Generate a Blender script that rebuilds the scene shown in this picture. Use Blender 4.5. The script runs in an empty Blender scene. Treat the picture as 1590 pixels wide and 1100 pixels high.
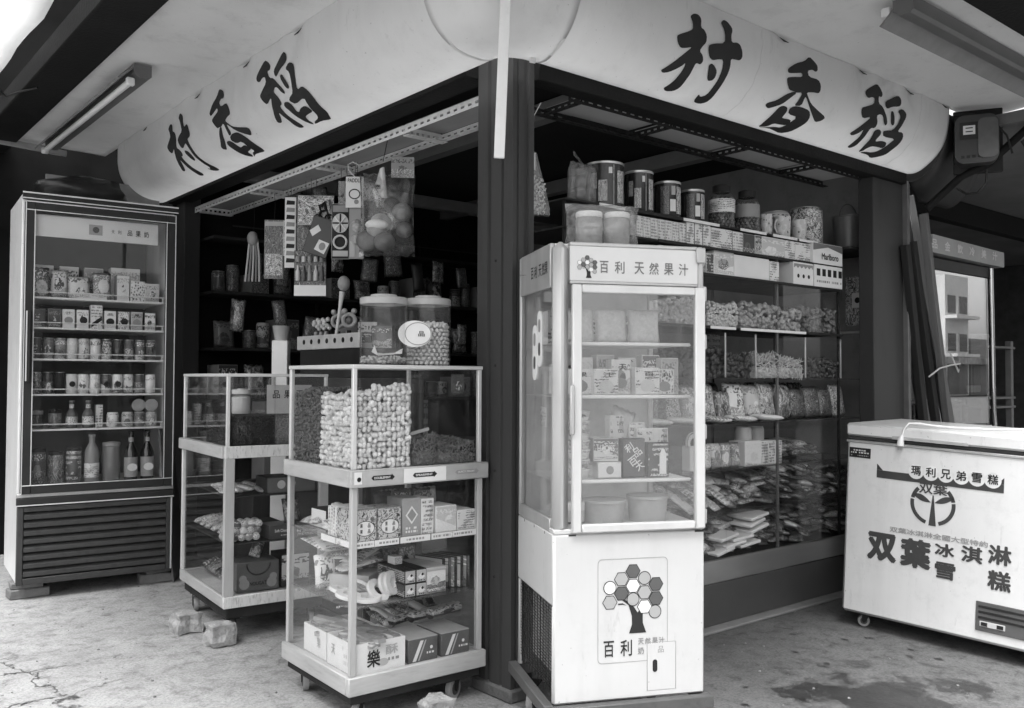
import bpy, bmesh, math, random
import numpy as np
from mathutils import Vector, Matrix, noise as mnoise
from mathutils.geometry import tessellate_polygon
R = math.radians
SC = bpy.context.scene
COL = SC.collection
rnd = random.Random(11)

# ------------------------------------------------------------------ camera
cam_d = bpy.data.cameras.new('camera')
cam_d.sensor_width = 36.0
cam_d.lens = 31.70
cam_d.clip_start = 0.05
cam_d.clip_end = 500
cam = bpy.data.objects.new('camera', cam_d)
COL.objects.link(cam)
_head, _tilt, _roll = R(50.45), R(1.555), R(0.25)
_fh = Vector((math.cos(_head), math.sin(_head), 0))
_r0 = Vector((math.sin(_head), -math.cos(_head), 0))
_up = Vector((0, 0, 1))
_fwd = _fh * math.cos(_tilt) + _up * math.sin(_tilt)
_u0 = _up * math.cos(_tilt) - _fh * math.sin(_tilt)
_right = _r0 * math.cos(_roll) + _u0 * math.sin(_roll)
_u = _u0 * math.cos(_roll) - _r0 * math.sin(_roll)
CAM = Vector((-2.1395, -2.5908, 1.2))
mw = Matrix((_right, _u, -_fwd)).transposed().to_4x4()
mw.translation = CAM
cam.matrix_world = mw
SC.camera = cam

# ------------------------------------------------------------------ light: bright overcast, black-and-white film
SUN_EL, SUN_AZ = 69.0, 212.0          # the sun stands behind the camera, veiled by thin cloud
world = bpy.data.worlds.new('World')
SC.world = world
world.use_nodes = True
wn, wl = world.node_tree.nodes, world.node_tree.links
bg = wn['Background']
sky = wn.new('ShaderNodeTexSky')
sky.sky_type = 'NISHITA'
sky.sun_disc = False
sky.sun_elevation = R(SUN_EL)
sky.sun_rotation = R(90 - SUN_AZ)
sky.air_density = 1.0
sky.dust_density = 4.0
bw = wn.new('ShaderNodeRGBToBW')
wl.new(sky.outputs['Color'], bw.inputs['Color'])
wl.new(bw.outputs['Val'], bg.inputs['Color'])
bg.inputs['Strength'].default_value = 0.14
sun_d = bpy.data.lights.new('sun', 'SUN')
sun_d.energy = 1.5
sun_d.angle = R(30)
sun = bpy.data.objects.new('sun', sun_d)
COL.objects.link(sun)
_sd = Vector((math.cos(R(SUN_AZ)) * math.cos(R(SUN_EL)), math.sin(R(SUN_AZ)) * math.cos(R(SUN_EL)), math.sin(R(SUN_EL))))
sun.rotation_euler = _sd.to_track_quat('Z', 'Y').to_euler()
vs = SC.view_settings
vs.view_transform = 'Standard'
vs.look = 'None'
vs.gamma = 1
vs.use_curve_mapping = False
vs.exposure = 1.8
SC.cycles.use_adaptive_sampling = True
SC.cycles.adaptive_threshold = 0.025
SC.cycles.max_bounces = 7
SC.cycles.diffuse_bounces = 3
SC.cycles.glossy_bounces = 3
SC.cycles.transmission_bounces = 6
SC.cycles.transparent_max_bounces = 40
SC.cycles.use_denoising = True
SC.cycles.caustics_reflective = False
SC.cycles.caustics_refractive = False

# ------------------------------------------------------------------ lettering meshes, made first while the scene is empty
TXT = {}
def _text(body, bold=0.0, space=1.0):
    """one line of lettering as a flat mesh in a unit box; bold thickens it with a few shifted copies"""
    key = (body, bold)
    c = bpy.data.curves.new('lettering', 'FONT')
    c.body = body
    c.size = 1.0
    c.space_character = space
    c.align_x = 'CENTER'
    c.align_y = 'CENTER'
    c.resolution_u = 3
    o = bpy.data.objects.new('lettering', c)
    COL.objects.link(o)
    dg = bpy.context.evaluated_depsgraph_get()
    me = bpy.data.meshes.new_from_object(o.evaluated_get(dg))
    bpy.data.objects.remove(o)
    bpy.data.curves.remove(c)
    V0 = [(v.co.x, v.co.y) for v in me.vertices]
    F0 = [tuple(p.vertices) for p in me.polygons]
    bpy.data.meshes.remove(me)
    V, F = [], []
    sh = [(0, 0)] if bold <= 0 else [(bold * math.cos(R(a)), bold * math.sin(R(a))) for a in (0, 60, 120, 180, 240, 300)]
    for k, (dx, dy_) in enumerate(sh):
        n0 = len(V)
        V += [(x + dx, y + dy_, .00012 * k) for x, y in V0]
        F += [tuple(i + n0 for i in f) for f in F0]
    xs = [v[0] for v in V]; ys = [v[1] for v in V]
    cx, cy = (min(xs) + max(xs)) / 2, (min(ys) + max(ys)) / 2
    w, h = max(xs) - min(xs), max(ys) - min(ys)
    me = bpy.data.meshes.new('lettering')
    me.from_pydata([((x - cx) / w, (y - cy) / h, z) for x, y, z in V], [], F)
    TXT[key] = me
for b_ in ['百', '利', '天', '然', '果', '汁', '奶', '品']:
    _text(b_, 0.012)
for b_ in ['双', '葉', '冰', '淇', '淋', '雪', '糕']:
    _text(b_, 0.035 if b_ not in '双葉' else 0.055)
for b_ in ['瑪', '利', '兄', '弟', '雪', '糕']:
    _text(b_, 0.022)
for b_ in ['双葉', '双葉冰淇淋全國大型特約']:
    _text(b_, 0.02)
for b_ in ['食', '品', '金', '飲', '冷', '美', '汁']:
    _text(b_, 0.03)
for b_ in ['Marlboro', 'NOUGAT', 'Soft Chocolate', 'JUICY FRUIT', 'SPEARMINT', 'DOUBLEMINT', 'PADDLE', 'HACKS', 'Coca-Cola', '樂', '酥', '台灣', '啤酒']:
    _text(b_, 0.02)

# ------------------------------------------------------------------ materials (all grey: the photograph is black and white)
MATS = {}
def _nt(name):
    m = bpy.data.materials.new(name)
    m.use_nodes = True
    nt = m.node_tree
    return m, nt, nt.nodes['Principled BSDF']
def _n(nt, t, **kw):
    n = nt.nodes.new(t)
    for k, v in kw.items():
        if k in n.inputs:
            n.inputs[k].default_value = v
        else:
            setattr(n, k, v)
    return n
def _ramp(nt, stops, interp='LINEAR'):
    n = nt.nodes.new('ShaderNodeValToRGB')
    n.color_ramp.interpolation = interp
    el = n.color_ramp.elements
    while len(el) < len(stops):
        el.new(0.5)
    for e, (p, v) in zip(el, stops):
        e.position = p
        e.color = (v, v, v, 1)
    return n
def g3(v):
    return (v, v, v, 1)
def mat(name, v, rough=0.5, metal=0.0, var=0.18, scale=9.0, bump=0.0, bscale=60.0, spec=0.5, stretch=(1, 1, 1), dirt=0.0, transl=0.0, specks=0.0, streak=0.0, orand=0.0):
    """plain surface with uneven tone, optional fine relief and dirt"""
    if name in MATS:
        return MATS[name]
    m, nt, p = _nt(name)
    tc = _n(nt, 'ShaderNodeTexCoord')
    mp = _n(nt, 'ShaderNodeMapping')
    mp.inputs['Scale'].default_value = stretch
    nt.links.new(tc.outputs['Object'], mp.inputs['Vector'])
    nz = _n(nt, 'ShaderNodeTexNoise', Scale=scale, Detail=6.0, Roughness=0.6)
    nt.links.new(mp.outputs['Vector'], nz.inputs['Vector'])
    rp = _ramp(nt, [(0.25, max(0, v * (1 - var))), (0.75, min(1, v * (1 + var)))])
    nt.links.new(nz.outputs['Fac'], rp.inputs['Fac'])
    col = rp.outputs['Color']
    if dirt:
        d = _n(nt, 'ShaderNodeTexNoise', Scale=scale * 2.7, Detail=8.0, Roughness=0.75)
        nt.links.new(mp.outputs['Vector'], d.inputs['Vector'])
        dr = _ramp(nt, [(0.52, 1.0), (0.72, 1.0 - dirt)])
        nt.links.new(d.outputs['Fac'], dr.inputs['Fac'])
        mx = _n(nt, 'ShaderNodeMix', data_type='RGBA', blend_type='MULTIPLY')
        mx.inputs[0].default_value = 1.0
        nt.links.new(col, mx.inputs[6])
        nt.links.new(dr.outputs['Color'], mx.inputs[7])
        col = mx.outputs[2]
    def darken(fac_out, stops):
        nonlocal col
        r_ = _ramp(nt, stops)
        nt.links.new(fac_out, r_.inputs['Fac'])
        q = _n(nt, 'ShaderNodeMix', data_type='RGBA', blend_type='MULTIPLY')
        q.inputs[0].default_value = 1.0
        nt.links.new(col, q.inputs[6])
        nt.links.new(r_.outputs['Color'], q.inputs[7])
        col = q.outputs[2]
    if specks:       # chips, rust pin-points and scuffs
        a = _n(nt, 'ShaderNodeTexNoise', Scale=75.0, Detail=2.0)
        nt.links.new(tc.outputs['Object'], a.inputs['Vector'])
        darken(a.outputs['Fac'], [(0.735, 1.0), (0.76, 1.0 - specks)])
        m3 = _n(nt, 'ShaderNodeMapping')
        m3.inputs['Scale'].default_value = (14, 14, 3)
        m3.inputs['Rotation'].default_value = (0.2, 0.5, 0)
        nt.links.new(tc.outputs['Object'], m3.inputs['Vector'])
        b2 = _n(nt, 'ShaderNodeTexNoise', Scale=2.0, Detail=5.0, Roughness=0.7)
        nt.links.new(m3.outputs[0], b2.inputs['Vector'])
        darken(b2.outputs['Fac'], [(0.62, 1.0), (0.8, 1.0 - specks * 0.55)])
    if streak:       # rain and dust runs
        m4 = _n(nt, 'ShaderNodeMapping')
        m4.inputs['Scale'].default_value = (9, 9, 0.7)
        nt.links.new(tc.outputs['Object'], m4.inputs['Vector'])
        b3 = _n(nt, 'ShaderNodeTexNoise', Scale=1.0, Detail=6.0, Roughness=0.65)
        nt.links.new(m4.outputs[0], b3.inputs['Vector'])
        darken(b3.outputs['Fac'], [(0.5, 1.0), (0.75, 1.0 - streak)])
    if orand:
        oi = _n(nt, 'ShaderNodeObjectInfo')
        darken(oi.outputs['Random'], [(0.0, 1.0 - orand), (1.0, 1.0)])
    nt.links.new(col, p.inputs['Base Color'])
    p.inputs['Roughness'].default_value = rough
    p.inputs['Metallic'].default_value = metal
    p.inputs['Specular IOR Level'].default_value = spec
    if bump:
        b = _n(nt, 'ShaderNodeBump', Strength=bump, Distance=0.01)
        bn = _n(nt, 'ShaderNodeTexNoise', Scale=bscale, Detail=4.0)
        nt.links.new(mp.outputs['Vector'], bn.inputs['Vector'])
        nt.links.new(bn.outputs['Fac'], b.inputs['Height'])
        nt.links.new(b.outputs['Normal'], p.inputs['Normal'])
    if transl:
        out = nt.nodes['Material Output']
        t = _n(nt, 'ShaderNodeBsdfTranslucent')
        nt.links.new(col, t.inputs['Color'])
        ms = _n(nt, 'ShaderNodeMixShader', Fac=transl)
        nt.links.new(p.outputs[0], ms.inputs[1])
        nt.links.new(t.outputs[0], ms.inputs[2])
        nt.links.new(ms.outputs[0], out.inputs['Surface'])
    MATS[name] = m
    return m
def glass(name, ior=1.5, tint=0.97, film=0.03, rough=0.0, fscale=3.0):
    """window glass: sees through, mirrors by Fresnel, a thin uneven film of grime or painted haze"""
    if name in MATS:
        return MATS[name]
    m, nt, p = _nt(name)
    nt.nodes.remove(p)
    out = nt.nodes['Material Output']
    tr = _n(nt, 'ShaderNodeBsdfTransparent')
    tr.inputs['Color'].default_value = g3(tint)
    gl = _n(nt, 'ShaderNodeBsdfGlossy', Roughness=rough)
    f0 = ((ior - 1) / (ior + 1)) ** 2      # Schlick's reflectance, the same from both sides of the pane
    ge = _n(nt, 'ShaderNodeNewGeometry')
    dt = _n(nt, 'ShaderNodeVectorMath', operation='DOT_PRODUCT')
    nt.links.new(ge.outputs['Incoming'], dt.inputs[0])
    nt.links.new(ge.outputs['Normal'], dt.inputs[1])
    ab = _n(nt, 'ShaderNodeMath', operation='ABSOLUTE')
    nt.links.new(dt.outputs['Value'], ab.inputs[0])
    om = _n(nt, 'ShaderNodeMath', operation='SUBTRACT')
    om.inputs[0].default_value = 1.0
    nt.links.new(ab.outputs[0], om.inputs[1])
    pw_ = _n(nt, 'ShaderNodeMath', operation='POWER')
    nt.links.new(om.outputs[0], pw_.inputs[0])
    pw_.inputs[1].default_value = 5.0
    fr = _n(nt, 'ShaderNodeMath', operation='MULTIPLY_ADD')
    nt.links.new(pw_.outputs[0], fr.inputs[0])
    fr.inputs[1].default_value = 1 - f0
    fr.inputs[2].default_value = f0
    m1 = _n(nt, 'ShaderNodeMixShader')
    nt.links.new(fr.outputs[0], m1.inputs[0])
    nt.links.new(tr.outputs[0], m1.inputs[1])
    nt.links.new(gl.outputs[0], m1.inputs[2])
    df = _n(nt, 'ShaderNodeBsdfDiffuse')
    df.inputs['Color'].default_value = g3(0.7)
    tc = _n(nt, 'ShaderNodeTexCoord')
    nz = _n(nt, 'ShaderNodeTexNoise', Scale=fscale, Detail=7.0, Roughness=0.7, Distortion=0.6)
    nt.links.new(tc.outputs['Object'], nz.inputs['Vector'])
    rp = _ramp(nt, [(0.35, film * 0.25), (0.75, film * 2.2)])
    nt.links.new(nz.outputs['Fac'], rp.inputs['Fac'])
    m2 = _n(nt, 'ShaderNodeMixShader')
    nt.links.new(rp.outputs['Color'], m2.inputs[0])
    nt.links.new(m1.outputs[0], m2.inputs[1])
    nt.links.new(df.outputs[0], m2.inputs[2])
    nt.links.new(m2.outputs[0], out.inputs['Surface'])
    MATS[name] = m
    return m
def printed(name, stops, style='blob', sc=(4, 4, 4), rough=0.35, detail=3.0):
    """printed packaging: hard-edged grey shapes, different on every package"""
    if name in MATS:
        return MATS[name]
    m, nt, p = _nt(name)
    tc = _n(nt, 'ShaderNodeTexCoord')
    oi = _n(nt, 'ShaderNodeObjectInfo')
    mp = _n(nt, 'ShaderNodeMapping')
    mp.inputs['Scale'].default_value = sc
    nt.links.new(tc.outputs['Generated'], mp.inputs['Vector'])
    mu = _n(nt, 'ShaderNodeMath', operation='MULTIPLY')
    mu.inputs[1].default_value = 53.0
    nt.links.new(oi.outputs['Random'], mu.inputs[0])
    ad = _n(nt, 'ShaderNodeVectorMath', operation='ADD')
    nt.links.new(mp.outputs[0], ad.inputs[0])
    nt.links.new(mu.outputs[0], ad.inputs[1])
    vec = ad.outputs[0]
    if style == 'blob':
        t = _n(nt, 'ShaderNodeTexNoise', Scale=1.0, Detail=detail, Roughness=0.6, Distortion=0.8)
        fac = t.outputs['Fac']
    elif style == 'cell':
        t = _n(nt, 'ShaderNodeTexVoronoi', Scale=1.0)
        t.feature = 'F1'
        fac = t.outputs['Distance']
    elif style == 'text':      # rows of small print with gaps
        t = _n(nt, 'ShaderNodeTexWave', Scale=1.0, Distortion=0.0)
        t.bands_direction = 'Z'
        t2 = _n(nt, 'ShaderNodeTexNoise', Scale=11.0, Detail=1.0)
        nt.links.new(vec, t2.inputs['Vector'])
        t3 = _n(nt, 'ShaderNodeTexNoise', Scale=0.9, Detail=1.0)
        nt.links.new(vec, t3.inputs['Vector'])
        def mth(op, a, b):
            q = _n(nt, 'ShaderNodeMath', operation=op)
            for i, v_ in enumerate((a, b)):
                if isinstance(v_, float): q.inputs[i].default_value = v_
                else: nt.links.new(v_, q.inputs[i])
            return q.outputs[0]
        a_ = mth('MULTIPLY', mth('GREATER_THAN', t.outputs['Fac'], .45), mth('GREATER_THAN', t2.outputs['Fac'], .47))
        a_ = mth('MULTIPLY', a_, mth('GREATER_THAN', t3.outputs['Fac'], .46))
        fac = mth('ADD', mth('MULTIPLY', a_, .6), mth('MULTIPLY', mth('GREATER_THAN', t3.outputs['Fac'], .60), .3))
    elif style == 'stripe':
        t = _n(nt, 'ShaderNodeTexWave', Scale=1.0, Distortion=1.2)
        t.bands_direction = 'DIAGONAL'
        fac = t.outputs['Fac']
    else:
        t = _n(nt, 'ShaderNodeTexVoronoi', Scale=1.0)
        t.feature = 'SMOOTH_F1'
        t.inputs['Smoothness'].default_value = 0.3
        fac = t.outputs['Color']
    nt.links.new(vec, t.inputs['Vector'])
    rp = _ramp(nt, stops, 'CONSTANT')
    nt.links.new(fac, rp.inputs['Fac'])
    nt.links.new(rp.outputs['Color'], p.inputs['Base Color'])
    p.inputs['Roughness'].default_value = rough
    MATS[name] = m
    return m

def pack(name, tones, rough=0.35, sc=1.0):
    """a designed package front: ground tone, title band, round picture and small print, all varying from package to package"""
    m, nt, p = _nt(name)
    L = nt.links.new
    def mth(op, a, b=0.0, c=None):
        q = _n(nt, 'ShaderNodeMath', operation=op)
        for i, v_ in enumerate((a, b, c)):
            if v_ is None: continue
            if isinstance(v_, (int, float)): q.inputs[i].default_value = v_
            else: L(v_, q.inputs[i])
        return q.outputs[0]
    tc = _n(nt, 'ShaderNodeTexCoord')
    oi = _n(nt, 'ShaderNodeObjectInfo')
    sp = _n(nt, 'ShaderNodeSeparateXYZ')
    L(tc.outputs['Generated'], sp.inputs[0])
    X, Z = sp.outputs['X'], sp.outputs['Z']
    r1 = oi.outputs['Random']
    r2 = mth('FRACT', mth('MULTIPLY', r1, 7.13)); r3 = mth('FRACT', mth('MULTIPLY', r1, 13.7)); r4 = mth('FRACT', mth('MULTIPLY', r1, 29.3))
    n_ = len(tones)
    def tone(r):
        rp = _ramp(nt, [(i / n_, tones[i]) for i in range(n_)], 'CONSTANT')
        L(r, rp.inputs['Fac'])
        return rp.outputs['Color']
    def mix(f, a, b):
        q = _n(nt, 'ShaderNodeMix', data_type='RGBA')
        L(f, q.inputs[0])
        for i, v_ in ((6, a), (7, b)):
            if isinstance(v_, tuple): q.inputs[i].default_value = v_
            else: L(v_, q.inputs[i])
        return q.outputs[2]
    vo = _n(nt, 'ShaderNodeVectorMath', operation='ADD')
    L(tc.outputs['Generated'], vo.inputs[0])
    L(mth('MULTIPLY', r1, 41.0), vo.inputs[1])
    def noise(s_, d_=2.0):
        q = _n(nt, 'ShaderNodeTexNoise', Scale=s_, Detail=d_, Distortion=0.6)
        L(vo.outputs[0], q.inputs['Vector'])
        return q.outputs['Fac']
    col = tone(r1)
    # lower block, sometimes slanted
    edge = mth('ADD', mth('MULTIPLY', r2, .45), mth('MULTIPLY', mth('SUBTRACT', X, .5), mth('MULTIPLY', mth('SUBTRACT', r3, .5), .9)))
    col = mix(mth('LESS_THAN', Z, edge), col, tone(r3))
    # round picture
    dx = mth('SUBTRACT', X, mth('MULTIPLY_ADD', r4, .3, .35)); dz = mth('MULTIPLY', mth('SUBTRACT', Z, mth('MULTIPLY_ADD', r2, .25, .3)), 1.15)
    d2 = mth('ADD', mth('MULTIPLY', dx, dx), mth('MULTIPLY', dz, dz))
    wob = mth('MULTIPLY', mth('SUBTRACT', noise(6.0), .5), .09)
    inside = mth('LESS_THAN', mth('ADD', d2, wob), mth('MULTIPLY_ADD', r3, .05, .035))
    pic = mix(mth('GREATER_THAN', noise(5.0, 3.0), .52), tone(r2), tone(r4))
    col = mix(inside, col, pic)
    # busy picture detail
    busy = mth('MULTIPLY', mth('GREATER_THAN', noise(19.0, 3.0), .55), mth('LESS_THAN', Z, mth('MULTIPLY_ADD', r4, .5, .25)))
    col = mix(busy, col, tone(mth('FRACT', mth('ADD', r2, .37))))
    # title strokes in the upper part
    nx = _n(nt, 'ShaderNodeMapping'); nx.inputs['Scale'].default_value = (7 * sc, 2, 9 * sc); L(vo.outputs[0], nx.inputs['Vector'])
    tn = _n(nt, 'ShaderNodeTexNoise', Scale=1.6, Detail=0.0); L(nx.outputs[0], tn.inputs['Vector'])
    band = mth('MULTIPLY', mth('GREATER_THAN', Z, .70), mth('LESS_THAN', Z, .90))
    col = mix(mth('MULTIPLY', band, mth('GREATER_THAN', tn.outputs['Fac'], .54)), col, tone(mth('FRACT', mth('ADD', r1, .5))))
    # small print along the foot
    ny = _n(nt, 'ShaderNodeMapping'); ny.inputs['Scale'].default_value = (20 * sc, 2, 30 * sc); L(vo.outputs[0], ny.inputs['Vector'])
    ts = _n(nt, 'ShaderNodeTexNoise', Scale=1.5, Detail=0.0); L(ny.outputs[0], ts.inputs['Vector'])
    foot = mth('MULTIPLY', mth('GREATER_THAN', Z, .06), mth('LESS_THAN', Z, .2))
    col = mix(mth('MULTIPLY', foot, mth('GREATER_THAN', ts.outputs['Fac'], .55)), col, tone(mth('FRACT', mth('ADD', r3, .5))))
    L(col, p.inputs['Base Color'])
    p.inputs['Roughness'].default_value = rough
    MATS[name] = m
    return m

VINYL = mat('vinyl', 0.80, 0.42, var=0.05, scale=1.6, bump=0.6, bscale=7.0, dirt=0.08, transl=0.38, specks=.35, streak=.05)
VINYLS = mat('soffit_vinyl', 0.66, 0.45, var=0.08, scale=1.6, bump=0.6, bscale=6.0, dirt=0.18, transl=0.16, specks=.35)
INK = mat('sign_paint', 0.035, 0.6, var=0.15, spec=.1)
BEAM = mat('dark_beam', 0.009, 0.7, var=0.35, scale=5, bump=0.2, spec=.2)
POST = mat('post_paint', 0.046, 0.5, spec=.2, var=0.14, scale=3, stretch=(1, 1, 0.2), dirt=0.3)
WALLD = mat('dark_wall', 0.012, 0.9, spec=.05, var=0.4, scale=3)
WALLG = mat('grey_wall', 0.11, 0.8, spec=.1, var=0.15, scale=3, dirt=0.2)
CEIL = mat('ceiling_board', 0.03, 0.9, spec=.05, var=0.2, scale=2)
RAFT = mat('rafter_paint', 0.16, 0.6, var=0.15)
STEELW = mat('lit_angle_steel', 0.72, 0.45, var=0.15, dirt=0.25)  # daylight falling on the rack is put into this white
STEELD = mat('dark_or_backlit_steel', 0.02, 0.6, var=0.3, spec=.2)  # plain dark steel; on the overhead rack it paints in the backlit shade
BOARDG = mat('grey_board', 0.4, 0.6, var=0.1, scale=4)
BOARDW = mat('pale_board', 0.3, 0.6, var=0.14, scale=3, stretch=(3, .4, 1), dirt=0.2)
WHITE = mat('white_enamel', 0.58, 0.32, var=0.05, scale=2.5, bump=0.06, bscale=14, dirt=0.07, specks=.5, streak=.06)
WHITED = mat('worn_white_enamel', 0.70, 0.34, var=0.07, scale=3, dirt=0.14, bump=0.06, bscale=12, specks=.5, streak=.10)
LINER = mat('white_liner', 0.62, 0.4, var=0.04)
ALU = mat('aluminium', 0.5, 0.42, 0.55, var=0.12, scale=12, stretch=(1, 1, .15), dirt=0.1)
ALUB = mat('bright_aluminium', 0.66, 0.4, 0.25, var=0.08, scale=10)
CHROME = mat('chrome', 0.6, 0.18, 1.0, var=0.05)
FRAMED = mat('dark_frame', 0.03, 0.5, var=0.2, spec=.2)
GRILLE = mat('grille_paint', 0.055, 0.5, var=0.2, spec=.2, dirt=.3)
BLACK = mat('black_rubber', 0.014, 0.6, var=0.3)
WOOD = mat('pale_wood', 0.40, 0.55, var=0.22, scale=6, stretch=(1, 1, .2), bump=0.15, bscale=30, dirt=0.2)
WOODH = mat('pale_wood_rail', 0.40, 0.55, var=0.25, scale=8, stretch=(.25, .25, 1.6), bump=0.15, bscale=30, dirt=0.25)
WOODD = mat('dark_wood', 0.028, 0.7, spec=.15, var=0.3, scale=7, stretch=(1, 1, .15), bump=0.2)
PLANK = mat('plank_wood', 0.11, 0.65, var=0.35, scale=8, stretch=(3, 3, .12), bump=0.3, bscale=40)
BRICKM = mat('concrete_brick', 0.16, 0.85, var=0.25, bump=0.6, bscale=50)
STONEM = mat('stone', 0.36, 0.9, var=0.35, scale=14, bump=1.0, bscale=55, dirt=.35, spec=.1)
GLASS = glass('case_glass', 1.30, 0.985, 0.006)
GLASSF = glass('fridge_glass', 1.32, 0.97, 0.003, fscale=1.4)
GLASSJ = glass('painted_haze_glass', 1.75, 0.96, 0.05, fscale=2.6)  # pale film paints in the haze of sky mirrored on the cooler door
GLASSN = glass('plate_glass', 4.2, 0.8, 0.02, fscale=1.0)
SHELFG = glass('shelf_glass', 1.45, 0.85, 0.03)
JARG = glass('jar_plastic', 1.45, 0.93, 0.05)
POLY = glass('clear_bag', 1.5, 0.92, 0.06, rough=0.10, fscale=14)
PAPER = mat('white_paper', 0.72, 0.6, var=0.06)
PAPERG = mat('grey_paper', 0.42, 0.6, var=0.1)
CARDW = mat('white_card', 0.62, 0.6, var=0.08, scale=20)
CARDG = mat('mid_card', 0.25, 0.6, var=0.1, scale=20)
CARDD = mat('dark_card', 0.022, 0.5, var=0.15, scale=20, spec=.15)
DGREY = mat('dark_plastic', 0.09, 0.4, var=0.1)
MGREY = mat('mid_plastic', 0.26, 0.4, var=0.1)
LGREY = mat('light_plastic', 0.55, 0.4, var=0.08)
WPLAST = mat('white_plastic', 0.75, 0.35, var=0.05)
METALL = mat('tin_metal', 0.55, 0.35, 0.8, var=0.1)
PEANUT = mat('peanut_shell', 0.80, 0.7, var=0.14, scale=90, bump=0.25, bscale=260, orand=.38)
ROAST = mat('roasted_peanut', 0.42, 0.6, var=0.35, scale=60)
BEAN = mat('dark_bean', 0.085, 0.3, var=0.75, scale=55)
SEEDD = mat('black_seed', 0.02, 0.5, var=0.6, scale=120)
SEEDG = mat('grey_seed', 0.16, 0.6, var=0.8, scale=120)
SNACK = mat('pale_snack', 0.55, 0.7, var=0.25, scale=50)
SNACKM = mat('mottled_candy', 0.34, 0.4, var=0.6, scale=40)
SNACKD = mat('dark_snack', 0.05, 0.5, var=0.5, scale=40)
TWIG = mat('shredded_herb', 0.13, 0.7, var=0.7, scale=60)
BALLM = mat('ball_rubber', 0.14, 0.35, var=0.2, scale=8)
TARP = mat('plastic_sheet', 0.82, 0.3, var=0.06, scale=4, bump=0.3, bscale=6, transl=0.6)
TUBE = mat('lamp_tube', 0.75, 0.3, var=0.03)
BULBD = mat('lamp_housing', 0.12, 0.45, var=0.1)
P1 = printed('print_speckle', [(0, 0.03), (0.42, 0.5), (0.55, 0.12), (0.66, 0.75)], 'blob', (6, 6, 6))
P2 = pack('print_light', [.72, .60, .30, .66, .12, .72, .48])
P3 = pack('print_dark', [.03, .08, .22, .04, .5, .06, .14])
P4 = printed('print_text', [(0, 0.66), (0.25, 0.40), (0.5, 0.10)], 'text', (2.2, 2.2, 2.4))
P5 = printed('print_text_dark', [(0, 0.05), (0.25, 0.11), (0.5, 0.55)], 'text', (2.0, 2.0, 2.0))
P6 = pack('print_mixed', [.68, .08, .35, .55, .04, .62, .2], .3, 1.4)
P7 = printed('print_cell', [(0, 0.05), (0.24, 0.34), (0.42, 0.68), (0.75, 0.2)], 'cell', (6, 6, 6))
P8 = pack('print_picture', [.5, .1, .66, .25, .06, .4, .7], .3)
P9 = printed('print_foil', [(0, 0.04), (0.4, 0.12), (0.52, 0.36), (0.6, 0.07), (0.7, 0.55)], 'blob', (5, 5, 5), 0.2)
P10 = printed('print_cigarette', [(0, 0.62), (0.25, 0.5), (0.5, 0.12)], 'text', (6, 1, 2.0))
P9.node_tree.nodes['Principled BSDF'].inputs['Specular IOR Level'].default_value = 0.9
PF = printed('print_busy', [(0, .62), (.36, .25), (.44, .66), (.5, .08), (.57, .42), (.64, .03)], 'blob', (5.5, 5.5, 5.5), .3, 2.5)
PFD = printed('print_busy_dark', [(0, .3), (.36, .05), (.46, .16), (.52, .025), (.6, .36), (.64, .03)], 'blob', (5.5, 5.5, 5.5), .3, 2.5)
POLYW = glass('cloudy_film', 1.5, 0.88, 0.15, rough=0.12, fscale=7)
PRINTS = [P1, P2, P3, P4, P5, P6, P7, P8, P9]

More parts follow.
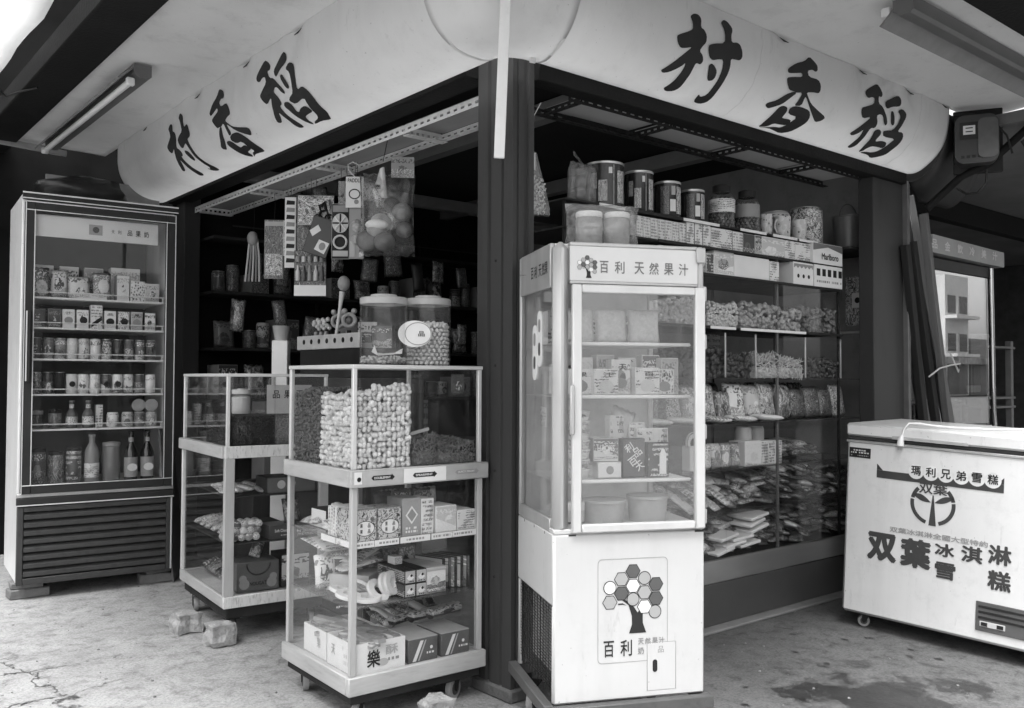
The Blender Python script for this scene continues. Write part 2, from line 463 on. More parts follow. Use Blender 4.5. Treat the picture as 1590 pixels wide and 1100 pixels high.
# ------------------------------------------------------------------ mesh helpers
class MB:
    def __init__(s):
        s.v, s.f = [], []
    def add(s, vs, fs, M=None):
        k = len(s.v)
        s.v += [tuple(M @ Vector(p)) if M is not None else tuple(p) for p in vs]
        s.f += [tuple(i + k for i in f) for f in fs]
        return s
    def box(s, x0, x1, y0, y1, z0, z1, c=0.0, M=None):
        if x0 > x1: x0, x1 = x1, x0
        if y0 > y1: y0, y1 = y1, y0
        if z0 > z1: z0, z1 = z1, z0
        if c <= 0:
            vs = [(x, y, z) for x in (x0, x1) for y in (y0, y1) for z in (z0, z1)]
            return s.add(vs, [(0, 1, 3, 2), (4, 6, 7, 5), (0, 4, 5, 1), (2, 3, 7, 6), (0, 2, 6, 4), (1, 5, 7, 3)], M)
        c = min(c, 0.45 * min(x1 - x0, y1 - y0, z1 - z0))
        vs, ix = [], {}
        X, Y, Z = (x0, x1), (y0, y1), (z0, z1)
        for i in (0, 1):
            for j in (0, 1):
                for k in (0, 1):
                    a, b, d = (1 if i == 0 else -1), (1 if j == 0 else -1), (1 if k == 0 else -1)
                    ix[i, j, k] = len(vs)
                    vs += [(X[i], Y[j] + b * c, Z[k] + d * c), (X[i] + a * c, Y[j], Z[k] + d * c), (X[i] + a * c, Y[j] + b * c, Z[k])]
        fs = []
        for i in (0, 1):
            fs.append([ix[i, 0, 0], ix[i, 1, 0], ix[i, 1, 1], ix[i, 0, 1]])
            fs.append([ix[0, i, 0] + 1, ix[1, i, 0] + 1, ix[1, i, 1] + 1, ix[0, i, 1] + 1])
            fs.append([ix[0, 0, i] + 2, ix[1, 0, i] + 2, ix[1, 1, i] + 2, ix[0, 1, i] + 2])
        for j in (0, 1):
            for k in (0, 1):
                fs.append([ix[0, j, k] + 1, ix[1, j, k] + 1, ix[1, j, k] + 2, ix[0, j, k] + 2])
                fs.append([ix[j, 0, k], ix[j, 1, k], ix[j, 1, k] + 2, ix[j, 0, k] + 2])
                fs.append([ix[j, k, 0], ix[j, k, 1], ix[j, k, 1] + 1, ix[j, k, 0] + 1])
        for q in ix.values():
            fs.append([q, q + 1, q + 2])
        return s.add(vs, fs, M)
    def lathe(s, prof, n=24, M=None, cap=True):
        vs, fs = [], []
        for r, z in prof:
            for i in range(n):
                a = 2 * math.pi * i / n
                vs.append((r * math.cos(a), r * math.sin(a), z))
        for k in range(len(prof) - 1):
            for i in range(n):
                j = (i + 1) % n
                fs.append((k * n + i, k * n + j, (k + 1) * n + j, (k + 1) * n + i))
        if cap:
            if prof[0][0] > 1e-6: fs.append(tuple(range(n))[::-1])
            if prof[-1][0] > 1e-6: fs.append(tuple((len(prof) - 1) * n + i for i in range(n)))
        return s.add(vs, fs, M)
    def tube(s, pts, r, n=8, closed=False):
        pts = [Vector(p) for p in pts]
        vs, fs = [], []
        N = len(pts)
        prev = None
        for k, p in enumerate(pts):
            a, b = pts[k - 1 if (k or closed) else 0], pts[(k + 1) % N if (k < N - 1 or closed) else k]
            t = (b - a).normalized()
            up = prev if prev is not None else (Vector((0, 0, 1)) if abs(t.z) < 0.9 else Vector((1, 0, 0)))
            x = up.cross(t)
            if x.length < 1e-5:
                x = Vector((1, 0.3, 0)).cross(t)
            x.normalize()
            y = t.cross(x)
            prev = y
            rr = r[k] if isinstance(r, (list, tuple)) else r
            for i in range(n):
                q = 2 * math.pi * i / n
                vs.append(p + x * (rr * math.cos(q)) + y * (rr * math.sin(q)))
        m = N if closed else N - 1
        for k in range(m):
            for i in range(n):
                j = (i + 1) % n
                k2 = (k + 1) % N
                fs.append((k * n + i, k * n + j, k2 * n + j, k2 * n + i))
        if not closed:
            fs.append(tuple(range(n))[::-1])
            fs.append(tuple((N - 1) * n + i for i in range(n)))
        return s.add(vs, fs)
    def prism(s, poly, a, b, axis='y', M=None):
        """polygon in the two other axes, extruded from a to b along axis"""
        def mk(p, h):
            return {'x': (h, p[0], p[1]), 'y': (p[0], h, p[1]), 'z': (p[0], p[1], h)}[axis]
        n = len(poly)
        vs = [mk(p, a) for p in poly] + [mk(p, b) for p in poly]
        fs = [(i, (i + 1) % n, (i + 1) % n + n, i + n) for i in range(n)]
        for t in tessellate_polygon([[Vector((p[0], p[1], 0)) for p in poly]]):
            fs.append(tuple(t))
            fs.append(tuple(i + n for i in t[::-1]))
        return s.add(vs, fs, M)
    def sphere(s, c, r, n=12, m=8, sq=(1, 1, 1)):
        vs = [(c[0], c[1], c[2] - r * sq[2])]
        for k in range(1, m):
            t = -math.pi / 2 + math.pi * k / m
            for i in range(n):
                a = 2 * math.pi * i / n
                vs.append((c[0] + r * sq[0] * math.cos(t) * math.cos(a), c[1] + r * sq[1] * math.cos(t) * math.sin(a), c[2] + r * sq[2] * math.sin(t)))
        vs.append((c[0], c[1], c[2] + r * sq[2]))
        fs = [(0, 1 + (i + 1) % n, 1 + i) for i in range(n)]
        for k in range(m - 2):
            for i in range(n):
                j = (i + 1) % n
                fs.append((1 + k * n + i, 1 + k * n + j, 1 + (k + 1) * n + j, 1 + (k + 1) * n + i))
        L = len(vs) - 1
        fs += [(L, 1 + (m - 2) * n + i, 1 + (m - 2) * n + (i + 1) % n) for i in range(n)]
        return s.add(vs, fs)
    def mesh(s, name, smooth=True, ang=38):
        me = bpy.data.meshes.new(name)
        me.from_pydata(s.v, [], s.f)
        bm = bmesh.new()
        bm.from_mesh(me)
        bmesh.ops.recalc_face_normals(bm, faces=bm.faces)
        bm.to_mesh(me)
        bm.free()
        if smooth:
            me.polygons.foreach_set('use_smooth', [True] * len(me.polygons))
            me.set_sharp_from_angle(angle=R(ang))
        me.update()
        return me
    def build(s, name, m, parent=None, loc=None, rot=None, smooth=True, ang=38):
        return obj(name, s.mesh(name, smooth, ang), m, parent, loc, rot)
def obj(name, me, m=None, parent=None, loc=None, rot=None, scale=None):
    o = bpy.data.objects.new(name, me)
    COL.objects.link(o)
    if m is not None:
        if not me.materials:
            me.materials.append(m)
        elif me.materials[0] is not m:
            o.material_slots[0].link = 'OBJECT'
            o.material_slots[0].material = m
    if parent is not None:
        o.parent = parent
    if loc is not None: o.location = loc
    if rot is not None: o.rotation_euler = rot
    if scale is not None: o.scale = scale
    return o
def tag(o, label=None, cat=None, group=None, kind=None):
    if label: o['label'] = label
    if cat: o['category'] = cat
    if group: o['group'] = group
    if kind: o['kind'] = kind
    return o
def thing(name, label, cat, loc=(0, 0, 0), rz=0.0, group=None, rot=None):
    o = bpy.data.objects.new(name, None)
    COL.objects.link(o)
    o.empty_display_size = 0.05
    o.location = loc
    o.rotation_euler = rot if rot else (0, 0, R(rz))
    return tag(o, label, cat, group)
class Frame:
    """a local frame (origin on the ground, turned about z, leaning towards +x), to set things inside or on another thing"""
    def __init__(s, P, rz, tilt=0.0):
        s.P, s.rz, s.tilt = Vector((P[0], P[1], P[2] if len(P) > 2 else 0)), rz, tilt
        s.M = Matrix.Translation(s.P) @ Matrix.Rotation(R(rz), 4, 'Z') @ Matrix.Rotation(R(tilt), 4, 'Y')
    def w(s, x, y, z):
        return tuple(s.M @ Vector((x, y, z)))
    def rot(s, a=0.0):
        return (0, R(s.tilt), R(s.rz + a)) if s.tilt == 0 else (s.M.to_3x3() @ Matrix.Rotation(R(a), 3, 'Z')).to_euler()
ID = Frame((0, 0, 0), 0)
def letter(body, bold, m, parent, x, z, w, h, y=-0.0012, face='front'):
    me = TXT[body, bold]
    if face == 'front':
        return obj('lettering', me, m, parent, (x, y, z), (R(90), 0, 0), (w, h, 1))
    if face == 'left':        # on a face that looks towards local -x: x is the local y coordinate here
        return obj('lettering', me, m, parent, (y, x, z), (R(90), 0, R(-90)), (w, h, 1))
    return obj('lettering', me, m, parent, (x, y, z), (0, 0, 0), (w, h, 1))
def roundrect(w, h, r, n=5, cx=0, cz=0):
    out = []
    for k, (sx, sz) in enumerate(((1, 1), (-1, 1), (-1, -1), (1, -1))):
        for i in range(n + 1):
            a = R(90 * k + 90 * i / n)
            out.append((cx + sx * (w / 2 - r) + r * math.cos(a), cz + sz * (h / 2 - r) + r * math.sin(a)))
    return out
ORD = ['first', 'second', 'third', 'fourth', 'fifth', 'sixth', 'seventh', 'eighth', 'ninth', 'tenth', 'eleventh', 'twelfth', 'thirteenth', 'fourteenth', 'fifteenth', 'sixteenth', 'seventeenth', 'eighteenth', 'nineteenth', 'twentieth']
def merged(base_v, base_f, mats4):
    """many copies of one small shape as one mesh (numpy)"""
    bv = np.array(base_v); V = []; F = []
    nb = len(bv)
    for k, M in enumerate(mats4):
        A = np.array(M)
        V.append(bv @ A[:3, :3].T + A[:3, 3])
    V = np.concatenate(V)
    F = [tuple(i + k * nb for i in f) for k in range(len(mats4)) for f in base_f]
    return V, F
def raw_mesh(name, V, F, smooth=True):
    me = bpy.data.meshes.new(name)
    me.from_pydata([tuple(p) for p in V], [], F)
    if smooth:
        me.polygons.foreach_set('use_smooth', [True] * len(me.polygons))
    me.update()
    return me
def rand_rot():
    return Matrix.Rotation(rnd.uniform(0, 6.28), 4, 'Z') @ Matrix.Rotation(rnd.uniform(-1.2, 1.2), 4, 'Y') @ Matrix.Rotation(rnd.uniform(0, 6.28), 4, 'X')

# ------------------------------------------------------------------ ground
def ground_z(x, y):
    sx = min(1, max(0, (x - 0.7) / 0.9)); sx = sx * sx * (3 - 2 * sx)
    d = min(1.6, max(0, -y - 0.18))
    return -0.0454 * d * sx
def make_ground():
    ax = [-90, -50, -25, -14, -9, -6, -4.5] + [-3.5 + 0.1 * i for i in range(96)] + [7, 9, 13, 20, 35, 60, 110]
    ay = [-90, -50, -25, -14, -9, -6, -4.5] + [-3.5 + 0.1 * i for i in range(86)] + [6, 8, 12, 20, 35, 60, 110]
    V = [(x, y, ground_z(x, y)) for y in ay for x in ax]
    n = len(ax)
    F = [(j * n + i, j * n + i + 1, (j + 1) * n + i + 1, (j + 1) * n + i) for j in range(len(ay) - 1) for i in range(n - 1)]
    m, nt, p = _nt('concrete_ground')
    L = nt.links.new
    tc = _n(nt, 'ShaderNodeTexCoord')
    def noise(scale, detail=6.0, rough=0.6, dist=0.0):
        t = _n(nt, 'ShaderNodeTexNoise', Scale=scale, Detail=detail, Roughness=rough, Distortion=dist)
        L(tc.outputs['Object'], t.inputs['Vector'])
        return t
    def math_(op, a, b=None, clamp=False):
        t = _n(nt, 'ShaderNodeMath', operation=op)
        t.use_clamp = clamp
        for i, q in enumerate((a, b)):
            if q is None: continue
            if isinstance(q, (int, float)): t.inputs[i].default_value = q
            else: L(q, t.inputs[i])
        return t.outputs[0]
    big = noise(0.9, 5)
    mid = noise(5.0, 8, 0.7, 0.4)
    fine = noise(85.0, 6, 0.75)
    base = _ramp(nt, [(0.3, 0.22), (0.7, 0.39)])
    L(math_('ADD', math_('MULTIPLY', big.outputs['Fac'], 0.5), math_('MULTIPLY', mid.outputs['Fac'], 0.5)), base.inputs['Fac'])
    # shade under the canopy on the street side, darkened into the concrete colour
    sep = _n(nt, 'ShaderNodeSeparateXYZ')
    L(tc.outputs['Object'], sep.inputs[0])
    side = math_('ADD', sep.outputs['X'], math_('MULTIPLY', sep.outputs['Y'], -0.55))
    sr = _ramp(nt, [(0.0, 1.0), (1.0, 0.36)])
    mr = _n(nt, 'ShaderNodeMapRange')
    mr.inputs['From Min'].default_value = -0.4
    mr.inputs['From Max'].default_value = 1.2
    L(side, mr.inputs['Value'])
    L(mr.outputs[0], sr.inputs['Fac'])
    # wet patches and drips
    wob = noise(4.0, 9, 0.75)
    wv = _n(nt, 'ShaderNodeVectorMath', operation='MULTIPLY_ADD')
    L(wob.outputs['Color'], wv.inputs[0])
    wv.inputs[1].default_value = (0.62, 0.62, 0)
    L(tc.outputs['Object'], wv.inputs[2])
    wet = None
    cwv = _n(nt, 'ShaderNodeVectorMath', operation='MULTIPLY_ADD')
    L(mid.outputs['Color'], cwv.inputs[0])
    cwv.inputs[1].default_value = (0.14, 0.14, 0)
    L(tc.outputs['Object'], cwv.inputs[2])
    for (cx, cy, r) in ((.95, -.58, .11), (1.05, -.66, .13), (1.12, -.82, .2), (1.3, -.88, .17), (1.28, -.62, .08), (1.45, -.8, .10), (1.62, -.95, .14), (1.32, -.45, .05), (1.15, -.42, .04), (1.02, -.21, .035), (1.5, -.5, .05), (1.75, -.75, .06), (1.2, -.3, .03), (1.42, -.2, .04)):
        d = _n(nt, 'ShaderNodeVectorMath', operation='DISTANCE')
        L(wv.outputs[0], d.inputs[0])
        d.inputs[1].default_value = (cx + 0.31, cy + 0.31, 0)
        k = math_('MULTIPLY', math_('SUBTRACT', r, d.outputs['Value']), 22.0, True)
        wet = k if wet is None else math_('MAXIMUM', wet, k)
    dv = _n(nt, 'ShaderNodeTexVoronoi', Scale=7.5)
    L(cwv.outputs[0], dv.inputs['Vector'])
    drop = math_('MULTIPLY', math_('SUBTRACT', 0.17, dv.outputs['Distance']), 30.0, True)
    sepc = _n(nt, 'ShaderNodeSeparateColor')
    L(dv.outputs['Color'], sepc.inputs[0])
    drop = math_('MULTIPLY', drop, math_('GREATER_THAN', sepc.outputs[0], 0.5))
    drop = math_('MULTIPLY', drop, math_('GREATER_THAN', side, 0.75))
    wet = math_('MULTIPLY', math_('MAXIMUM', wet, math_('MULTIPLY', drop, 0.9)), math_('ADD', math_('MULTIPLY', mid.outputs['Fac'], 0.5), 0.62), True)
    # cracks and broken edges, worst near the kerb at one corner
    cv = _n(nt, 'ShaderNodeTexVoronoi', Scale=2.6)
    cv.feature = 'DISTANCE_TO_EDGE'
    cw = _n(nt, 'ShaderNodeVectorMath', operation='MULTIPLY_ADD')
    L(mid.outputs['Color'], cw.inputs[0])
    cw.inputs[1].default_value = (0.32, 0.32, 0)
    L(tc.outputs['Object'], cw.inputs[2])
    L(cw.outputs[0], cv.inputs['Vector'])
    dd = _n(nt, 'ShaderNodeVectorMath', operation='DISTANCE')
    L(tc.outputs['Object'], dd.inputs[0])
    dd.inputs[1].default_value = (-1.72, 1.32, 0)
    near = math_('SUBTRACT', 1.0, math_('MULTIPLY', dd.outputs['Value'], 1.35), True)
    crack = math_('MULTIPLY', math_('SUBTRACT', math_('MULTIPLY', near, 0.036), cv.outputs['Distance']), 70.0, True)
    brk = noise(16, 5, 0.6)
    crack = math_('MULTIPLY', crack, math_('MULTIPLY', math_('SUBTRACT', brk.outputs['Fac'], 0.33), 6.0, True))
    spot = noise(13, 9, 0.7, 0.5)
    sp = _ramp(nt, [(0.36, 1.12), (0.52, 1.0), (0.66, 0.55)])
    L(spot.outputs['Fac'], sp.inputs['Fac'])
    def mul(a, b):
        t = _n(nt, 'ShaderNodeMix', data_type='RGBA', blend_type='MULTIPLY')
        t.inputs[0].default_value = 1.0
        L(a, t.inputs[6]); L(b, t.inputs[7])
        return t.outputs[2]
    col = mul(mul(base.outputs['Color'], sr.outputs['Color']), sp.outputs['Color'])
    fr = _ramp(nt, [(0.28, 0.45), (0.5, 1.0), (0.72, 1.3)])
    L(fine.outputs['Fac'], fr.inputs['Fac'])
    col = mul(col, fr.outputs['Color'])
    wr = _ramp(nt, [(0, 1.0), (1, 0.22)]); L(wet, wr.inputs['Fac']); col = mul(col, wr.outputs['Color'])
    cr = _ramp(nt, [(0, 1.0), (1, 0.2)]); L(crack, cr.inputs['Fac']); col = mul(col, cr.outputs['Color'])
    L(col, p.inputs['Base Color'])
    rr = _ramp(nt, [(0, 0.85), (1, 0.32)]); L(wet, rr.inputs['Fac']); L(rr.outputs['Color'], p.inputs['Roughness'])
    bp = _n(nt, 'ShaderNodeBump', Strength=1.0, Distance=0.016)
    hh = math_('SUBTRACT', math_('ADD', math_('MULTIPLY', fine.outputs['Fac'], 0.12), math_('MULTIPLY', mid.outputs['Fac'], 0.7)), math_('MULTIPLY', crack, 1.2))
    L(hh, bp.inputs['Height'])
    L(bp.outputs[0], p.inputs['Normal'])
    o = obj('ground', raw_mesh('ground', V, F), m)
    tag(o, kind='structure')
make_ground()
_g = []
for _k in range(900):
    _x, _y = rnd.uniform(-2.2, 2.6), rnd.uniform(-1.6, 3.0)
    if _y - _x * .9 > 4.2 or (_x > .1 and _y > .1): continue
    _g.append(Matrix.Translation((_x, _y, ground_z(_x, _y) + .001)) @ Matrix.Rotation(rnd.uniform(0, 6), 4, 'Z') @ Matrix.Scale(rnd.choice((.4, .6, .8, 1.0, 1.8)), 4))
_b = MB().box(-.003, .003, -.0022, .0022, -.0015, .0022, .0008)
_V, _F = merged(_b.v, _b.f, _g)
tag(obj('grit', raw_mesh('grit', _V, _F, False), mat('grit_stone', .2, .9, var=.7, scale=30)), 'scattered grit and crumbs on the concrete', 'grit', kind='stuff')
o = MB().box(0.115, 2.94, 0.1, 3.6, 0.0, 0.014, 0.004).build('shop_floor', mat('floor_concrete', 0.22, 0.8, bump=.3))
tag(o, kind='structure')

# ------------------------------------------------------------------ the shop building
shop = thing('shop_building', 'dark corner shop building open to the street on two sides', 'building')
MB().prism([(0, 0), (0, .052), (.009, .055), (.009, .066), (0, .069), (0, .128), (.012, .132), (.012, .15), (0, .154), (0, .215), (.105, .215), (.105, 0), (.082, 0), (.078, .01), (.06, .01), (.056, 0), (.03, 0), (.028, .006), (.02, .006), (.018, 0)], 0.0, 2.62, 'z').build('corner_post', POST, shop)
MB().box(-.012, .118, -.012, .228, 0, .05, .008).build('post_footing', mat('footing', .09, .9, bump=.5), shop)
for k in range(5):
    MB().lathe([(.006, 0), (.0045, .003), (.001, .004)], 10, Matrix.Translation((0, .1, .45 + .4 * k)) @ Matrix.Rotation(R(-90), 4, 'Y')).build('bolt', STEELD, shop)
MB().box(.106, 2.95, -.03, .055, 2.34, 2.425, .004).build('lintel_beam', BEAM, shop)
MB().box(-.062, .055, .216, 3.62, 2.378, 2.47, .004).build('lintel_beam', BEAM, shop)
MB().box(2.62, 2.955, .0, .09, 0, 2.62, .004).build('end_post', POST, shop)
MB().box(2.955, 2.985, -.03, .10, 0, 2.36, .004).build('corner_strip', mat('strip_paint', .12, .5), shop)
MB().box(-.0, .11, 3.46, 3.62, 0, 2.62, .004).build('end_post', POST, shop)
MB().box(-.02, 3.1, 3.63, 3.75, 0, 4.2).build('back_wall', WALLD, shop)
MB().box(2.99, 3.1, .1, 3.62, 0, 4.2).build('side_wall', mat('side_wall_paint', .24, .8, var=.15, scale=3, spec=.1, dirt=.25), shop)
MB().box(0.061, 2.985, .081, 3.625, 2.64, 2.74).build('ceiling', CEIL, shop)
MB().box(2.18, 2.26, .1, 3.6, 2.53, 2.62, .003).build('rafter', RAFT, shop)
MB().box(.9, .98, .1, 3.6, 2.53, 2.62, .003).build('rafter', RAFT, shop)
MB().box(.1, 2.98, 2.86, 2.94, 2.45, 2.53, .003).build('tie_beam', RAFT, shop)
MB().box(0.02, 3.1, -.0, .08, 2.66, 4.2).build('upper_wall', WALLG, shop)
MB().box(-.02, .06, .081, 3.62, 2.66, 4.2).build('upper_wall', WALLG, shop)

# ------------------------------------------------------------------ slotted-angle racks under the lintels
def slotted(p0, p1, fl1, fl2, pitch=.05, w=.036):
    """one length of slotted angle: two punched flanges"""
    p0, p1 = Vector(p0), Vector(p1)
    d = (p1 - p0); Ln = d.length; d.normalize()
    b = MB()
    n = max(2, int(Ln / pitch))
    st = Ln / n
    for fl in (fl1, fl2):
        fl = Vector(fl)
        for k in range(n):
            o_ = p0 + d * (k * st)
            q = lambda u, v: o_ + d * (u * st) + fl * (v * w)
            O = [q(0, 0), q(1, 0), q(1, 1), q(0, 1)]
            H = [q(.24, .36), q(.76, .36), q(.76, .66), q(.24, .66)]
            b.add(O + H, [(i, (i + 1) % 4, 4 + (i + 1) % 4, 4 + i) for i in range(4)])
    me = bpy.data.meshes.new('slotted_rail')
    me.from_pydata(b.v, [], b.f)
    return me
def rail(parent, m, *a, **k):
    o = obj('slotted_rail', slotted(*a, **k), m, parent)
    s = o.modifiers.new('thick', 'SOLIDIFY'); s.thickness = .0022
    return o
rk = thing('overhead_rack', 'slotted angle steel rack coloured whitish as lit, hung under the lintel beside the tall fridge', 'rack', (0, 0, 2.31))
rail(rk, STEELW, (.07, .24, .036), (.07, 3.46, .036), (0, 0, -1), (1, 0, 0))
rail(rk, STEELW, (.29, .24, 0), (.29, 3.40, 0), (0, 0, 1), (-1, 0, 0))
for y in (.30, .87, 1.72, 2.56, 3.38):
    rail(rk, STEELW, (.072, y, -.010), (.288, y, -.010), (0, 0, 1), (0, -1, 0), pitch=.030, w=.045)
for k, (y0, y1) in enumerate(((.31, .86), (.88, 1.71), (1.73, 2.55), (2.57, 3.37))):
    MB().box(.075, .285, y0, y1, .037, .043).build('rack_panel', BOARDW, rk)
rk = thing('overhead_rack', 'slotted angle steel rack coloured dark as backlit, with grey panels over the tin shelf', 'rack', (0, 0, 2.325))
rail(rk, STEELD, (.34, .06, .036), (2.6, .06, .036), (0, 0, -1), (0, 1, 0))
rail(rk, STEELD, (.34, .30, 0), (2.6, .30, 0), (0, 0, 1), (0, -1, 0))
for x in (.42, .98, 1.56, 2.16):
    rail(rk, STEELD, (x, .062, .005), (x, .298, .005), (0, 0, 1), (-1, 0, 0), pitch=.035, w=.03)
for k, (x0, x1) in enumerate(((.43, .945), (.99, 1.525), (1.57, 2.125), (2.17, 2.59))):
    MB().box(x0, x1, .064, .296, .037, .043).build('rack_panel', BOARDG, rk)
hb = MB()
for (x, y) in ((.1, .5), (.27, .5), (.1, 3.2), (.27, 3.2)):
    pass

# ------------------------------------------------------------------ the awning: vinyl valance, soffit, brush lettering
def resample(prof, n):
    P = [Vector((a, b)) for a, b in prof]
    out = []
    m = len(P)
    for k in range(m - 1):
        p0, p1, p2, p3 = P[max(k - 1, 0)], P[k], P[k + 1], P[min(k + 2, m - 1)]
        for i in range(6):
            t = i / 6
            out.append(0.5 * ((2 * p1) + (p2 - p0) * t + (2 * p0 - 5 * p1 + 4 * p2 - p3) * t * t + (3 * p1 - p0 - 3 * p2 + p3) * t ** 3))
    out.append(P[-1])
    L = [0.0]
    for a, b in zip(out, out[1:]): L.append(L[-1] + (b - a).length)
    tot = L[-1]
    res, j = [], 0
    for i in range(n + 1):
        s = tot * i / n
        while j < len(L) - 2 and L[j + 1] < s: j += 1
        t = (s - L[j]) / max(1e-9, L[j + 1] - L[j])
        res.append(out[j].lerp(out[j + 1], t))
    return res, tot
PRO_R, ARC_R = resample([(.03, 2.40), (.07, 2.398), (.12, 2.415), (.18, 2.453), (.225, 2.505), (.255, 2.565), (.272, 2.63), (.278, 2.685), (.276, 2.752)], 40)
PRO_L, ARC_L = resample([(.06, 2.40), (.1, 2.388), (.2, 2.395), (.28, 2.43), (.33, 2.48), (.36, 2.54), (.372, 2.6), (.375, 2.66), (.373, 2.752)], 40)
def pro(side, s):
    P, A = (PRO_R, ARC_R) if side == 'R' else (PRO_L, ARC_L)
    f = min(max(s / A, 0), 1) * 40
    i = min(int(f), 39)
    a = P[i].lerp(P[i + 1], f - i)
    t = (P[min(i + 1, 40)] - P[max(i - 1, 0)]).normalized()
    return a, Vector((t.y, -t.x))     # point (outward, z) and outward normal
def wrinkle(u, s, side):
    A = ARC_R if side == 'R' else ARC_L
    k = s / A
    w = 0.010 * k * mnoise.noise(Vector((u * 2.3, k * 1.4, 3.1 if side == 'R' else 8.7)))
    w += 0.005 * mnoise.noise(Vector((u * 7.0 + k * 2.0, k * 3.0, 1.7)))
    w += 0.004 * abs(mnoise.noise(Vector((u * 3.0 - k * 4.0, k * 9.0, 6.7)))) * (1 - k)
    # puckers where the vinyl is tacked along the crease
    for u0 in ((1.36, 2.03, 2.52) if side == 'R' else (1.05, 1.6, 2.25)):
        d = (u - u0) * 9.0
        if abs(d) < 2.5:
            w -= 0.02 * math.exp(-d * d) * max(0.0, (k - 0.72) / 0.28) * math.cos(d * 2.2)
    return w * min(1, k * 4)
def vpt(side, u, s, off=0.0):
    a, n = pro(side, s)
    q = a + n * (off + wrinkle(u, s, side))
    return (u, -q.x, q.y) if side == 'R' else (-q.x, u, q.y)
aw = thing('vinyl_awning', 'white vinyl awning with dark brush characters wrapped round the shop corner', 'awning', (0, 0, 0))
def strip(side, u0, u1, n):
    A = ARC_R if side == 'R' else ARC_L
    V, F = [], []
    m = 30
    for i in range(n + 1):
        for j in range(m + 1):
            V.append(vpt(side, u0 + (u1 - u0) * i / n, A * j / m))
    for i in range(n):
        for j in range(m):
            F.append((i * (m + 1) + j, (i + 1) * (m + 1) + j, (i + 1) * (m + 1) + j + 1, i * (m + 1) + j + 1))
    return raw_mesh('valance', V, F)
for sd, u0, u1 in (('R', .085, 2.955), ('L', .045, 3.66)):
    o = obj('valance', strip(sd, u0, u1, 150), VINYL, aw)
    s_ = o.modifiers.new('thick', 'SOLIDIFY'); s_.thickness = .0015
V, F = [], []
n, m = 28, 30
for i in range(n + 1):
    t = R(90 * i / n)
    c_, s_ = math.cos(t) ** .8, math.sin(t) ** .8
    for j in range(m + 1):
        k = j / m
        a, _ = pro('L', ARC_L * k); b, _ = pro('R', ARC_R * k)
        e = .003
        V.append((.10 - (.10 + a.x + e) * c_, .06 - (.06 + b.x + e) * s_, a.y * (1 - t / R(90)) + b.y * (t / R(90)) - .002))
for i in range(n):
    for j in range(m):
        F.append((i * (m + 1) + j, (i + 1) * (m + 1) + j, (i + 1) * (m + 1) + j + 1, i * (m + 1) + j + 1))
o = obj('corner_panel', raw_mesh('corner_panel', V, F), VINYL, aw)
s_ = o.modifiers.new('thick', 'SOLIDIFY'); s_.thickness = .002
def soffit(P00, P10, P01, P11, nu, nv, seed):
    V, F = [], []
    for i in range(nu + 1):
        for j in range(nv + 1):
            a, b = i / nu, j / nv
            p_ = Vector(P00).lerp(Vector(P10), a).lerp(Vector(P01).lerp(Vector(P11), a), b)
            w = .012 * mnoise.noise(Vector((p_.x * 1.6, p_.y * 1.6, seed))) + .005 * mnoise.noise(Vector((p_.x * 6, p_.y * 6, seed)))
            V.append((p_.x, p_.y, p_.z + w * min(1, b * 6)))
    for i in range(nu):
        for j in range(nv):
            F.append((i * (nv + 1) + j, (i + 1) * (nv + 1) + j, (i + 1) * (nv + 1) + j + 1, i * (nv + 1) + j + 1))
    o = obj('soffit', raw_mesh('soffit', V, F), VINYLS, aw)
    s_ = o.modifiers.new('thick', 'SOLIDIFY'); s_.thickness = .0015
soffit((-.35, 4.05, 2.737), (-.35, .0, 2.737), (-.955, 4.05, 2.745), (-.955, -1.3, 2.745), 90, 16, 2.0)
soffit((.0, -.255, 2.737), (3.3, -.255, 2.737), (-.95, -.985, 2.745), (3.3, -.985, 2.745), 90, 16, 5.0)
soffit((-.35, .0, 2.7375), (-.0, -.255, 2.7375), (-.953, -1.3, 2.7445), (-.953, -.984, 2.7445), 8, 8, 5.0)
MB().box(-1.13, -.92, -1.3, 4.6, 2.715, 2.83, .006).build('edge_beam', BEAM, aw)
MB().box(-1.0, 3.4, -1.22, -.985, 2.715, 2.83, .006).build('edge_beam', BEAM, aw)
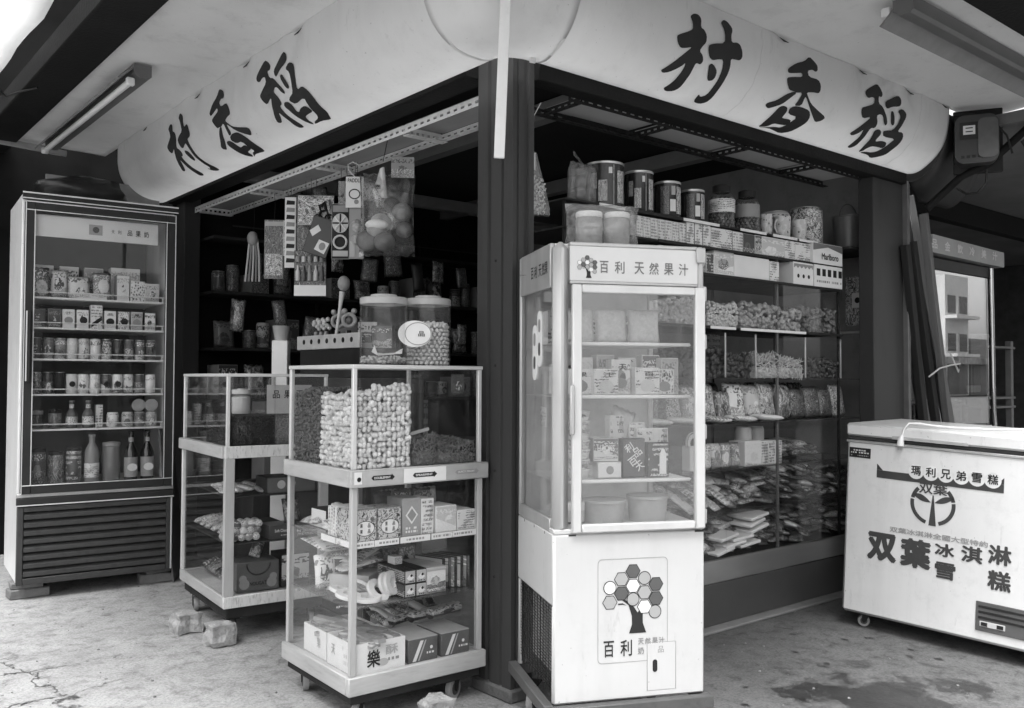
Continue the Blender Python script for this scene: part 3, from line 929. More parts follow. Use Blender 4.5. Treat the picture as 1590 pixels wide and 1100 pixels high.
GLY = {"cun":[[[-148,144],[-126,161],[-95,164],[-76,151],[-75,118],[-52,115],[-30,97],[-28,69],[-48,49],[-57,30],[-31,18],[-17,-1],[-26,-18],[-52,-17],[-55,-28],[-52,-68],[-54,-98],[-53,-139],[-65,-161],[-101,-174],[-127,-162],[-118,-142],[-110,-110],[-104,-80],[-102,-48],[-108,-30],[-119,-48],[-141,-69],[-166,-87],[-195,-97],[-215,-89],[-195,-70],[-169,-40],[-142,-7],[-114,24],[-108,33],[-136,23],[-165,16],[-190,31],[-206,55],[-188,66],[-149,84],[-124,99],[-126,116],[-135,131]],[[48,168],[67,185],[94,184],[124,167],[129,154],[123,134],[131,106],[168,115],[189,109],[208,87],[215,63],[203,49],[174,46],[145,43],[155,16],[160,-30],[160,-80],[167,-134],[160,-166],[134,-185],[97,-184],[80,-165],[76,-135],[97,-148],[121,-131],[120,-90],[120,-48],[114,-9],[100,30],[71,25],[36,13],[11,20],[-8,49],[-7,65],[24,78],[87,93],[81,131],[66,153]],[[23,-10],[36,2],[65,-6],[89,-22],[97,-45],[89,-61],[66,-69],[49,-56],[37,-34]]],"xiang":[[[-180,112],[-127,147],[-66,169],[-29,199],[12,186],[41,172],[46,149],[29,141],[3,146],[-31,134],[-13,110],[66,114],[94,94],[102,70],[93,56],[43,52],[1,42],[20,28],[63,3],[134,-14],[228,-33],[215,-55],[178,-71],[135,-52],[66,-15],[10,22],[1,19],[5,-20],[-43,-31],[-31,5],[-29,36],[-71,26],[-94,28],[-128,27],[-154,50],[-171,74],[-128,86],[-61,99],[-70,116],[-120,104],[-166,94],[-178,101]],[[-93,27],[-66,26],[-97,-6],[-131,-44],[-167,-65],[-197,-81],[-228,-70],[-224,-55],[-182,-34],[-135,5]],[[-126,-197],[-138,-145],[-136,-102],[-135,-61],[-116,-45],[-79,-46],[-62,-63],[-58,-93],[-55,-104],[9,-97],[27,-116],[12,-134],[-24,-140],[-68,-144],[-85,-173]],[[-118,-199],[-79,-178],[-39,-160],[0,-156],[16,-126],[35,-75],[-41,-75],[-61,-50],[-42,-32],[8,-24],[77,-27],[110,-51],[120,-82],[110,-123],[91,-163],[44,-193],[-11,-185],[-61,-181]]],"dao":[[[-239,133],[-197,159],[-145,186],[-103,169],[-76,148],[-84,130],[-114,132],[-96,99],[-53,90],[6,47],[30,23],[26,8],[0,18],[-32,49],[-61,52],[-85,39],[-52,8],[-53,-19],[-91,-25],[-88,-65],[-85,-105],[-81,-138],[-102,-163],[-135,-159],[-135,-131],[-126,-89],[-131,-58],[-139,-44],[-155,-67],[-194,-91],[-228,-82],[-200,-51],[-165,-14],[-128,26],[-197,4],[-226,25],[-238,50],[-207,62],[-140,87],[-143,113],[-170,116],[-207,102],[-239,115]],[[-43,119],[9,143],[77,172],[108,158],[117,132],[98,119],[30,106],[-15,86],[-35,98]],[[23,82],[48,87],[76,60],[94,30],[81,19],[58,28]],[[95,98],[137,115],[182,101],[189,79],[172,37],[153,0],[208,6],[236,-18],[239,-54],[223,-92],[209,-137],[173,-166],[142,-186],[82,-167],[4,-171],[33,-154],[93,-146],[125,-125],[147,-71],[168,-35],[60,-46],[26,-21],[54,-10],[102,-1],[130,42],[134,75]],[[-9,-172],[-31,-112],[-35,-64],[-49,-31],[-21,-17],[14,-23],[27,-42],[16,-70],[26,-81],[69,-68],[118,-66],[137,-85],[130,-104],[78,-106],[30,-111],[13,-135],[13,-153]]]}
def brush(g, side, uc, sc_, mirror, kx=1.0, ky=1.0):
    bm = bmesh.new()
    for pi, poly in enumerate(GLY[g]):
        pts = [Vector((x * .001 * kx, y * .001 * ky, 0)) for x, y in poly]
        # soften the corners of the traced stroke
        P = []
        for i, q in enumerate(pts):
            a, b = pts[i - 1], pts[(i + 1) % len(pts)]
            P += [q.lerp(a, .22), q.lerp(b, .22)]
        vs = [bm.verts.new((q.x, q.y, pi * .0004)) for q in P]
        for t in tessellate_polygon([P]):
            try: bm.faces.new([vs[i] for i in t])
            except ValueError: pass
    for k in range(-20, 21):
        bmesh.ops.bisect_plane(bm, geom=bm.verts[:] + bm.edges[:] + bm.faces[:], plane_co=(0, k * .012, 0), plane_no=(0, 1, 0))
    for k in range(-8, 9):
        bmesh.ops.bisect_plane(bm, geom=bm.verts[:] + bm.edges[:] + bm.faces[:], plane_co=(k * .03, 0, 0), plane_no=(1, 0, 0))
    for v in bm.verts:
        u = uc + (-v.co.x if mirror else v.co.x)
        v.co = vpt(side, u, sc_ + v.co.y, .0035 + v.co.z)
    me = bpy.data.meshes.new('brush_character')
    bmesh.ops.recalc_face_normals(bm, faces=bm.faces)
    bm.to_mesh(me); bm.free()
    return obj('brush_character', me, INK, aw)
for g, u in (('cun', .838), ('xiang', 1.569), ('dao', 2.284)):
    brush(g, 'R', u, {'cun': .2827, 'xiang': .2617, 'dao': .275}[g] - .03, False)
for g, u in (('cun', 2.55), ('xiang', 1.90), ('dao', 1.235)):
    brush(g, 'L', u, {'cun': .33, 'xiang': .32, 'dao': .33}[g] - .02, True, .90, 1.08)
for sd, us in (('R', (.35, 1.36, 2.03, 2.52, 2.9)), ('L', (.4, 1.05, 1.6, 2.25, 3.1))):
    for u in us:
        A_ = ARC_R if sd == 'R' else ARC_L
        p0, p1 = vpt(sd, u - .03, A_ * .965, .004), vpt(sd, u + .035, A_ * .945, .004)
        MB().tube([p0, Vector(p0).lerp(Vector(p1), .5) + Vector((0, 0, -.004)), p1], [.001, .0035, .001], 6).build('tack_fold', INK, aw)
for sd, us in (('R', (1.18, 2.62)), ('L', (.72, 2.9))):
    for u in us:
        A_ = ARC_R if sd == 'R' else ARC_L
        MB().tube([vpt(sd, u + .004 * math.sin(k * 1.3), A_ * (.04 + .92 * k / 24), .0) for k in range(25)], .0011, 5).build('seam', VINYLS, aw)
# seam tape and the batten hanging at the corner
o = MB().box(-.018, .018, -.006, .006, 0, 1.0, .002).build('batten', mat('white_batten', .7, .5, var=.06, dirt=.1))
o.location = (-.262, -.245, 1.938); o.rotation_euler = (R(.5), R(2.0), R(-38))
tag(o, 'long white batten hanging down in front of the dark corner post', 'batten')
o = MB().box(-.012, .012, -.004, .004, 0, .09, .002).build('tape_strip', VINYL)
o.location = (.035, -.07, 2.375); o.rotation_euler = (0, R(4), R(-20))
tag(o, 'short torn white strip dangling beside the batten at the awning corner', 'strip')
# tube lamps under the soffit
def tube_lamp(label, loc, rz, Ln, ty=.022, tz=-.032):
    t = thing('tube_lamp', label, 'lamp', loc, rz)
    MB().prism([(-.07, .055), (-.07, .0), (-.058, -.012), (-.015, -.012), (.014, .008), (.014, .055)], 0, Ln, 'x').build('housing', BULBD, t)
    MB().prism([(.014, .03), (.075, -.03), (.083, -.024), (.018, .038)], .02, Ln - .02, 'x').build('reflector', mat('reflector', .2, .5), t)
    MB().tube([(.05, ty, tz), (Ln - .05, ty, tz)], .0165, 14).build('tube', TUBE, t)
    for x in (.02, Ln - .045):
        MB().box(x, x + .026, ty - .02, ty + .02, tz - .02, tz + .02, .005).build('lamp_holder', WPLAST, t)
    return t
tube_lamp('long unlit tube lamp under the soffit beside the tall fridge', (-.775, 1.95, 2.678), 90, 1.82)
tube_lamp('long unlit tube lamp under the soffit above the chest freezer', (1.34, -.80, 2.678), 0, 1.93, .058, .028)
# plastic sheet beyond the edge beam, with its pole
V, F = [], []
for i in range(41):
    for j in range(13):
        u, v = i / 40, j / 12
        V.append((-1.17 - .9 * v, 5.2 - 6.0 * u, 2.90 + .22 * v + .035 * math.sin(u * 46 + 2 * v) * (.3 + v) + .03 * mnoise.noise(Vector((u * 20, v * 3, 0)))))
for i in range(40):
    for j in range(12):
        F.append((i * 13 + j, (i + 1) * 13 + j, (i + 1) * 13 + j + 1, i * 13 + j + 1))
o = obj('plastic_sheet', raw_mesh('plastic_sheet', V, F), TARP)
s_ = o.modifiers.new('thick', 'SOLIDIFY'); s_.thickness = .001
tag(o, 'bright translucent plastic sheet stretched beyond the dark edge beam', 'sheet')
o = MB().tube([(-1.5, 5.2, 2.86), (-1.5, -.5, 2.86)], .03, 10).build('sheet_pole', BEAM)
tag(o, 'dark pole carrying the plastic sheet beyond the edge beam', 'pole')
o = MB().tube([(-1.42, 2.6, 2.95), (-1.36, 2.62, 2.85), (-1.30, 2.66, 2.76), (-1.24, 2.72, 2.70), (-1.19, 2.8, 2.69), (-1.14, 2.72, 2.705), (-1.08, 2.6, 2.71)], .006, 6).build('cord', BLACK)
tag(o, 'black cord looped under the edge beam near the plastic sheet', 'cord')
# wall and clutter behind the fridge
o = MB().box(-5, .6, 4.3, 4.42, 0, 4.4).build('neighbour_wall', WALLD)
tag(o, 'dark wall of the house behind the tall fridge', 'wall')
o = MB().box(-.82, -.12, 3.60, 3.612, 2.05, 2.47, .003).build('flat_sheet', mat('dim_panel', .28, .6))
tag(o, 'grey flat sheet standing upright behind the tall fridge', 'sheet')
o = MB().box(-1.3, -.62, -.012, .012, -.02, .02, .004).build('loose_batten', mat('pale_batten', .3, .6), loc=(0, 3.95, 2.66), rot=(0, R(3), 0))
tag(o, 'pale loose batten under the far end of the soffit', 'batten')

# ------------------------------------------------------------------ goods
def place(fr, x, y, z):
    return fr.w(x, y, z)
def carton(fr, x, y, z, w, d, h, label, m=CARDW, front=None, rz=0.0, group=None, cat='box', name='carton', side=None, flap=True, c=.0015):
    t = thing(name, label, cat, fr.w(x, y, z), 0, group, rot=fr.rot(rz))
    MB().box(-w / 2, w / 2, 0, d, 0, h, c).build('box_body', m, t)
    if front is not None:
        MB().box(-w / 2 + .0025, w / 2 - .0025, -.0007, .001, .0025, h - .0025).build('front_label', front, t)
    if side is not None:
        MB().box(-w / 2 - .0007, -w / 2 + .001, .0025, d - .0025, .0025, h - .0025).build('side_label', side, t)
    if flap:
        MB().box(-w / 2 + .001, w / 2 - .001, .0012, d * .55, h - .0004, h + .0008).build('top_flap', m, t)
    return t
_CAN = {}
def can(fr, x, y, z, r, h, label, m, group=None, name='drink_can', cat='can', lidm=METALL, rz=0.0):
    t = thing(name, label, cat, fr.w(x, y, z), 0, group, rot=fr.rot(rz))
    k = (round(r, 4), round(h, 4))
    if k not in _CAN:
        a = MB().lathe([(r * .8, 0), (r * .86, .003), (r, .011), (r, h - .014), (r * .86, h - .003)], 20).mesh('can_body')
        b = MB().lathe([(r * .86, h - .003), (r * .9, h - .001), (r * .9, h), (r * .82, h), (r * .8, h - .004), (0.0001, h - .004)], 20, cap=False).mesh('lid')
        _CAN[k] = (a, b)
    obj('can_body', _CAN[k][0], m, t)
    obj('lid', _CAN[k][1], lidm, t)
    return t
def bottle(fr, x, y, z, r, h, label, gm=BLACK, lm=PAPER, cm=CARDD, group=None, neck=.34, shoulder=.62, name='bottle', cat='bottle', lab=(.1, .5), emblem=None):
    t = thing(name, label, cat, fr.w(x, y, z), 0, group, rot=fr.rot())
    MB().lathe([(r * .9, 0), (r, .006), (r, h * shoulder), (r * .8, h * (shoulder + .08)), (r * neck, h * (shoulder + .2)), (r * neck, h * .94), (r * neck * 1.15, h * .945), (r * neck * 1.15, h * .96)], 18).build('bottle_body', gm, t)
    MB().lathe([(r * neck * 1.2, h * .955), (r * neck * 1.2, h * .995), (r * neck, h)], 14).build('cap', cm, t)
    if lab:
        l = MB().lathe([(r + .0006, h * lab[0]), (r + .0006, h * lab[1])], 18, cap=False).build('label', lm, t)
        if emblem:
            e = MB().lathe([(.0001, 0), (r * .72, 0), (r * .74, .001)], 20, Matrix.Translation((0, -r - .0012, h * (lab[0] + lab[1]) / 2)) @ Matrix.Rotation(R(90), 4, 'X') @ Matrix.Scale(.8, 4, (0, 1, 0)), cap=False)
            e.build('emblem', emblem, t)
        if shoulder < .6:
            MB().lathe([(r * neck + .0008, h * (shoulder + .22)), (r * neck + .0008, h * .86)], 14, cap=False).build('neck_label', lm, t)
    return t
def _pillow(seed, nx=8, nz=10):
    V, F = [], []
    r_ = random.Random(seed)
    ph = [r_.uniform(0, 6) for _ in range(6)]
    for s in (1, -1):
        for j in range(nz + 1):
            for i in range(nx + 1):
                u, v = i / nx, j / nz
                e = (1 - abs(2 * u - 1) ** 3) * (1 - abs(2 * v - 1) ** 5)
                b = e ** .6 * .5
                wr = .10 * e ** .4 * (mnoise.noise(Vector((u * 4 + seed * 7.3, v * 5, s * 2.0))) + .5 * mnoise.noise(Vector((u * 9, v * 9 + seed * 3.1, s))))
                zig = .012 * (1 if i % 2 else -1) if j in (0, nz) else 0
                xx = (u - .5) * (1 - .06 * math.sin(v * math.pi)) + .015 * math.sin(v * 9 + ph[0]) * 0
                V.append((xx, s * (b + wr) + .06 * math.sin(v * 4 + ph[1]) * .3, v + zig))
    n = nx + 1; o_ = n * (nz + 1)
    for k in (0, o_):
        for j in range(nz):
            for i in range(nx):
                q = (k + j * n + i, k + j * n + i + 1, k + (j + 1) * n + i + 1, k + (j + 1) * n + i)
                F.append(q if k == 0 else q[::-1])
    me = bpy.data.meshes.new('packet')
    me.from_pydata(V, [], F)
    bm = bmesh.new(); bm.from_mesh(me)
    bmesh.ops.remove_doubles(bm, verts=bm.verts, dist=.002)
    bmesh.ops.recalc_face_normals(bm, faces=bm.faces)
    bm.to_mesh(me); bm.free()
    me.polygons.foreach_set('use_smooth', [True] * len(me.polygons))
    me.materials.append(P1)
    return me
PILLOW = [_pillow(k) for k in range(7)]
def packet(fr, x, y, z, w, h, t, label, m, group=None, rz=0.0, rx=0.0, ry=0.0, name='snack_packet', cat='packet', v=None):
    me = PILLOW[rnd.randrange(7) if v is None else v]
    if rx > 30: rx = -rx          # lying packets point into the shelf
    o = obj(name, me, m)
    o.location = fr.w(x, y, z)
    o.rotation_euler = (Matrix.Rotation(R(fr.rz + rz), 3, 'Z') @ Matrix.Rotation(R(ry), 3, 'Y') @ Matrix.Rotation(R(rx), 3, 'X')).to_euler()
    o.scale = (w, t, h)
    return tag(o, label, cat, group)
def jar(fr, x, y, z, r, h, label, content=None, fill=.6, lidm=WPLAST, gm=JARG, name='jar', cat='jar', group=None, lid_h=.02, label_m=None, lab=(.3, .6)):
    t = thing(name, label, cat, fr.w(x, y, z), 0, group, rot=fr.rot())
    MB().lathe([(r * .93, 0), (r, .008), (r, h - lid_h - .012), (r * .9, h - lid_h)], 28).build('jar_body', gm, t)
    MB().lathe([(r * .95, h - lid_h), (r * .97, h - .004), (r * .9, h), (r * .45, h), (r * .42, h + .004), (.0001, h + .004)], 28, cap=False).build('lid', lidm, t)
    if content is not None:
        MB().lathe([(r * .9, .006), (r * .95, .014), (r * .95, h * fill), (r * .6, h * fill + .006), (.0001, h * fill + .008)], 24, cap=False).build('contents', content, t)
    if label_m is not None:
        MB().lathe([(r + .0008, h * lab[0]), (r + .0008, h * lab[1])], 28, cap=False).build('label', label_m, t)
    return t
# little shapes for loose goods
def _nut(n=7, segs=7, L=.029, r=.0090):
    prof = [(.0, -.5), (.62, -.42), (.98, -.25), (.88, 0), (.96, .24), (.6, .42), (0, .5)]
    V = [(-.5 * L, 0, 0)]
    for q, xx in prof[1:-1]:
        for i in range(segs):
            a = 2 * math.pi * i / segs
            V.append((xx * L, q * r * math.cos(a), q * r * math.sin(a)))
    V.append((.5 * L, 0, 0))
    F = [(0, 1 + (i + 1) % segs, 1 + i) for i in range(segs)]
    for k in range(len(prof) - 3):
        for i in range(segs):
            j = (i + 1) % segs
            F.append((1 + k * segs + i, 1 + k * segs + j, 1 + (k + 1) * segs + j, 1 + (k + 1) * segs + i))
    e = len(V) - 1
    F += [(e, e - segs + i, e - segs + (i + 1) % segs) for i in range(segs)]
    return V, F
def _blob(sx, sy, sz, seed=0):
    b = MB().sphere((0, 0, 0), 1, 6, 4)
    r_ = random.Random(seed)
    return [(x * sx * r_.uniform(.8, 1.15), y * sy * r_.uniform(.8, 1.15), z * sz * r_.uniform(.8, 1.15)) for x, y, z in b.v], b.f
def heap(name, parent, fr, x0, x1, y0, y1, z0, z1, base, pitch, m, core, wob=.02, faces=('front', 'left', 'top'), flat=None):
    """a bin of loose goods: its outer layer of pieces round a solid core, as one mesh"""
    Ms = []
    bv, bf = base
    def top(x, y):
        return z1 + wob * mnoise.noise(Vector((x * 11, y * 11, z1 * 7)))
    def put(x, y, z):
        Ms.append(Matrix.Translation((x, y, z)) @ (flat() if flat else rand_rot()) @ Matrix.Scale(rnd.uniform(.85, 1.15), 4))
    j = lambda: rnd.uniform(-.35, .35) * pitch
    if 'front' in faces:
        x = x0 + pitch / 2
        while x < x1:
            z = z0 + pitch / 2
            while z < top(x, y0):
                put(x + j(), y0 + pitch * .5 + abs(j()), z + j()); z += pitch * .8
            x += pitch * .85
    if 'left' in faces:
        y = y0 + pitch / 2
        while y < y1:
            z = z0 + pitch / 2
            while z < top(x0, y):
                put(x0 + pitch * .5 + abs(j()), y + j(), z + j()); z += pitch * .8
            y += pitch * .85
    if 'top' in faces:
        x = x0 + pitch / 2
        while x < x1:
            y = y0 + pitch / 2
            while y < y1:
                put(x + j(), y + j(), top(x, y) - pitch * .1); y += pitch * .85
            x += pitch * .85
    V, F = merged(bv, bf, Ms)
    k = len(V)
    s = pitch * .7
    c = MB().box(x0 + s, x1 - .002, y0 + s, y1 - .002, z0 + .001, z1 - wob - s * .5)
    V = np.concatenate([V, np.array(c.v)]); F = F + [tuple(i + k for i in f) for f in c.f]
    me = raw_mesh(name, V, F)
    o = obj(name, me, m)
    o.matrix_world = fr.M
    if parent is not None:
        o.parent = parent; o.matrix_world = Matrix.Identity(4); o.location = (0, 0, 0)
    return o
def text_lines(parent, x0, x1, z0, z1, rows, m, y=-.0014, seed=0, face='front'):
    """small print: rows of short bars joined as one part"""
    r_ = random.Random(seed)
    b = MB()
    rh = (z1 - z0) / rows
    for k in range(rows):
        z = z0 + rh * k
        x = x0
        while x < x1:
            w = r_.uniform(.3, 1.1) * rh
            if r_.random() < .82:
                if face == 'front': b.add([(x, y, z + rh * .2), (min(x + w, x1), y, z + rh * .2), (min(x + w, x1), y, z + rh * .8), (x, y, z + rh * .8)], [(0, 1, 2, 3)])
                else: b.add([(y, x, z + rh * .2), (y, min(x + w, x1), z + rh * .2), (y, min(x + w, x1), z + rh * .8), (y, x, z + rh * .8)], [(0, 3, 2, 1)])
            x += w + rh * .35
    if b.v:
        return tag(b.build('small_print', m, parent, smooth=False))
def disc(parent, name, m, x, z, r, y=-.0016, sq=1.0, n=24, ring=0.0, t=.0008):
    """a flat printed disc or ring on a front face"""
    vs, fs = [], []
    for i in range(n):
        a = 2 * math.pi * i / n
        vs.append((x + r * math.cos(a), y, z + r * sq * math.sin(a)))
    if ring:
        for i in range(n):
            a = 2 * math.pi * i / n
            vs.append((x + (r - ring) * math.cos(a), y, z + (r * sq - ring) * math.sin(a)))
        fs = [(i, (i + 1) % n, n + (i + 1) % n, n + i) for i in range(n)]
    else:
        fs = [tuple(range(n))]
    me = bpy.data.meshes.new(name); me.from_pydata(vs, [], fs)
    return obj(name, me, m, parent)
def flatpoly(parent, name, m, pts, y=-.0016):
    b = MB()
    n = len(pts)
    b.add([(p[0], y, p[1]) for p in pts], [tuple(t) for t in tessellate_polygon([[Vector((p[0], p[1], 0)) for p in pts]])])
    me = bpy.data.meshes.new(name); me.from_pydata(b.v, [], b.f)
    return obj(name, me, m, parent)

# ------------------------------------------------------------------ tall glass-door fridge
FR = Frame((-1.096, 2.813), -5)
fw, fd = .795, .62
T = thing('display_fridge', 'tall white glass-door display fridge with dark louvred base standing on bricks', 'fridge', FR.w(0, 0, 0), -5)
zb, zt = .088, 2.192
MB().box(0, .03, .03, fd, zb, zt, .006).build('side_panel', WHITED, T)
MB().box(fw - .03, fw, .03, fd, zb, zt, .006).build('side_panel', WHITED, T)
MB().box(.031, fw - .031, fd - .04, fd - .001, zb, zt - .001).build('back_panel', mat('shaded_liner', .07, .5), T)  # liner coloured dark to stand for the shade behind the stock
MB().box(.031, fw - .031, .03, fd - .041, zt - .06, zt - .002).build('top_panel', WHITED, T)
MB().box(.031, fw - .031, .03, fd - .041, .53, .60).build('bottom_tray', LINER, T)
b = MB(); b.box(.0, fw + .012, -.005, .03, 2.160, 2.197, .002); ob = b.build('crown_trim', FRAMED, T)
MB().box(-.002, fw + .014, -.009, -.0055, 2.190, 2.1975).build('trim_line', ALUB, ob)
MB().box(-.002, fw + .014, -.009, -.0055, 2.160, 2.166).build('trim_line', ALUB, ob)
# door
dr = MB().box(.012, .06, -.02, .028, .57, 2.146, .003).box(fw - .05, fw - .002, -.02, .028, .57, 2.146, .003).box(.0605, fw - .0505, -.02, .028, 2.100, 2.146, .003).box(.0605, fw - .0505, -.02, .028, .57, .616, .003).build('door', FRAMED, T)
for (a, b_, c, d) in ((.012, .017, .57, 2.146), (.0555, .0605, .613, 2.103), (fw - .0555, fw - .0505, .613, 2.103), (fw - .006, fw - .001, .57, 2.146)):
    MB().box(a, b_, -.0235, -.0195, c, d, .001).build('door_trim', ALUB, dr)
for (c, d) in ((2.141, 2.1465), (2.097, 2.102), (.612, .617)):
    MB().box(.0175, fw - .0065, -.0232, -.0197, c, d, .001).build('door_trim', ALUB, dr)
MB().box(.058, fw - .052, .002, .007, .614, 2.102).build('glass_pane', GLASSF, dr)
MB().box(.020, .046, -.05, -.0238, 1.17, 1.555, .006).build('handle', FRAMED, dr)
MB().box(.0195, .026, -.0525, -.0505, 1.175, 1.55).build('handle_trim', ALUB, dr)
sg = MB().box(.062, .70, .012, .02, 1.965, 2.085, .002).build('sign_panel', mat('sign_panel_white', .6, .35, var=.05), T)
MB().box(.33, .40, .0105, .0118, 1.995, 2.052).build('emblem', CARDG, sg)
disc(sg, 'emblem_disc', CARDD, .366, 2.024, .017, .0098)
for k, (x, w) in enumerate(((.455, .016), (.49, .018), (.545, .026), (.59, .028), (.635, .027))):
    letter(['天', '利', '品', '果', '奶'][k], .012, INK, sg, x, 2.022, w, w * 1.25, .0108)
shelves = [1.632, 1.465, 1.292, 1.098, .905]
for z in shelves:
    b = MB()
    for k in range(22):
        y = .06 + k * .024
        b.tube([(.034, y, z), (fw - .036, y, z)], .0022, 5)
    for x in (.05, fw / 2, fw - .05):
        b.tube([(x, .05, z - .004), (x, .56, z - .004)], .003, 5)
    sh = b.build('wire_shelf', ALUB, T)
    MB().box(.034, fw - .036, .050, .054, z - .004, z + .006).build('shelf_edge', ALUB, sh)
    MB().tube([(.034, .05, z + .032), (fw - .036, .05, z + .032)], .0035, 6).build('guard_rail', ALUB, sh)
    for x in (.06, .39, .74):
        MB().tube([(x, .05, z), (x, .05, z + .032)], .003, 5).build('rail_post', ALUB, sh)
# louvred base
MB().box(-.004, fw + .008, -.012, .03, .505, .548, .004).build('base_band', FRAMED, T)
MB().box(-.005, fw + .009, -.0145, -.0123, .505, .511).build('band_trim', ALUB, T)
MB().box(-.004, fw + .008, .002, .03, .548, .568, .002).build('band_trim', ALU, T)
gr = MB().box(.0, .03, -.008, .029, zb - .005, .500, .003).box(fw - .03, fw - .008, -.008, .029, zb - .005, .500, .003).box(.0305, fw - .0305, -.008, .029, .472, .500, .003).box(.0305, fw - .0305, -.008, .029, zb - .005, .118, .003).build('grille_frame', GRILLE, T)
MB().box(fw - .007, fw + .002, -.006, .029, zb, .500, .002).build('edge_strip', WHITED, T)
for k in range(8):
    z = .126 + k * .0435
    MB().prism([(-.004, z), (.024, z + .014), (.024, z + .04), (.0175, z + .04), (-.008, z + .022), (-.0085, z + .003)], .032, fw - .032, 'x').build('louvre', GRILLE, T)
MB().box(.0305, fw - .0305, .0295, .034, zb, .50).build('grille_back', BLACK, T)
def brick(x, y, z, w, d, h, label, rz=0):
    o = MB().box(-w / 2, w / 2, -d / 2, d / 2, 0, h, .006).build('brick', BRICKM)
    o.location = FR.w(x, y, z); o.rotation_euler = (0, 0, R(-5 + rz))
    tag(o, label, 'brick', 'bricks under the tall fridge')
brick(.07, .1, 0, .20, .10, .052, 'lower grey brick under the near corner of the tall fridge', 6)
brick(.06, .1, .052, .16, .09, .036, 'thin upper brick wedged under the near corner of the tall fridge')
brick(.74, .1, 0, .2, .1, .055, 'dark brick under the far corner of the tall fridge by the seed cabinet', -4)
brick(.74, .1, .055, .14, .09, .033, 'small shim brick on the dark brick under the tall fridge')
# shelf 1: packs and cartons
g = 'goods on the fridge shelves'
yy = .075
pk = [(.10, .10, .17, P2), (.20, .09, .16, P8), (.30, .12, .13, P2), (.42, .10, .16, P6)]
for k, (x, w, h, m) in enumerate(pk):
    packet(FR, x, yy + .04, 1.637, w, h, .05, ORD[k] + ' bright drink pouch from the handle on the fridge top shelf', m, g, rx=-6, name='drink_pouch', cat='pouch')
for k, (x, w, h, m, f) in enumerate([(.36, .17, .035, CARDW, P4), (.53, .07, .15, CARDG, P6), (.61, .08, .12, CARDW, P7), (.69, .08, .11, CARDW, P8)]):
    carton(FR, x, yy + .02, 1.637 if k else 1.637, w, .07, h, ['low white pack lying in front on the fridge top shelf', 'tall striped pack on the fridge top shelf', 'spotted juice pack on the fridge top shelf', 'pictured juice pack at the hinge end of the fridge top shelf'][k], m, f, group=g)
carton(FR, .56, yy + .11, 1.637, .16, .07, .2, 'big dim pack at the back of the fridge top shelf', CARDW, P6, group=g)
for k in range(3):
    carton(FR, .13 + k * .13, yy + .12, 1.637, .1, .07, .19, ORD[k] + ' pale tall carton at the back of the fridge top shelf', CARDW, P2, group=g)
# shelf 2: small juice cartons with fruit pictures
for k in range(9):
    x = .10 + k * .072
    h = .105 if k != 4 else .135
    t = carton(FR, x, yy, 1.470, .062, .05, h, ORD[k] + ' small juice carton from the handle on the second fridge shelf', [CARDD, CARDG, CARDW, CARDW, CARDW, CARDW, CARDG, CARDW, CARDD][k], [P5, P3, P2, P8, P4, P2, P7, P8, P6][k], group=g)
    if k in (2, 5, 7):
        disc(t, 'fruit_picture', CARDG if k != 5 else CARDD, 0, h * .42, .022, -.0016, .9)
        letter(['果', '汁', '品'][(k // 2) % 3], .012, INK, t, 0, h * .82, .03, .014, -.0015)
    if k == 4:
        flatpoly(t, 'stripe', CARDD, [(-.028, .03), (.028, .075), (.028, .05), (-.028, .008)])
    if k in (3, 6):
        disc(t, 'fruit_picture', CARDD, .004, h * .45, .02, -.0016)
for k in range(7):
    carton(FR, .13 + k * .09, yy + .10, 1.470, .064, .05, .10, ORD[k] + ' juice carton in the rear row of the second fridge shelf', [CARDW, CARDG][k % 2], P2, group=g)
# shelves 3 and 4: cans
mats3 = [P5, P3, P8, P2, P6, P2, P8, P3, P6, P2, P3]
for k in range(11):
    t = can(FR, .090 + k * .060, yy + .04, 1.297, .029, .118, ORD[k] + ' drink can from the handle on the third fridge shelf', mats3[k], g)
for k in range(11):
    t = can(FR, .090 + k * .060, yy + .04, 1.103, .029, .112 if k > 2 else .122, ORD[k] + ' drink can from the handle on the fourth fridge shelf', [P9, P6, CARDD, CARDW, P2, P2, P8, P8, P6, P3, P2][k], g)
    if k in (3, 6, 7, 8):
        e = disc(t, 'can_emblem', CARDD if k != 8 else CARDW, 0, .055, .016, -.0305)
for k in range(9):
    can(FR, .12 + k * .066, yy + .13, 1.297, .029, .118, ORD[k] + ' can in the rear row of the third fridge shelf', [P5, P2, P3][k % 3], g)
    can(FR, .12 + k * .066, yy + .13, 1.103, .029, .11, ORD[k] + ' can in the rear row of the fourth fridge shelf', [P2, P1, P9][k % 3], g)
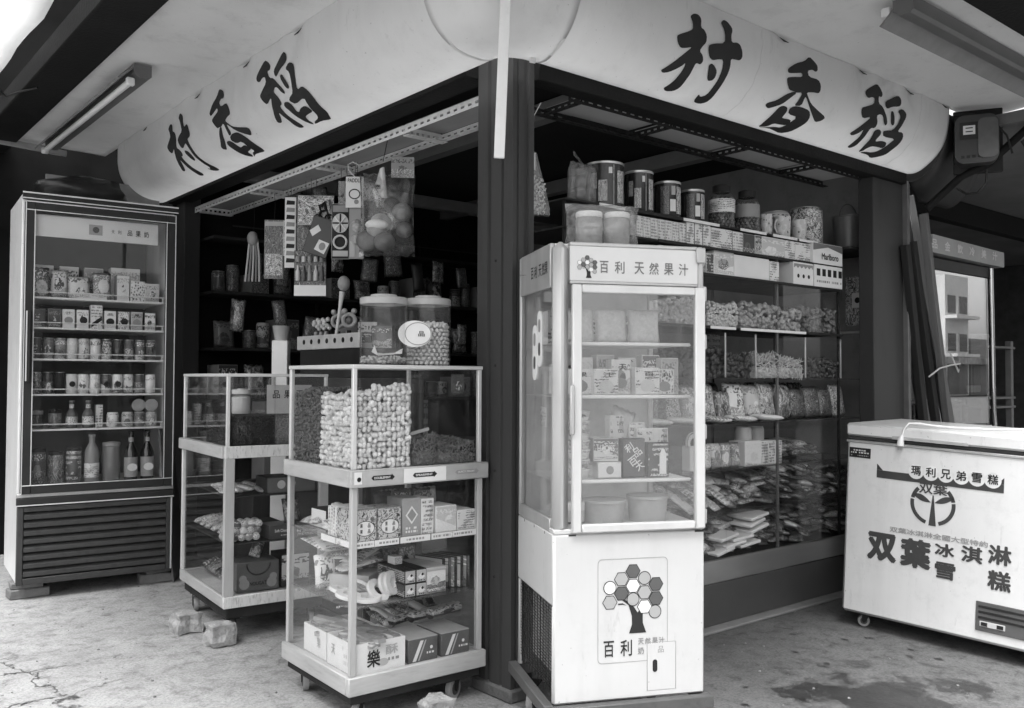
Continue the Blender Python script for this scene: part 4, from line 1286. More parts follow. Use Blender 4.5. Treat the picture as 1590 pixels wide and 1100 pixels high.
# shelf 5: jars and small bottles
z5 = .910
jar(FR, .10, yy + .05, z5, .033, .10, 'dark squat jar by the handle on the fifth fridge shelf', CARDD, .8, CARDG, group=g)
jar(FR, .19, yy + .05, z5, .035, .105, 'dark ribbed jar second on the fifth fridge shelf', P3, .8, CARDD, group=g)
bottle(FR, .275, yy + .05, z5, .030, .155, 'small labelled bottle with dotted band on the fifth fridge shelf', DGREY, P7, CARDG, g, .4, .5, lab=(.12, .42))
bottle(FR, .36, yy + .05, z5, .030, .155, 'small labelled bottle beside the milk box on the fifth fridge shelf', DGREY, P7, CARDG, g, .4, .5, lab=(.12, .42))
carton(FR, .42, yy + .06, z5, .04, .05, .13, 'narrow grey milk box on the fifth fridge shelf', CARDG, P4, group=g)
for k, (x, m) in enumerate(((.49, P4), (.57, P8), (.635, P3), (.70, P2))):
    can(FR, x, yy + .05, z5, .032, .085, ['white banded tub', 'pictured tub', 'dark tub under a disc lid', 'face-printed tub by the hinge'][k] + ' on the fifth fridge shelf', m, g, name='pudding_tub', cat='tub', lidm=LGREY)
for k, x in enumerate((.63, .70)):
    o = MB().lathe([(.0001, 0), (.036, 0), (.038, .004), (.036, .007), (.0001, .008)], 22, Matrix.Rotation(R(90), 4, 'X'), cap=False).build('disc_lid', mat('dim_disc', .32, .4))
    o.location = FR.w(x, yy + .05, z5 + .125); o.rotation_euler = (R(12), 0, R(-5))
    tag(o, ['round pale disc standing on the dark tub in the fridge', 'round pale disc standing on the face-printed tub in the fridge'][k], 'disc', g)
# floor of the fridge: big bottles
z6 = .602
bx = [(.11, .2, P3), (.20, .18, P9), (.29, .20, P5)]
for k, (x, h, m) in enumerate(bx):
    jar(FR, x, yy + .06, z6, .042, h, ORD[k] + ' big cloudy jar from the handle on the fridge floor', m, .9, CARDD, group=g)
bottle(FR, .385, yy + .06, z6, .04, .27, 'tall clear bottle in the middle of the fridge floor', mat('bottle_grey', .22, .2), P4, CARDG, g, .4, .62, lab=(.1, .4))
jar(FR, .49, yy + .07, z6, .05, .22, 'rounded dim jar in the middle of the fridge floor', mat('pickle', .16, .4), .9, MGREY, group=g)
BEER = mat('beer_glass', .012, .12, var=.1, spec=.8)
for k, x in enumerate((.595, .685)):
    bottle(FR, x, yy + .06, z6, .037, .285, ['dark beer bottle with ringed label beside the other on the fridge floor', 'dark beer bottle at the hinge end of the fridge floor'][k], BEER, mat('beer_label', .3, .5), CARDD, g, .38, .55, lab=(.06, .46), emblem=PAPER)
# dark bundle on top of the fridge
b = MB().sphere((0, 0, 0), 1, 20, 12)
V = []
for (x, y, z) in b.v:
    n_ = 1 + .3 * mnoise.noise(Vector((x * 1.7, y * 1.7, z * 1.7))) + .12 * mnoise.noise(Vector((x * 5, y * 5, z * 5)))
    V.append((x * .26 * n_, y * .17 * n_, max(-.07, z * .10 * n_)))
o = obj('black_bundle', raw_mesh('black_bundle', V, b.f), mat('black_plastic_bag', .012, .35, bump=.5, bscale=18))
o.location = FR.w(.36, .3, zt + .075); o.rotation_euler = (0, 0, R(-5))
tag(o, 'black wrapped bundle lying on top of the tall fridge', 'bundle')

# ------------------------------------------------------------------ front peanut cabinet
PN = Frame((-.604, .126), -2)
pw, pd = .572, .56
T = thing('glass_cabinet', 'wood-framed glass sweet cabinet on castors holding the white peanuts', 'cabinet', PN.w(0, 0, 0), -2)
def caster(parent, x, y, z, r, rz=0.0, fork=STEELD):
    c = thing('caster', None, None, (0, 0, 0)); c.parent = parent; c.location = (x, y, 0); c.rotation_euler = (0, 0, R(rz))
    MB().lathe([(r * .5, -.011), (r * .97, -.011), (r, -.006), (r, .006), (r * .97, .011), (r * .5, .011)], 24, Matrix.Translation((0, 0, r)) @ Matrix.Rotation(R(90), 4, 'X')).build('tyre', mat('castor_tyre', .3, .6), c)
    MB().lathe([(.0001, -.013), (r * .6, -.0125), (r * .62, 0), (r * .6, .0125), (.0001, .013)], 18, Matrix.Translation((0, 0, r)) @ Matrix.Rotation(R(90), 4, 'X'), cap=False).build('hub', mat('castor_hub', .05, .5), c)
    for s in (-1, 1):
        MB().prism([(-.010, r), (.0, r - .010), (.010, r), (.03, z - .002), (-.01, z - .002)], s * .0135, s * .0165, 'y').build('fork', fork, c)
    MB().box(-.03, .035, -.03, .03, z - .006, z, .002).build('mount_plate', fork, c)
    return c
for (x, y, a) in ((.07, .49, 70), (.47, .07, 25), (.07, .07, 40), (.5, .49, 10)):
    caster(T, x, y, .083, .039, a)
MB().box(.018, pw - .018, .018, pd - .018, .083, .1175, .004).build('skirt', WOODD, T)
MB().box(0, pw, 0, .022, .118, .181, .003).box(0, .022, .0225, pd, .118, .181, .003).box(pw - .022, pw, .0225, pd, .118, .181, .003).box(.0225, pw - .0225, pd - .022, pd, .118, .181, .003).build('base_frame', WOODH, T)
MB().box(.0225, pw - .0225, .0225, pd - .0225, .12, .176).build('floor_board', WOODH, T)
i_ = .012
for (x, y) in ((i_, i_), (pw - i_ - .022, i_), (i_, pd - i_ - .022), (pw - i_ - .022, pd - i_ - .022)):
    MB().box(x, x + .022, y, y + .022, .181, .824, .002).build('corner_upright', WOOD, T)
    MB().box(x + .002, x + .018, y + .002, y + .018, .884, 1.236, .002).build('corner_upright', ALUB, T)
MB().box(0, pw + .006, -.002, .02, .824, .884, .003).box(0, .02, .0205, pd, .824, .884, .003).box(pw - .02, pw, .0205, pd, .824, .884, .003).box(.0205, pw - .0205, pd - .02, pd, .824, .884, .003).build('middle_rail', WOODH, T)
MB().box(.0205, pw - .0205, .0205, pd - .0205, .868, .882).build('bin_floor', WOODH, T)
MB().box(.012, pw - .012, .012, .026, 1.232, 1.246, .002).box(.012, .026, .0265, pd - .012, 1.232, 1.246, .002).box(pw - .026, pw - .012, .0265, pd - .012, 1.232, 1.246, .002).box(.0265, pw - .0265, pd - .026, pd - .012, 1.232, 1.246, .002).build('top_frame', ALUB, T)
MB().box(.0265, pw - .0265, .0265, pd - .0265, 1.236, 1.241).build('glass_pane', GLASS, T)
for (z0, z1) in ((.182, .823), (.885, 1.231)):
    a = .018
    MB().box(.034, pw - .034, a, a + .004, z0, z1).build('glass_pane', GLASS, T)
    MB().box(a, a + .004, .034, pd - .034, z0, z1).build('glass_pane', GLASS, T)
    MB().box(pw - a - .004, pw - a, .034, pd - .034, z0, z1).build('glass_pane', GLASS, T)
for z in (.626, .403):
    MB().box(.024, pw - .024, .024, pd - .024, z, z + .006, .001).build('glass_shelf', SHELFG, T)
    for y in (.12, .45):
        MB().lathe([(.005, 0), (.005, .012), (.002, .014)], 10, Matrix.Translation((.012, y, z - .006)) @ Matrix.Rotation(R(90), 4, 'Y')).build('shelf_pin', CHROME, T)
MB().box(.26, .264, .024, pd - .024, .884, 1.2).build('bin_divider', GLASS, T)
MB().box(.365, .369, .024, pd - .024, .884, 1.22).build('bin_divider', GLASS, T)
MB().box(.024, .2595, .288, .292, .884, 1.2).build('bin_divider', GLASS, T)
# rear sliding-door posts
MB().box(.3, .32, pd - .05, pd - .03, .182, .823, .002).build('door_stile', ALU, T)
MB().box(.335, .36, pd - .05, pd - .03, .182, .823, .002).build('door_stile', WOODD, T)
# chewing-gum strips on the rail
def strip_label(x0, x1, m, body, y=-.0028):
    s = MB().box(x0, x1, y - .0006, y + .0002, .829, .879).build('gum_strip', m, T)
    w = (x1 - x0)
    flatpoly(s, 'arrow', CARDD if body != 'JUICY FRUIT' else CARDG, [(x0 + w * .25, .846), (x0 + w * .7, .846), (x0 + w * .7, .842), (x0 + w * .78, .854), (x0 + w * .7, .866), (x0 + w * .7, .862), (x0 + w * .25, .862), (x0 + w * .2, .854)], y - .0012)
    letter(body, .02, PAPER, s, x0 + w * .47, .854, w * .4, .008, y - .0018)
strip_label(.045, .205, mat('gum_grey', .42, .5), 'DOUBLEMINT')
strip_label(.207, .385, PAPER, 'SPEARMINT')
strip_label(.387, .572, mat('gum_mid', .36, .5), 'JUICY FRUIT')
e = MB().box(.012, .042, -.0032, -.0022, .835, .877).build('sticker', PAPER, T)
disc(e, 'sticker_print', CARDD, .03, .852, .008, -.0042)
for k, (x0, x1) in enumerate(((.03, .105), (.107, .205), (.21, .335), (.34, .43), (.432, .54))):
    pt = MB().box(x0, x1, .0225, .0235, .612, .634).build('price_strip', PAPER, T)
    text_lines(pt, x0 + .008, x1 - .008, .617, .629, 1, CARDG, .0218, k)
for k, (y0, y1) in enumerate(((.03, .15), (.155, .27))):
    MB().box(.0225, .0235, y0, y1, .612, .634).build('price_strip', PAPER, T)
# --- peanuts: the nearest 300 singly, the rest as one heap
NUT_V, NUT_F = _nut(L=.023, r=.0092)
nutm = []
for k in range(3):
    v, f = _nut(L=.0205 + .003 * k, r=.0090 + .0004 * k)
    me = raw_mesh('peanut', v, f); me.materials.append(PEANUT); nutm.append(me)
spots = []
zt_ = lambda x, y: 1.128 + .055 * (x / .24) * (1 - y / .27) + .02 * mnoise.noise(Vector((x * 14, y * 14, 4)))
for layer in (0, 1):
    x = .030 + .010 * layer
    while x < .256:
        z = .893 + .004 * layer
        while z < zt_(x, 0):
            spots.append((layer, x + rnd.uniform(-.005, .005), .0305 + .012 * layer + rnd.uniform(0, .004), z + rnd.uniform(-.004, .004), 'f'))
            z += .0180
        x += .0192
    y = .052
    while y < .284:
        z = .893 + .004 * layer
        while z < zt_(0, y):
            spots.append((layer, .0305 + .012 * layer + rnd.uniform(0, .004), y + rnd.uniform(-.005, .005), z + rnd.uniform(-.004, .004), 'l'))
            z += .0180
        y += .0192
xs = .034
while xs < .256:
    ys = .034
    while ys < .284:
        spots.append((0.5, xs + rnd.uniform(-.006, .006), ys + rnd.uniform(-.006, .006), zt_(xs, ys) + rnd.uniform(-.003, .006), 't'))
        ys += .021
    xs += .023
rnd.shuffle(spots)
spots.sort(key=lambda s: s[0])
rest = []
def nut_rot(kind):
    if kind == 'f':
        return Matrix.Rotation(rnd.uniform(-1.3, 1.3), 4, 'Z') @ Matrix.Rotation(rnd.uniform(-1.5, 1.5), 4, 'Y') @ Matrix.Rotation(rnd.uniform(0, 6), 4, 'X')
    if kind == 'l':
        return Matrix.Rotation(R(90) + rnd.uniform(-1.3, 1.3), 4, 'Z') @ Matrix.Rotation(rnd.uniform(-1.5, 1.5), 4, 'Y') @ Matrix.Rotation(rnd.uniform(0, 6), 4, 'X')
    return Matrix.Rotation(rnd.uniform(0, 6), 4, 'Z') @ Matrix.Rotation(rnd.uniform(-.4, .4), 4, 'Y')
for i, (ly, x, y, z, kind) in enumerate(spots):
    M_ = Matrix.Translation((x, y, z)) @ nut_rot(kind) @ Matrix.Scale(rnd.uniform(.82, 1.16), 4)
    if i < 300:
        o = obj('peanut', nutm[i % 3])
        o.matrix_world = PN.M @ M_
        tag(o, 'whole pale peanut in its shell heaped in the near glass bin', 'peanut', 'white peanuts in the near bin')
    else:
        rest.append(M_)
V, F = merged(NUT_V, NUT_F, rest)
k = len(V)
c = MB().box(.05, .254, .05, .282, .885, 1.10)
V = np.concatenate([V, np.array(c.v)]); F = F + [tuple(q + k for q in f) for f in c.f]
o = obj('peanut_heap', raw_mesh('peanut_heap', V, F), PEANUT); o.matrix_world = PN.M
tag(o, 'heap of pale peanuts filling the near glass bin behind its front ones', 'peanuts', kind='stuff')
o = heap('brown_beans', None, PN, .0245, .256, .294, .53, .885, 1.15, _blob(.0108, .0072, .0066, 3), .0150, BEAN, None, .02, ('left', 'top'))
tag(o, 'small dark glossy beans filling the bin behind the peanuts', 'beans', kind='stuff')
o = heap('shredded_tea', None, PN, .266, .362, .025, .5, .885, .985, _blob(.012, .002, .002, 5), .010, TWIG, None, .05, ('front', 'top'))
tag(o, 'dark loose shreds low in the narrow middle bin', 'dried shreds', kind='stuff')
o = heap('dried_herb', None, PN, .371, .53, .025, .5, .885, .955, _blob(.012, .002, .002, 6), .010, TWIG, None, .03, ('front', 'top'))
tag(o, 'dark loose dried shreds low in the end bin by the post', 'dried shreds', kind='stuff')
o = MB().box(0, .085, .0, .001, 0, .012).build('wooden_scoop', WOOD); o.location = PN.w(.268, .06, .99); o.rotation_euler = (0, R(-12), R(-2))
tag(o, 'pale stick lying on the shreds in the narrow middle bin', 'stick')
o = MB().box(0, .06, 0, .002, 0, .075, .001).build('price_card', P3); o.location = PN.w(.44, .05, 1.14); o.rotation_euler = (0, 0, R(-2))
tag(o, 'small grey card stuck high inside the end bin', 'card')
g = 'sweets in the front cabinet'
s1, s2, s0 = .6325, .4095, .1765
# shelf 1
t = carton(PN, .075, .40, s1, .12, .08, .07, 'black edged open sweet box at the far end of the upper shelf', CARDD, PAPER, -88, g, side=PAPER)
jar(PN, .10, .30, s1, .022, .1, 'small white-capped jar behind the upright boxes', PAPERG, .7, WPLAST, group=g)
for k in range(9):
    carton(PN, .034, .058 + k * .0215, s1, .019, .10, .105 + .004 * (k % 2), ORD[k] + ' thin upright white packet from the corner post on the upper shelf', PAPER, P4, -90, g, name='gum_packet', cat='packet', flap=False)
for k, x in enumerate((.072, .170)):
    t = carton(PN, x, .030, s1, .092, .12, .108, ['speckled box with oval label at the near corner of the upper shelf', 'speckled box with oval label beside the diamond box'][k], P1, P1, 0, g)
    disc(t, 'oval_label', PAPER, 0, .045, .036, -.0018, .72)
    disc(t, 'oval_ring', CARDD, 0, .045, .037, -.0024, .72, ring=.0022)
    for q in range(4):
        letter('品' if q % 2 else '果', .012, INK, t, -.015 + .03 * (q % 2), .035 + .02 * (q // 2), .011, .014, -.0026)
t = carton(PN, .262, .034, s1, .076, .11, .135, 'grey box with a diamond emblem on the upper shelf', mat('box_grey', .3, .5), None, 0, g)
flatpoly(t, 'diamond', PAPER, [(-.026, .075), (0, .108), (.026, .075), (0, .042)])
flatpoly(t, 'diamond_inset', CARDG, [(-.019, .075), (0, .099), (.019, .075), (0, .051)], -.0024)
text_lines(t, -.025, .025, .01, .035, 2, PAPER, -.0016, 4)
t = carton(PN, .330, .034, s1, .054, .11, .128, 'tall white box with small print beside the diamond box', PAPER, P4, 0, g)
t = carton(PN, .410, .032, s1, .092, .12, .096, 'white box with scattered figures on the upper shelf', PAPER, P2, 0, g)
t = carton(PN, .500, .032, s1, .080, .12, .074, 'low white box by the post on the upper shelf', PAPER, P4, 0, g)
# shelf 2
for k in range(7):
    packet(PN, .105 + .02 * (k % 3), .31 + .03 * (k % 2), s2 + .075 + k * .012, .11, .17, .016, ORD[k] + ' pale paper sachet counted upwards in the fanned pile on the middle shelf', [P2, PAPERG, P4, PAPER][k % 4], g, rz=-95 + 17 * k, rx=80, name='paper_sachet', cat='sachet')
carton(PN, .13, .27, s2, .17, .16, .06, 'clear low box under the fanned sachets on the middle shelf', mat('tray_grey', .45, .3), None, -50, g, flap=False)
def biscuit(x, y, z, r, label, rx, rz):
    o = MB().lathe([(r * .42, -.006), (r * .98, -.006), (r, 0), (r * .95, .006), (r * .45, .007), (r * .42, -.006)], 26, cap=False).build('rice_cake', mat('rice_cake', .66, .7, var=.1, bump=.4, bscale=90))
    o.location = PN.w(x, y, z); o.rotation_euler = (R(rx), 0, R(rz))
    tag(o, label, 'biscuit', g)
biscuit(.115, .09, s2 + .012, .052, 'flat pale ring biscuit at the front of the middle shelf', 4, 0)
biscuit(.165, .10, s2 + .03, .048, 'tilted pale ring biscuit next to the flat one', 48, 20)
biscuit(.205, .11, s2 + .045, .045, 'first upright ring biscuit leaning on the chocolate stack', 70, 26)
biscuit(.226, .11, s2 + .047, .045, 'second upright ring biscuit leaning on the chocolate stack', 74, 26)
biscuit(.075, .15, s2 + .015, .05, 'pale ring biscuit behind the flat one at the corner', 12, 40)
biscuit(.085, .22, s2 + .018, .05, 'pale ring biscuit nearest the fanned sachets', 16, 60)
biscuit(.15, .18, s2 + .032, .04, 'small ring biscuit tilted against its neighbours', 40, 100)
for r_ in range(2):
    for c_ in range(2):
        for q in range(1):
            t = carton(PN, .268 + .047 * c_, .05, s2 + .049 * r_, .045, .2, .047, '%s chocolate carton of the dark stack, %s side' % (['lower', 'upper'][r_], ['biscuit', 'tin'][c_]), CARDD, PAPERG, 0, g, side=P5)
            flatpoly(t, 'face_print', PAPER, [(-.015, .02), (.0, .034), (.015, .02), (.006, .012), (-.006, .012)])
            disc(t, 'face_spot', CARDD, .004, .028, .005, -.0022)
            text_lines(t, -.016, .016, .004, .011, 1, CARDD, -.002, r_ * 2 + c_)
carton(PN, .283, .16, s2 + .098, .035, .05, .028, 'tiny white box on the dark chocolate stack', PAPER, P7, 0, g)
t = carton(PN, .383, .055, s2, .085, .19, .082, 'grey tin-shaped box with flowers beside the chocolate stack', mat('box_pale', .45, .5), P2, 0, g, flap=False)
MB().box(-.0445, .0445, -.002, .192, .082, .094, .002).build('lid', mat('box_pale', .45, .5), t)
for k in range(5):
    carton(PN, .452 + k * .0195, .06 + .012 * (4 - k), s2, .017, .14, .108 + .003 * k, ORD[k] + ' dark upright picture packet from the pale tin on the middle shelf', CARDD, P3, 18, g, name='picture_packet', cat='packet', flap=False, side=P8)
# floor: open cartons of candy bars
def open_box(x, y, z, w, d, h, label, m, fill, rz=0, n=22, front=None):
    t = thing('open_carton', label, 'box', PN.w(x, y, z), 0, g, rot=PN.rot(rz))
    q = .004
    MB().box(0, w, 0, q, 0, h).box(0, w, d - q, d, 0, h).box(0, q, q + .0003, d - q - .0003, 0, h).box(w - q, w, q + .0003, d - q - .0003, 0, h).box(q, w - q, q, d - q, 0, .004).build('carton_wall', m, t)
    Ms = []
    for k in range(n):
        Ms.append(Matrix.Translation((rnd.uniform(.03, w - .03), rnd.uniform(.03, d - .03), h - .012 + rnd.uniform(-.008, .014))) @ Matrix.Rotation(rnd.uniform(-.5, .5) + R(20), 4, 'Z') @ Matrix.Rotation(rnd.uniform(-.2, .2), 4, 'X') @ Matrix.Diagonal((.022, .055, .010, 1)))
    bb = MB().box(-1, 1, -1, 1, -1, 1, .25)
    V, F = merged(bb.v, bb.f, Ms)
    k0 = len(V)
    fb = MB().box(q, w - q, q, d - q, .004, h - .024)
    V = np.concatenate([V, np.array(fb.v)]); F = F + [tuple(i + k0 for i in f) for f in fb.f]
    tag(obj('candy_bars', raw_mesh('candy_bars', V, F, False), fill, t), kind='stuff')
    if front is not None:
        MB().box(.004, w - .004, -.0007, .0002, .004, h - .004).build('front_label', front, t)
    return t
t = open_box(.032, .030, s0, .205, .20, .105, 'big white open carton of candy bars at the near corner of the cabinet floor', PAPER, P8)
letter('樂', .02, CARDD, t, .078, .048, .052, .06, -.0016)
letter('酥', .02, PAPERG, t, .15, .070, .05, .035, -.0016)
disc(t, 'oval_print', PAPERG, .115, .03, .022, -.0016, .6)
text_lines(t, .135, .195, .028, .045, 1, CARDG, -.0016, 3)
text_lines(t, .03, .08, .02, .09, 3, mat('pale_print', .55, .6), -.0012, 7, face='left')
letter('天', .012, PAPERG, t, .15, .06, .03, .035, -.0016, face='left')
t = open_box(.036, .245, s0, .20, .19, .10, 'second white open carton of candy bars behind the corner one', PAPER, P6)
letter('果', .012, PAPERG, t, .06, .05, .03, .035, -.0016, face='left')
for k, x in enumerate((.315, .455)):
    t = carton(PN, x, .035, s0, .125, .17, .082, ['dark box with a white diagonal stripe beside the open carton', 'dark box with a white diagonal stripe by the post'][k], mat('stripe_box', .10, .4), None, 0, g, flap=False)
    flatpoly(t, 'stripe', PAPER, [(-.045, .004), (-.03, .004), (.002, .075), (-.012, .075)])
    flatpoly(t, 'stripe', PAPERG, [(-.022, .004), (-.016, .004), (.014, .075), (.008, .075)])
    disc(t, 'emblem', PAPER, .035, .046, .006)
    text_lines(t, .015, .055, .022, .034, 1, PAPER, -.0016, 3 + k)
    MB().box(-.062, .062, .0, .168, .0825, .085).build('lid', mat('stripe_lid', .4, .4), t)
for k, (x, y, z, a) in enumerate(((.30, .24, .10, 14), (.36, .20, .115, 10), (.42, .16, .125, 12), (.44, .24, .11, 6))):
    o = MB().tube([(0, 0, 0), (.004, 0, 0), (.006, 0, 0), (.16, 0, 0), (.164, 0, 0)], [.018, .021, .0175, .0175, .02], 14).build('biscuit_roll', P3)
    o.location = PN.w(x, y, s0 + z); o.rotation_euler = (0, 0, R(a))
    tag(o, ['dark wrapped biscuit roll farthest from the post on the cabinet floor', 'dark wrapped biscuit roll lying across the middle of the cabinet floor', 'dark wrapped biscuit roll on the striped box by the post', 'dark wrapped biscuit roll at the back of the cabinet floor'][k], 'roll', g)
for k in range(6):
    packet(PN, .30 + .045 * k, .30 + .03 * (k % 2), s1, .08, .13, .04, ORD[k] + ' dim upright bag at the back of the upper shelf', [P3, P8, P2][k % 3], g, rx=-8, name='rear_bag', cat='bag')
for k in range(6):
    packet(PN, .08 + .07 * k, .34, s2, .09, .13, .04, ORD[k] + ' dim upright bag at the back of the middle shelf', [P8, P3, P6][k % 3], g, rx=-8, name='rear_bag', cat='bag')
for k in range(9):
    packet(PN, .30 + .028 * k, .25 + .02 * (k % 3), s0 + .085 + .012 * (k % 4), .05, .11, .022, ORD[k] + ' small loose packet on the striped boxes', [P8, P6, P2, P3][k % 4], g, rz=rnd.uniform(-40, 40), rx=70, name='loose_packet')
for k in range(7):
    packet(PN, .05 + .012 * (k % 3), .30 + .03 * k, s1 + .012 + .012 * (k % 2), .05, .10, .022, ORD[k] + ' loose sachet along the side glass of the upper shelf', [P2, P4, P8][k % 3], g, rz=-70 + rnd.uniform(-20, 20), rx=78, name='loose_sachet', cat='sachet')
# jars on top
def big_jar(x, y, r, h, label, emb):
    t = thing('storage_jar', label, 'jar', PN.w(x, y, 1.2462), -2, 'big jars on the front cabinet')
    MB().lathe([(r * .96, .0), (r, .008), (r, h - .03), (r * .99, h - .022)], 36).build('jar_body', JARG, t)
    MB().lathe([(r * 1.0, h - .03), (r * 1.015, h - .026), (r * 1.015, h - .008), (r * .96, h - .004), (r * .6, h - .003), (r * .55, h + .007), (.0001, h + .008)], 36, cap=False).build('lid', mat('jar_lid', .5, .3, transl=.3), t)
    return t
t = big_jar(.235, .20, .088, .258, 'big clear jar nearly empty on the front cabinet', 1)
V, F = merged(*_blob(.008, .006, .005, 2), [Matrix.Translation((r_ * math.cos(a), r_ * math.sin(a), .012 + rnd.uniform(0, .02))) @ rand_rot() for r_, a in [(.082 * math.sqrt(rnd.random()), rnd.uniform(0, 6.28)) for _ in range(260)]])
tag(obj('leftover_nuts', raw_mesh('leftover_nuts', V, F), ROAST, t), kind='stuff')
b = MB()
b.add([(-.05, -.05, .035), (.0, -.06, .04), (.05, -.05, .045), (.065, -.03, .065), (.05, .0, .05), (0, 0, .045), (-.05, 0, .05), (-.06, -.04, .075)], [(0, 1, 5, 6), (1, 2, 4, 5), (2, 3, 4), (0, 6, 7)])
b.build('crumpled_paper', PAPER, t)
t = big_jar(.43, .20, .088, .264, 'big clear jar three parts full of roasted nuts on the front cabinet', 0)
Ms = []
for k in range(10):
    for i in range(23):
        a = 6.283 * (i + .5 * (k % 2)) / 23
        Ms.append(Matrix.Translation((.0745 * math.cos(a), .0745 * math.sin(a), .012 + k * .0155)) @ rand_rot())
for q in range(130):
    r_, a = .076 * math.sqrt(rnd.random()), rnd.uniform(0, 6.28)
    Ms.append(Matrix.Translation((r_ * math.cos(a), r_ * math.sin(a), .158 + rnd.uniform(-.004, .006))) @ rand_rot())
V, F = merged(*_blob(.0118, .0086, .0082, 9), Ms)
k = len(V); c = MB().lathe([(.058, .01), (.058, .14)], 20)
V = np.concatenate([V, np.array(c.v)]); F = F + [tuple(i + k for i in f) for f in c.f]
tag(obj('roasted_nuts', raw_mesh('roasted_nuts', V, F), mat('pale_nut', .66, .6, var=.2, scale=70), t), kind='stuff')
o = thing('sticker_card', 'large oval white sticker between the two big jars', 'sticker', PN.w(.318, .112, 1.365), -2)
o.rotation_euler = (0, 0, R(-28))
MB().lathe([(.0001, 0), (.062, 0), (.063, .0015), (.0001, .002)], 32, Matrix.Rotation(R(90), 4, 'X') @ Matrix.Scale(.78, 4, (0, 1, 0)), cap=False).build('card', PAPER, o)
disc(o, 'printed_ring', CARDG, .012, 0, .05, -.0024, .86, ring=.003)
letter('品', .012, INK, o, .024, .0, .024, .02, -.003)
# stone under the wheel and the timber behind it
def stone(name, loc, s, seed, label, group=None, m=STONEM):
    b = MB().box(-1, 1, -1, 1, -1, 1)
    bm = bmesh.new()
    vs = [bm.verts.new(v) for v in b.v]
    for f in b.f: bm.faces.new([vs[i] for i in f])
    bmesh.ops.subdivide_edges(bm, edges=bm.edges[:], cuts=3, use_grid_fill=True)
    for v in bm.verts:
        p_ = v.co.copy()
        q = p_.normalized() * 1.25
        v.co = p_.lerp(q, .12)
        n_ = mnoise.noise(v.co * 1.1 + Vector((seed, 0, 0))) * .34 + mnoise.noise(v.co * 3.1 + Vector((seed, 3, 0))) * .12
        v.co *= 1 + n_
        v.co.x *= s[0]; v.co.y *= s[1]; v.co.z *= s[2]
    zmin = min(v.co.z for v in bm.verts)
    for v in bm.verts: v.co.z -= zmin + .004
    bmesh.ops.recalc_face_normals(bm, faces=bm.faces)
    me = bpy.data.meshes.new(name); bm.to_mesh(me); bm.free()
    me.polygons.foreach_set('use_smooth', [True] * len(me.polygons)); me.set_sharp_from_angle(angle=R(14))
    o = obj(name, me, m); o.location = loc
    return tag(o, label, 'stone', group)
stone('wedge_stone', (-.315, .02, 0), (.046, .042, .040), 3.3, 'pale rounded stone under the edge of the front cabinet')
# ------------------------------------------------------------------ back seed cabinet
BK = Frame((-.532, 1.391), -5)
bw_, bd_ = .50, .75
T = thing('glass_cabinet', 'older wood-framed glass cabinet of dark seeds behind the peanut cabinet', 'cabinet', BK.w(0, 0, 0), -5)
PEEL = mat('peeling_paint', .6, .6, var=.1, scale=6, stretch=(6, 6, 1.2), dirt=.85)
MB().box(.02, bw_ - .02, .02, bd_ - .02, .10, .152, .004).build('skirt', WOODD, T)
MB().box(0, bw_, 0, .022, .152, .205, .003).build('base_rail', PEEL, T)
MB().box(0, .022, .0225, bd_, .152, .205, .003).box(bw_ - .022, bw_, .0225, bd_, .152, .205, .003).box(.0225, bw_ - .0225, bd_ - .022, bd_, .152, .205, .003).build('base_frame', WOODH, T)
MB().box(.0225, bw_ - .0225, .0225, bd_ - .0225, .155, .2).build('floor_board', PAPERG, T)
for (x, y) in ((.0, .0), (bw_ - .045, .0)):
    MB().box(x + .001, x + .045, y + .001, y + .03, .205, .83, .002).build('corner_upright', WOOD, T)
MB().box(.002, .02, bd_ - .02, bd_ - .002, .205, .83, .002).build('corner_upright', ALUB, T)
for (x, y) in ((.006, .006), (bw_ - .022, .006), (.006, bd_ - .022), (bw_ - .022, bd_ - .022)):
    MB().box(x, x + .016, y, y + .016, .885, 1.205, .002).build('corner_upright', ALUB, T)
MB().box(0, bw_, -.002, .02, .830, .885, .003).build('middle_rail', PEEL, T)
MB().box(-.012, .02, .0205, bd_ + .01, .830, .885, .003).box(bw_ - .02, bw_, .0205, bd_, .83, .885, .003).box(.0205, bw_ - .0205, bd_ - .02, bd_, .83, .885, .003).build('middle_frame', WOODH, T)
MB().box(.0205, bw_ - .0205, .0205, bd_ - .0205, .872, .883).build('bin_floor', WOODD, T)
MB().box(.004, bw_ - .004, .004, .018, 1.203, 1.217, .002).box(.004, .018, .0185, bd_ - .004, 1.203, 1.217, .002).box(bw_ - .018, bw_ - .004, .0185, bd_ - .004, 1.203, 1.217, .002).box(.0185, bw_ - .0185, bd_ - .018, bd_ - .004, 1.203, 1.217, .002).build('top_frame', ALUB, T)
MB().box(.0185, bw_ - .0185, .0185, bd_ - .0185, 1.206, 1.211).build('glass_pane', GLASS, T)
for (z0, z1, a) in ((.206, .829, .03), (.886, 1.202, .024)):
    MB().box(a + .02, bw_ - a - .02, .012, .016, z0, z1).build('glass_pane', GLASS, T)
    MB().box(.010, .014, a + .01, bd_ - a, z0, z1).build('glass_pane', GLASS, T)
for z in (.645, .430):
    MB().box(.03, bw_ - .03, .035, bd_ - .03, z, z + .008, .001).build('shelf', WOODD, T)
MB().box(.235, .239, .02, bd_ - .03, .885, 1.2).build('bin_divider', GLASS, T)
MB().box(.016, .2345, .40, .404, .885, 1.2).build('bin_divider', GLASS, T)
MB().box(.016, .2345, .56, .564, .885, 1.2).build('bin_divider', GLASS, T)
o = heap('black_seeds', None, BK, .018, .232, .02, .39, .886, 1.02, _blob(.006, .004, .0025, 4), .012, SEEDD, None, .006)
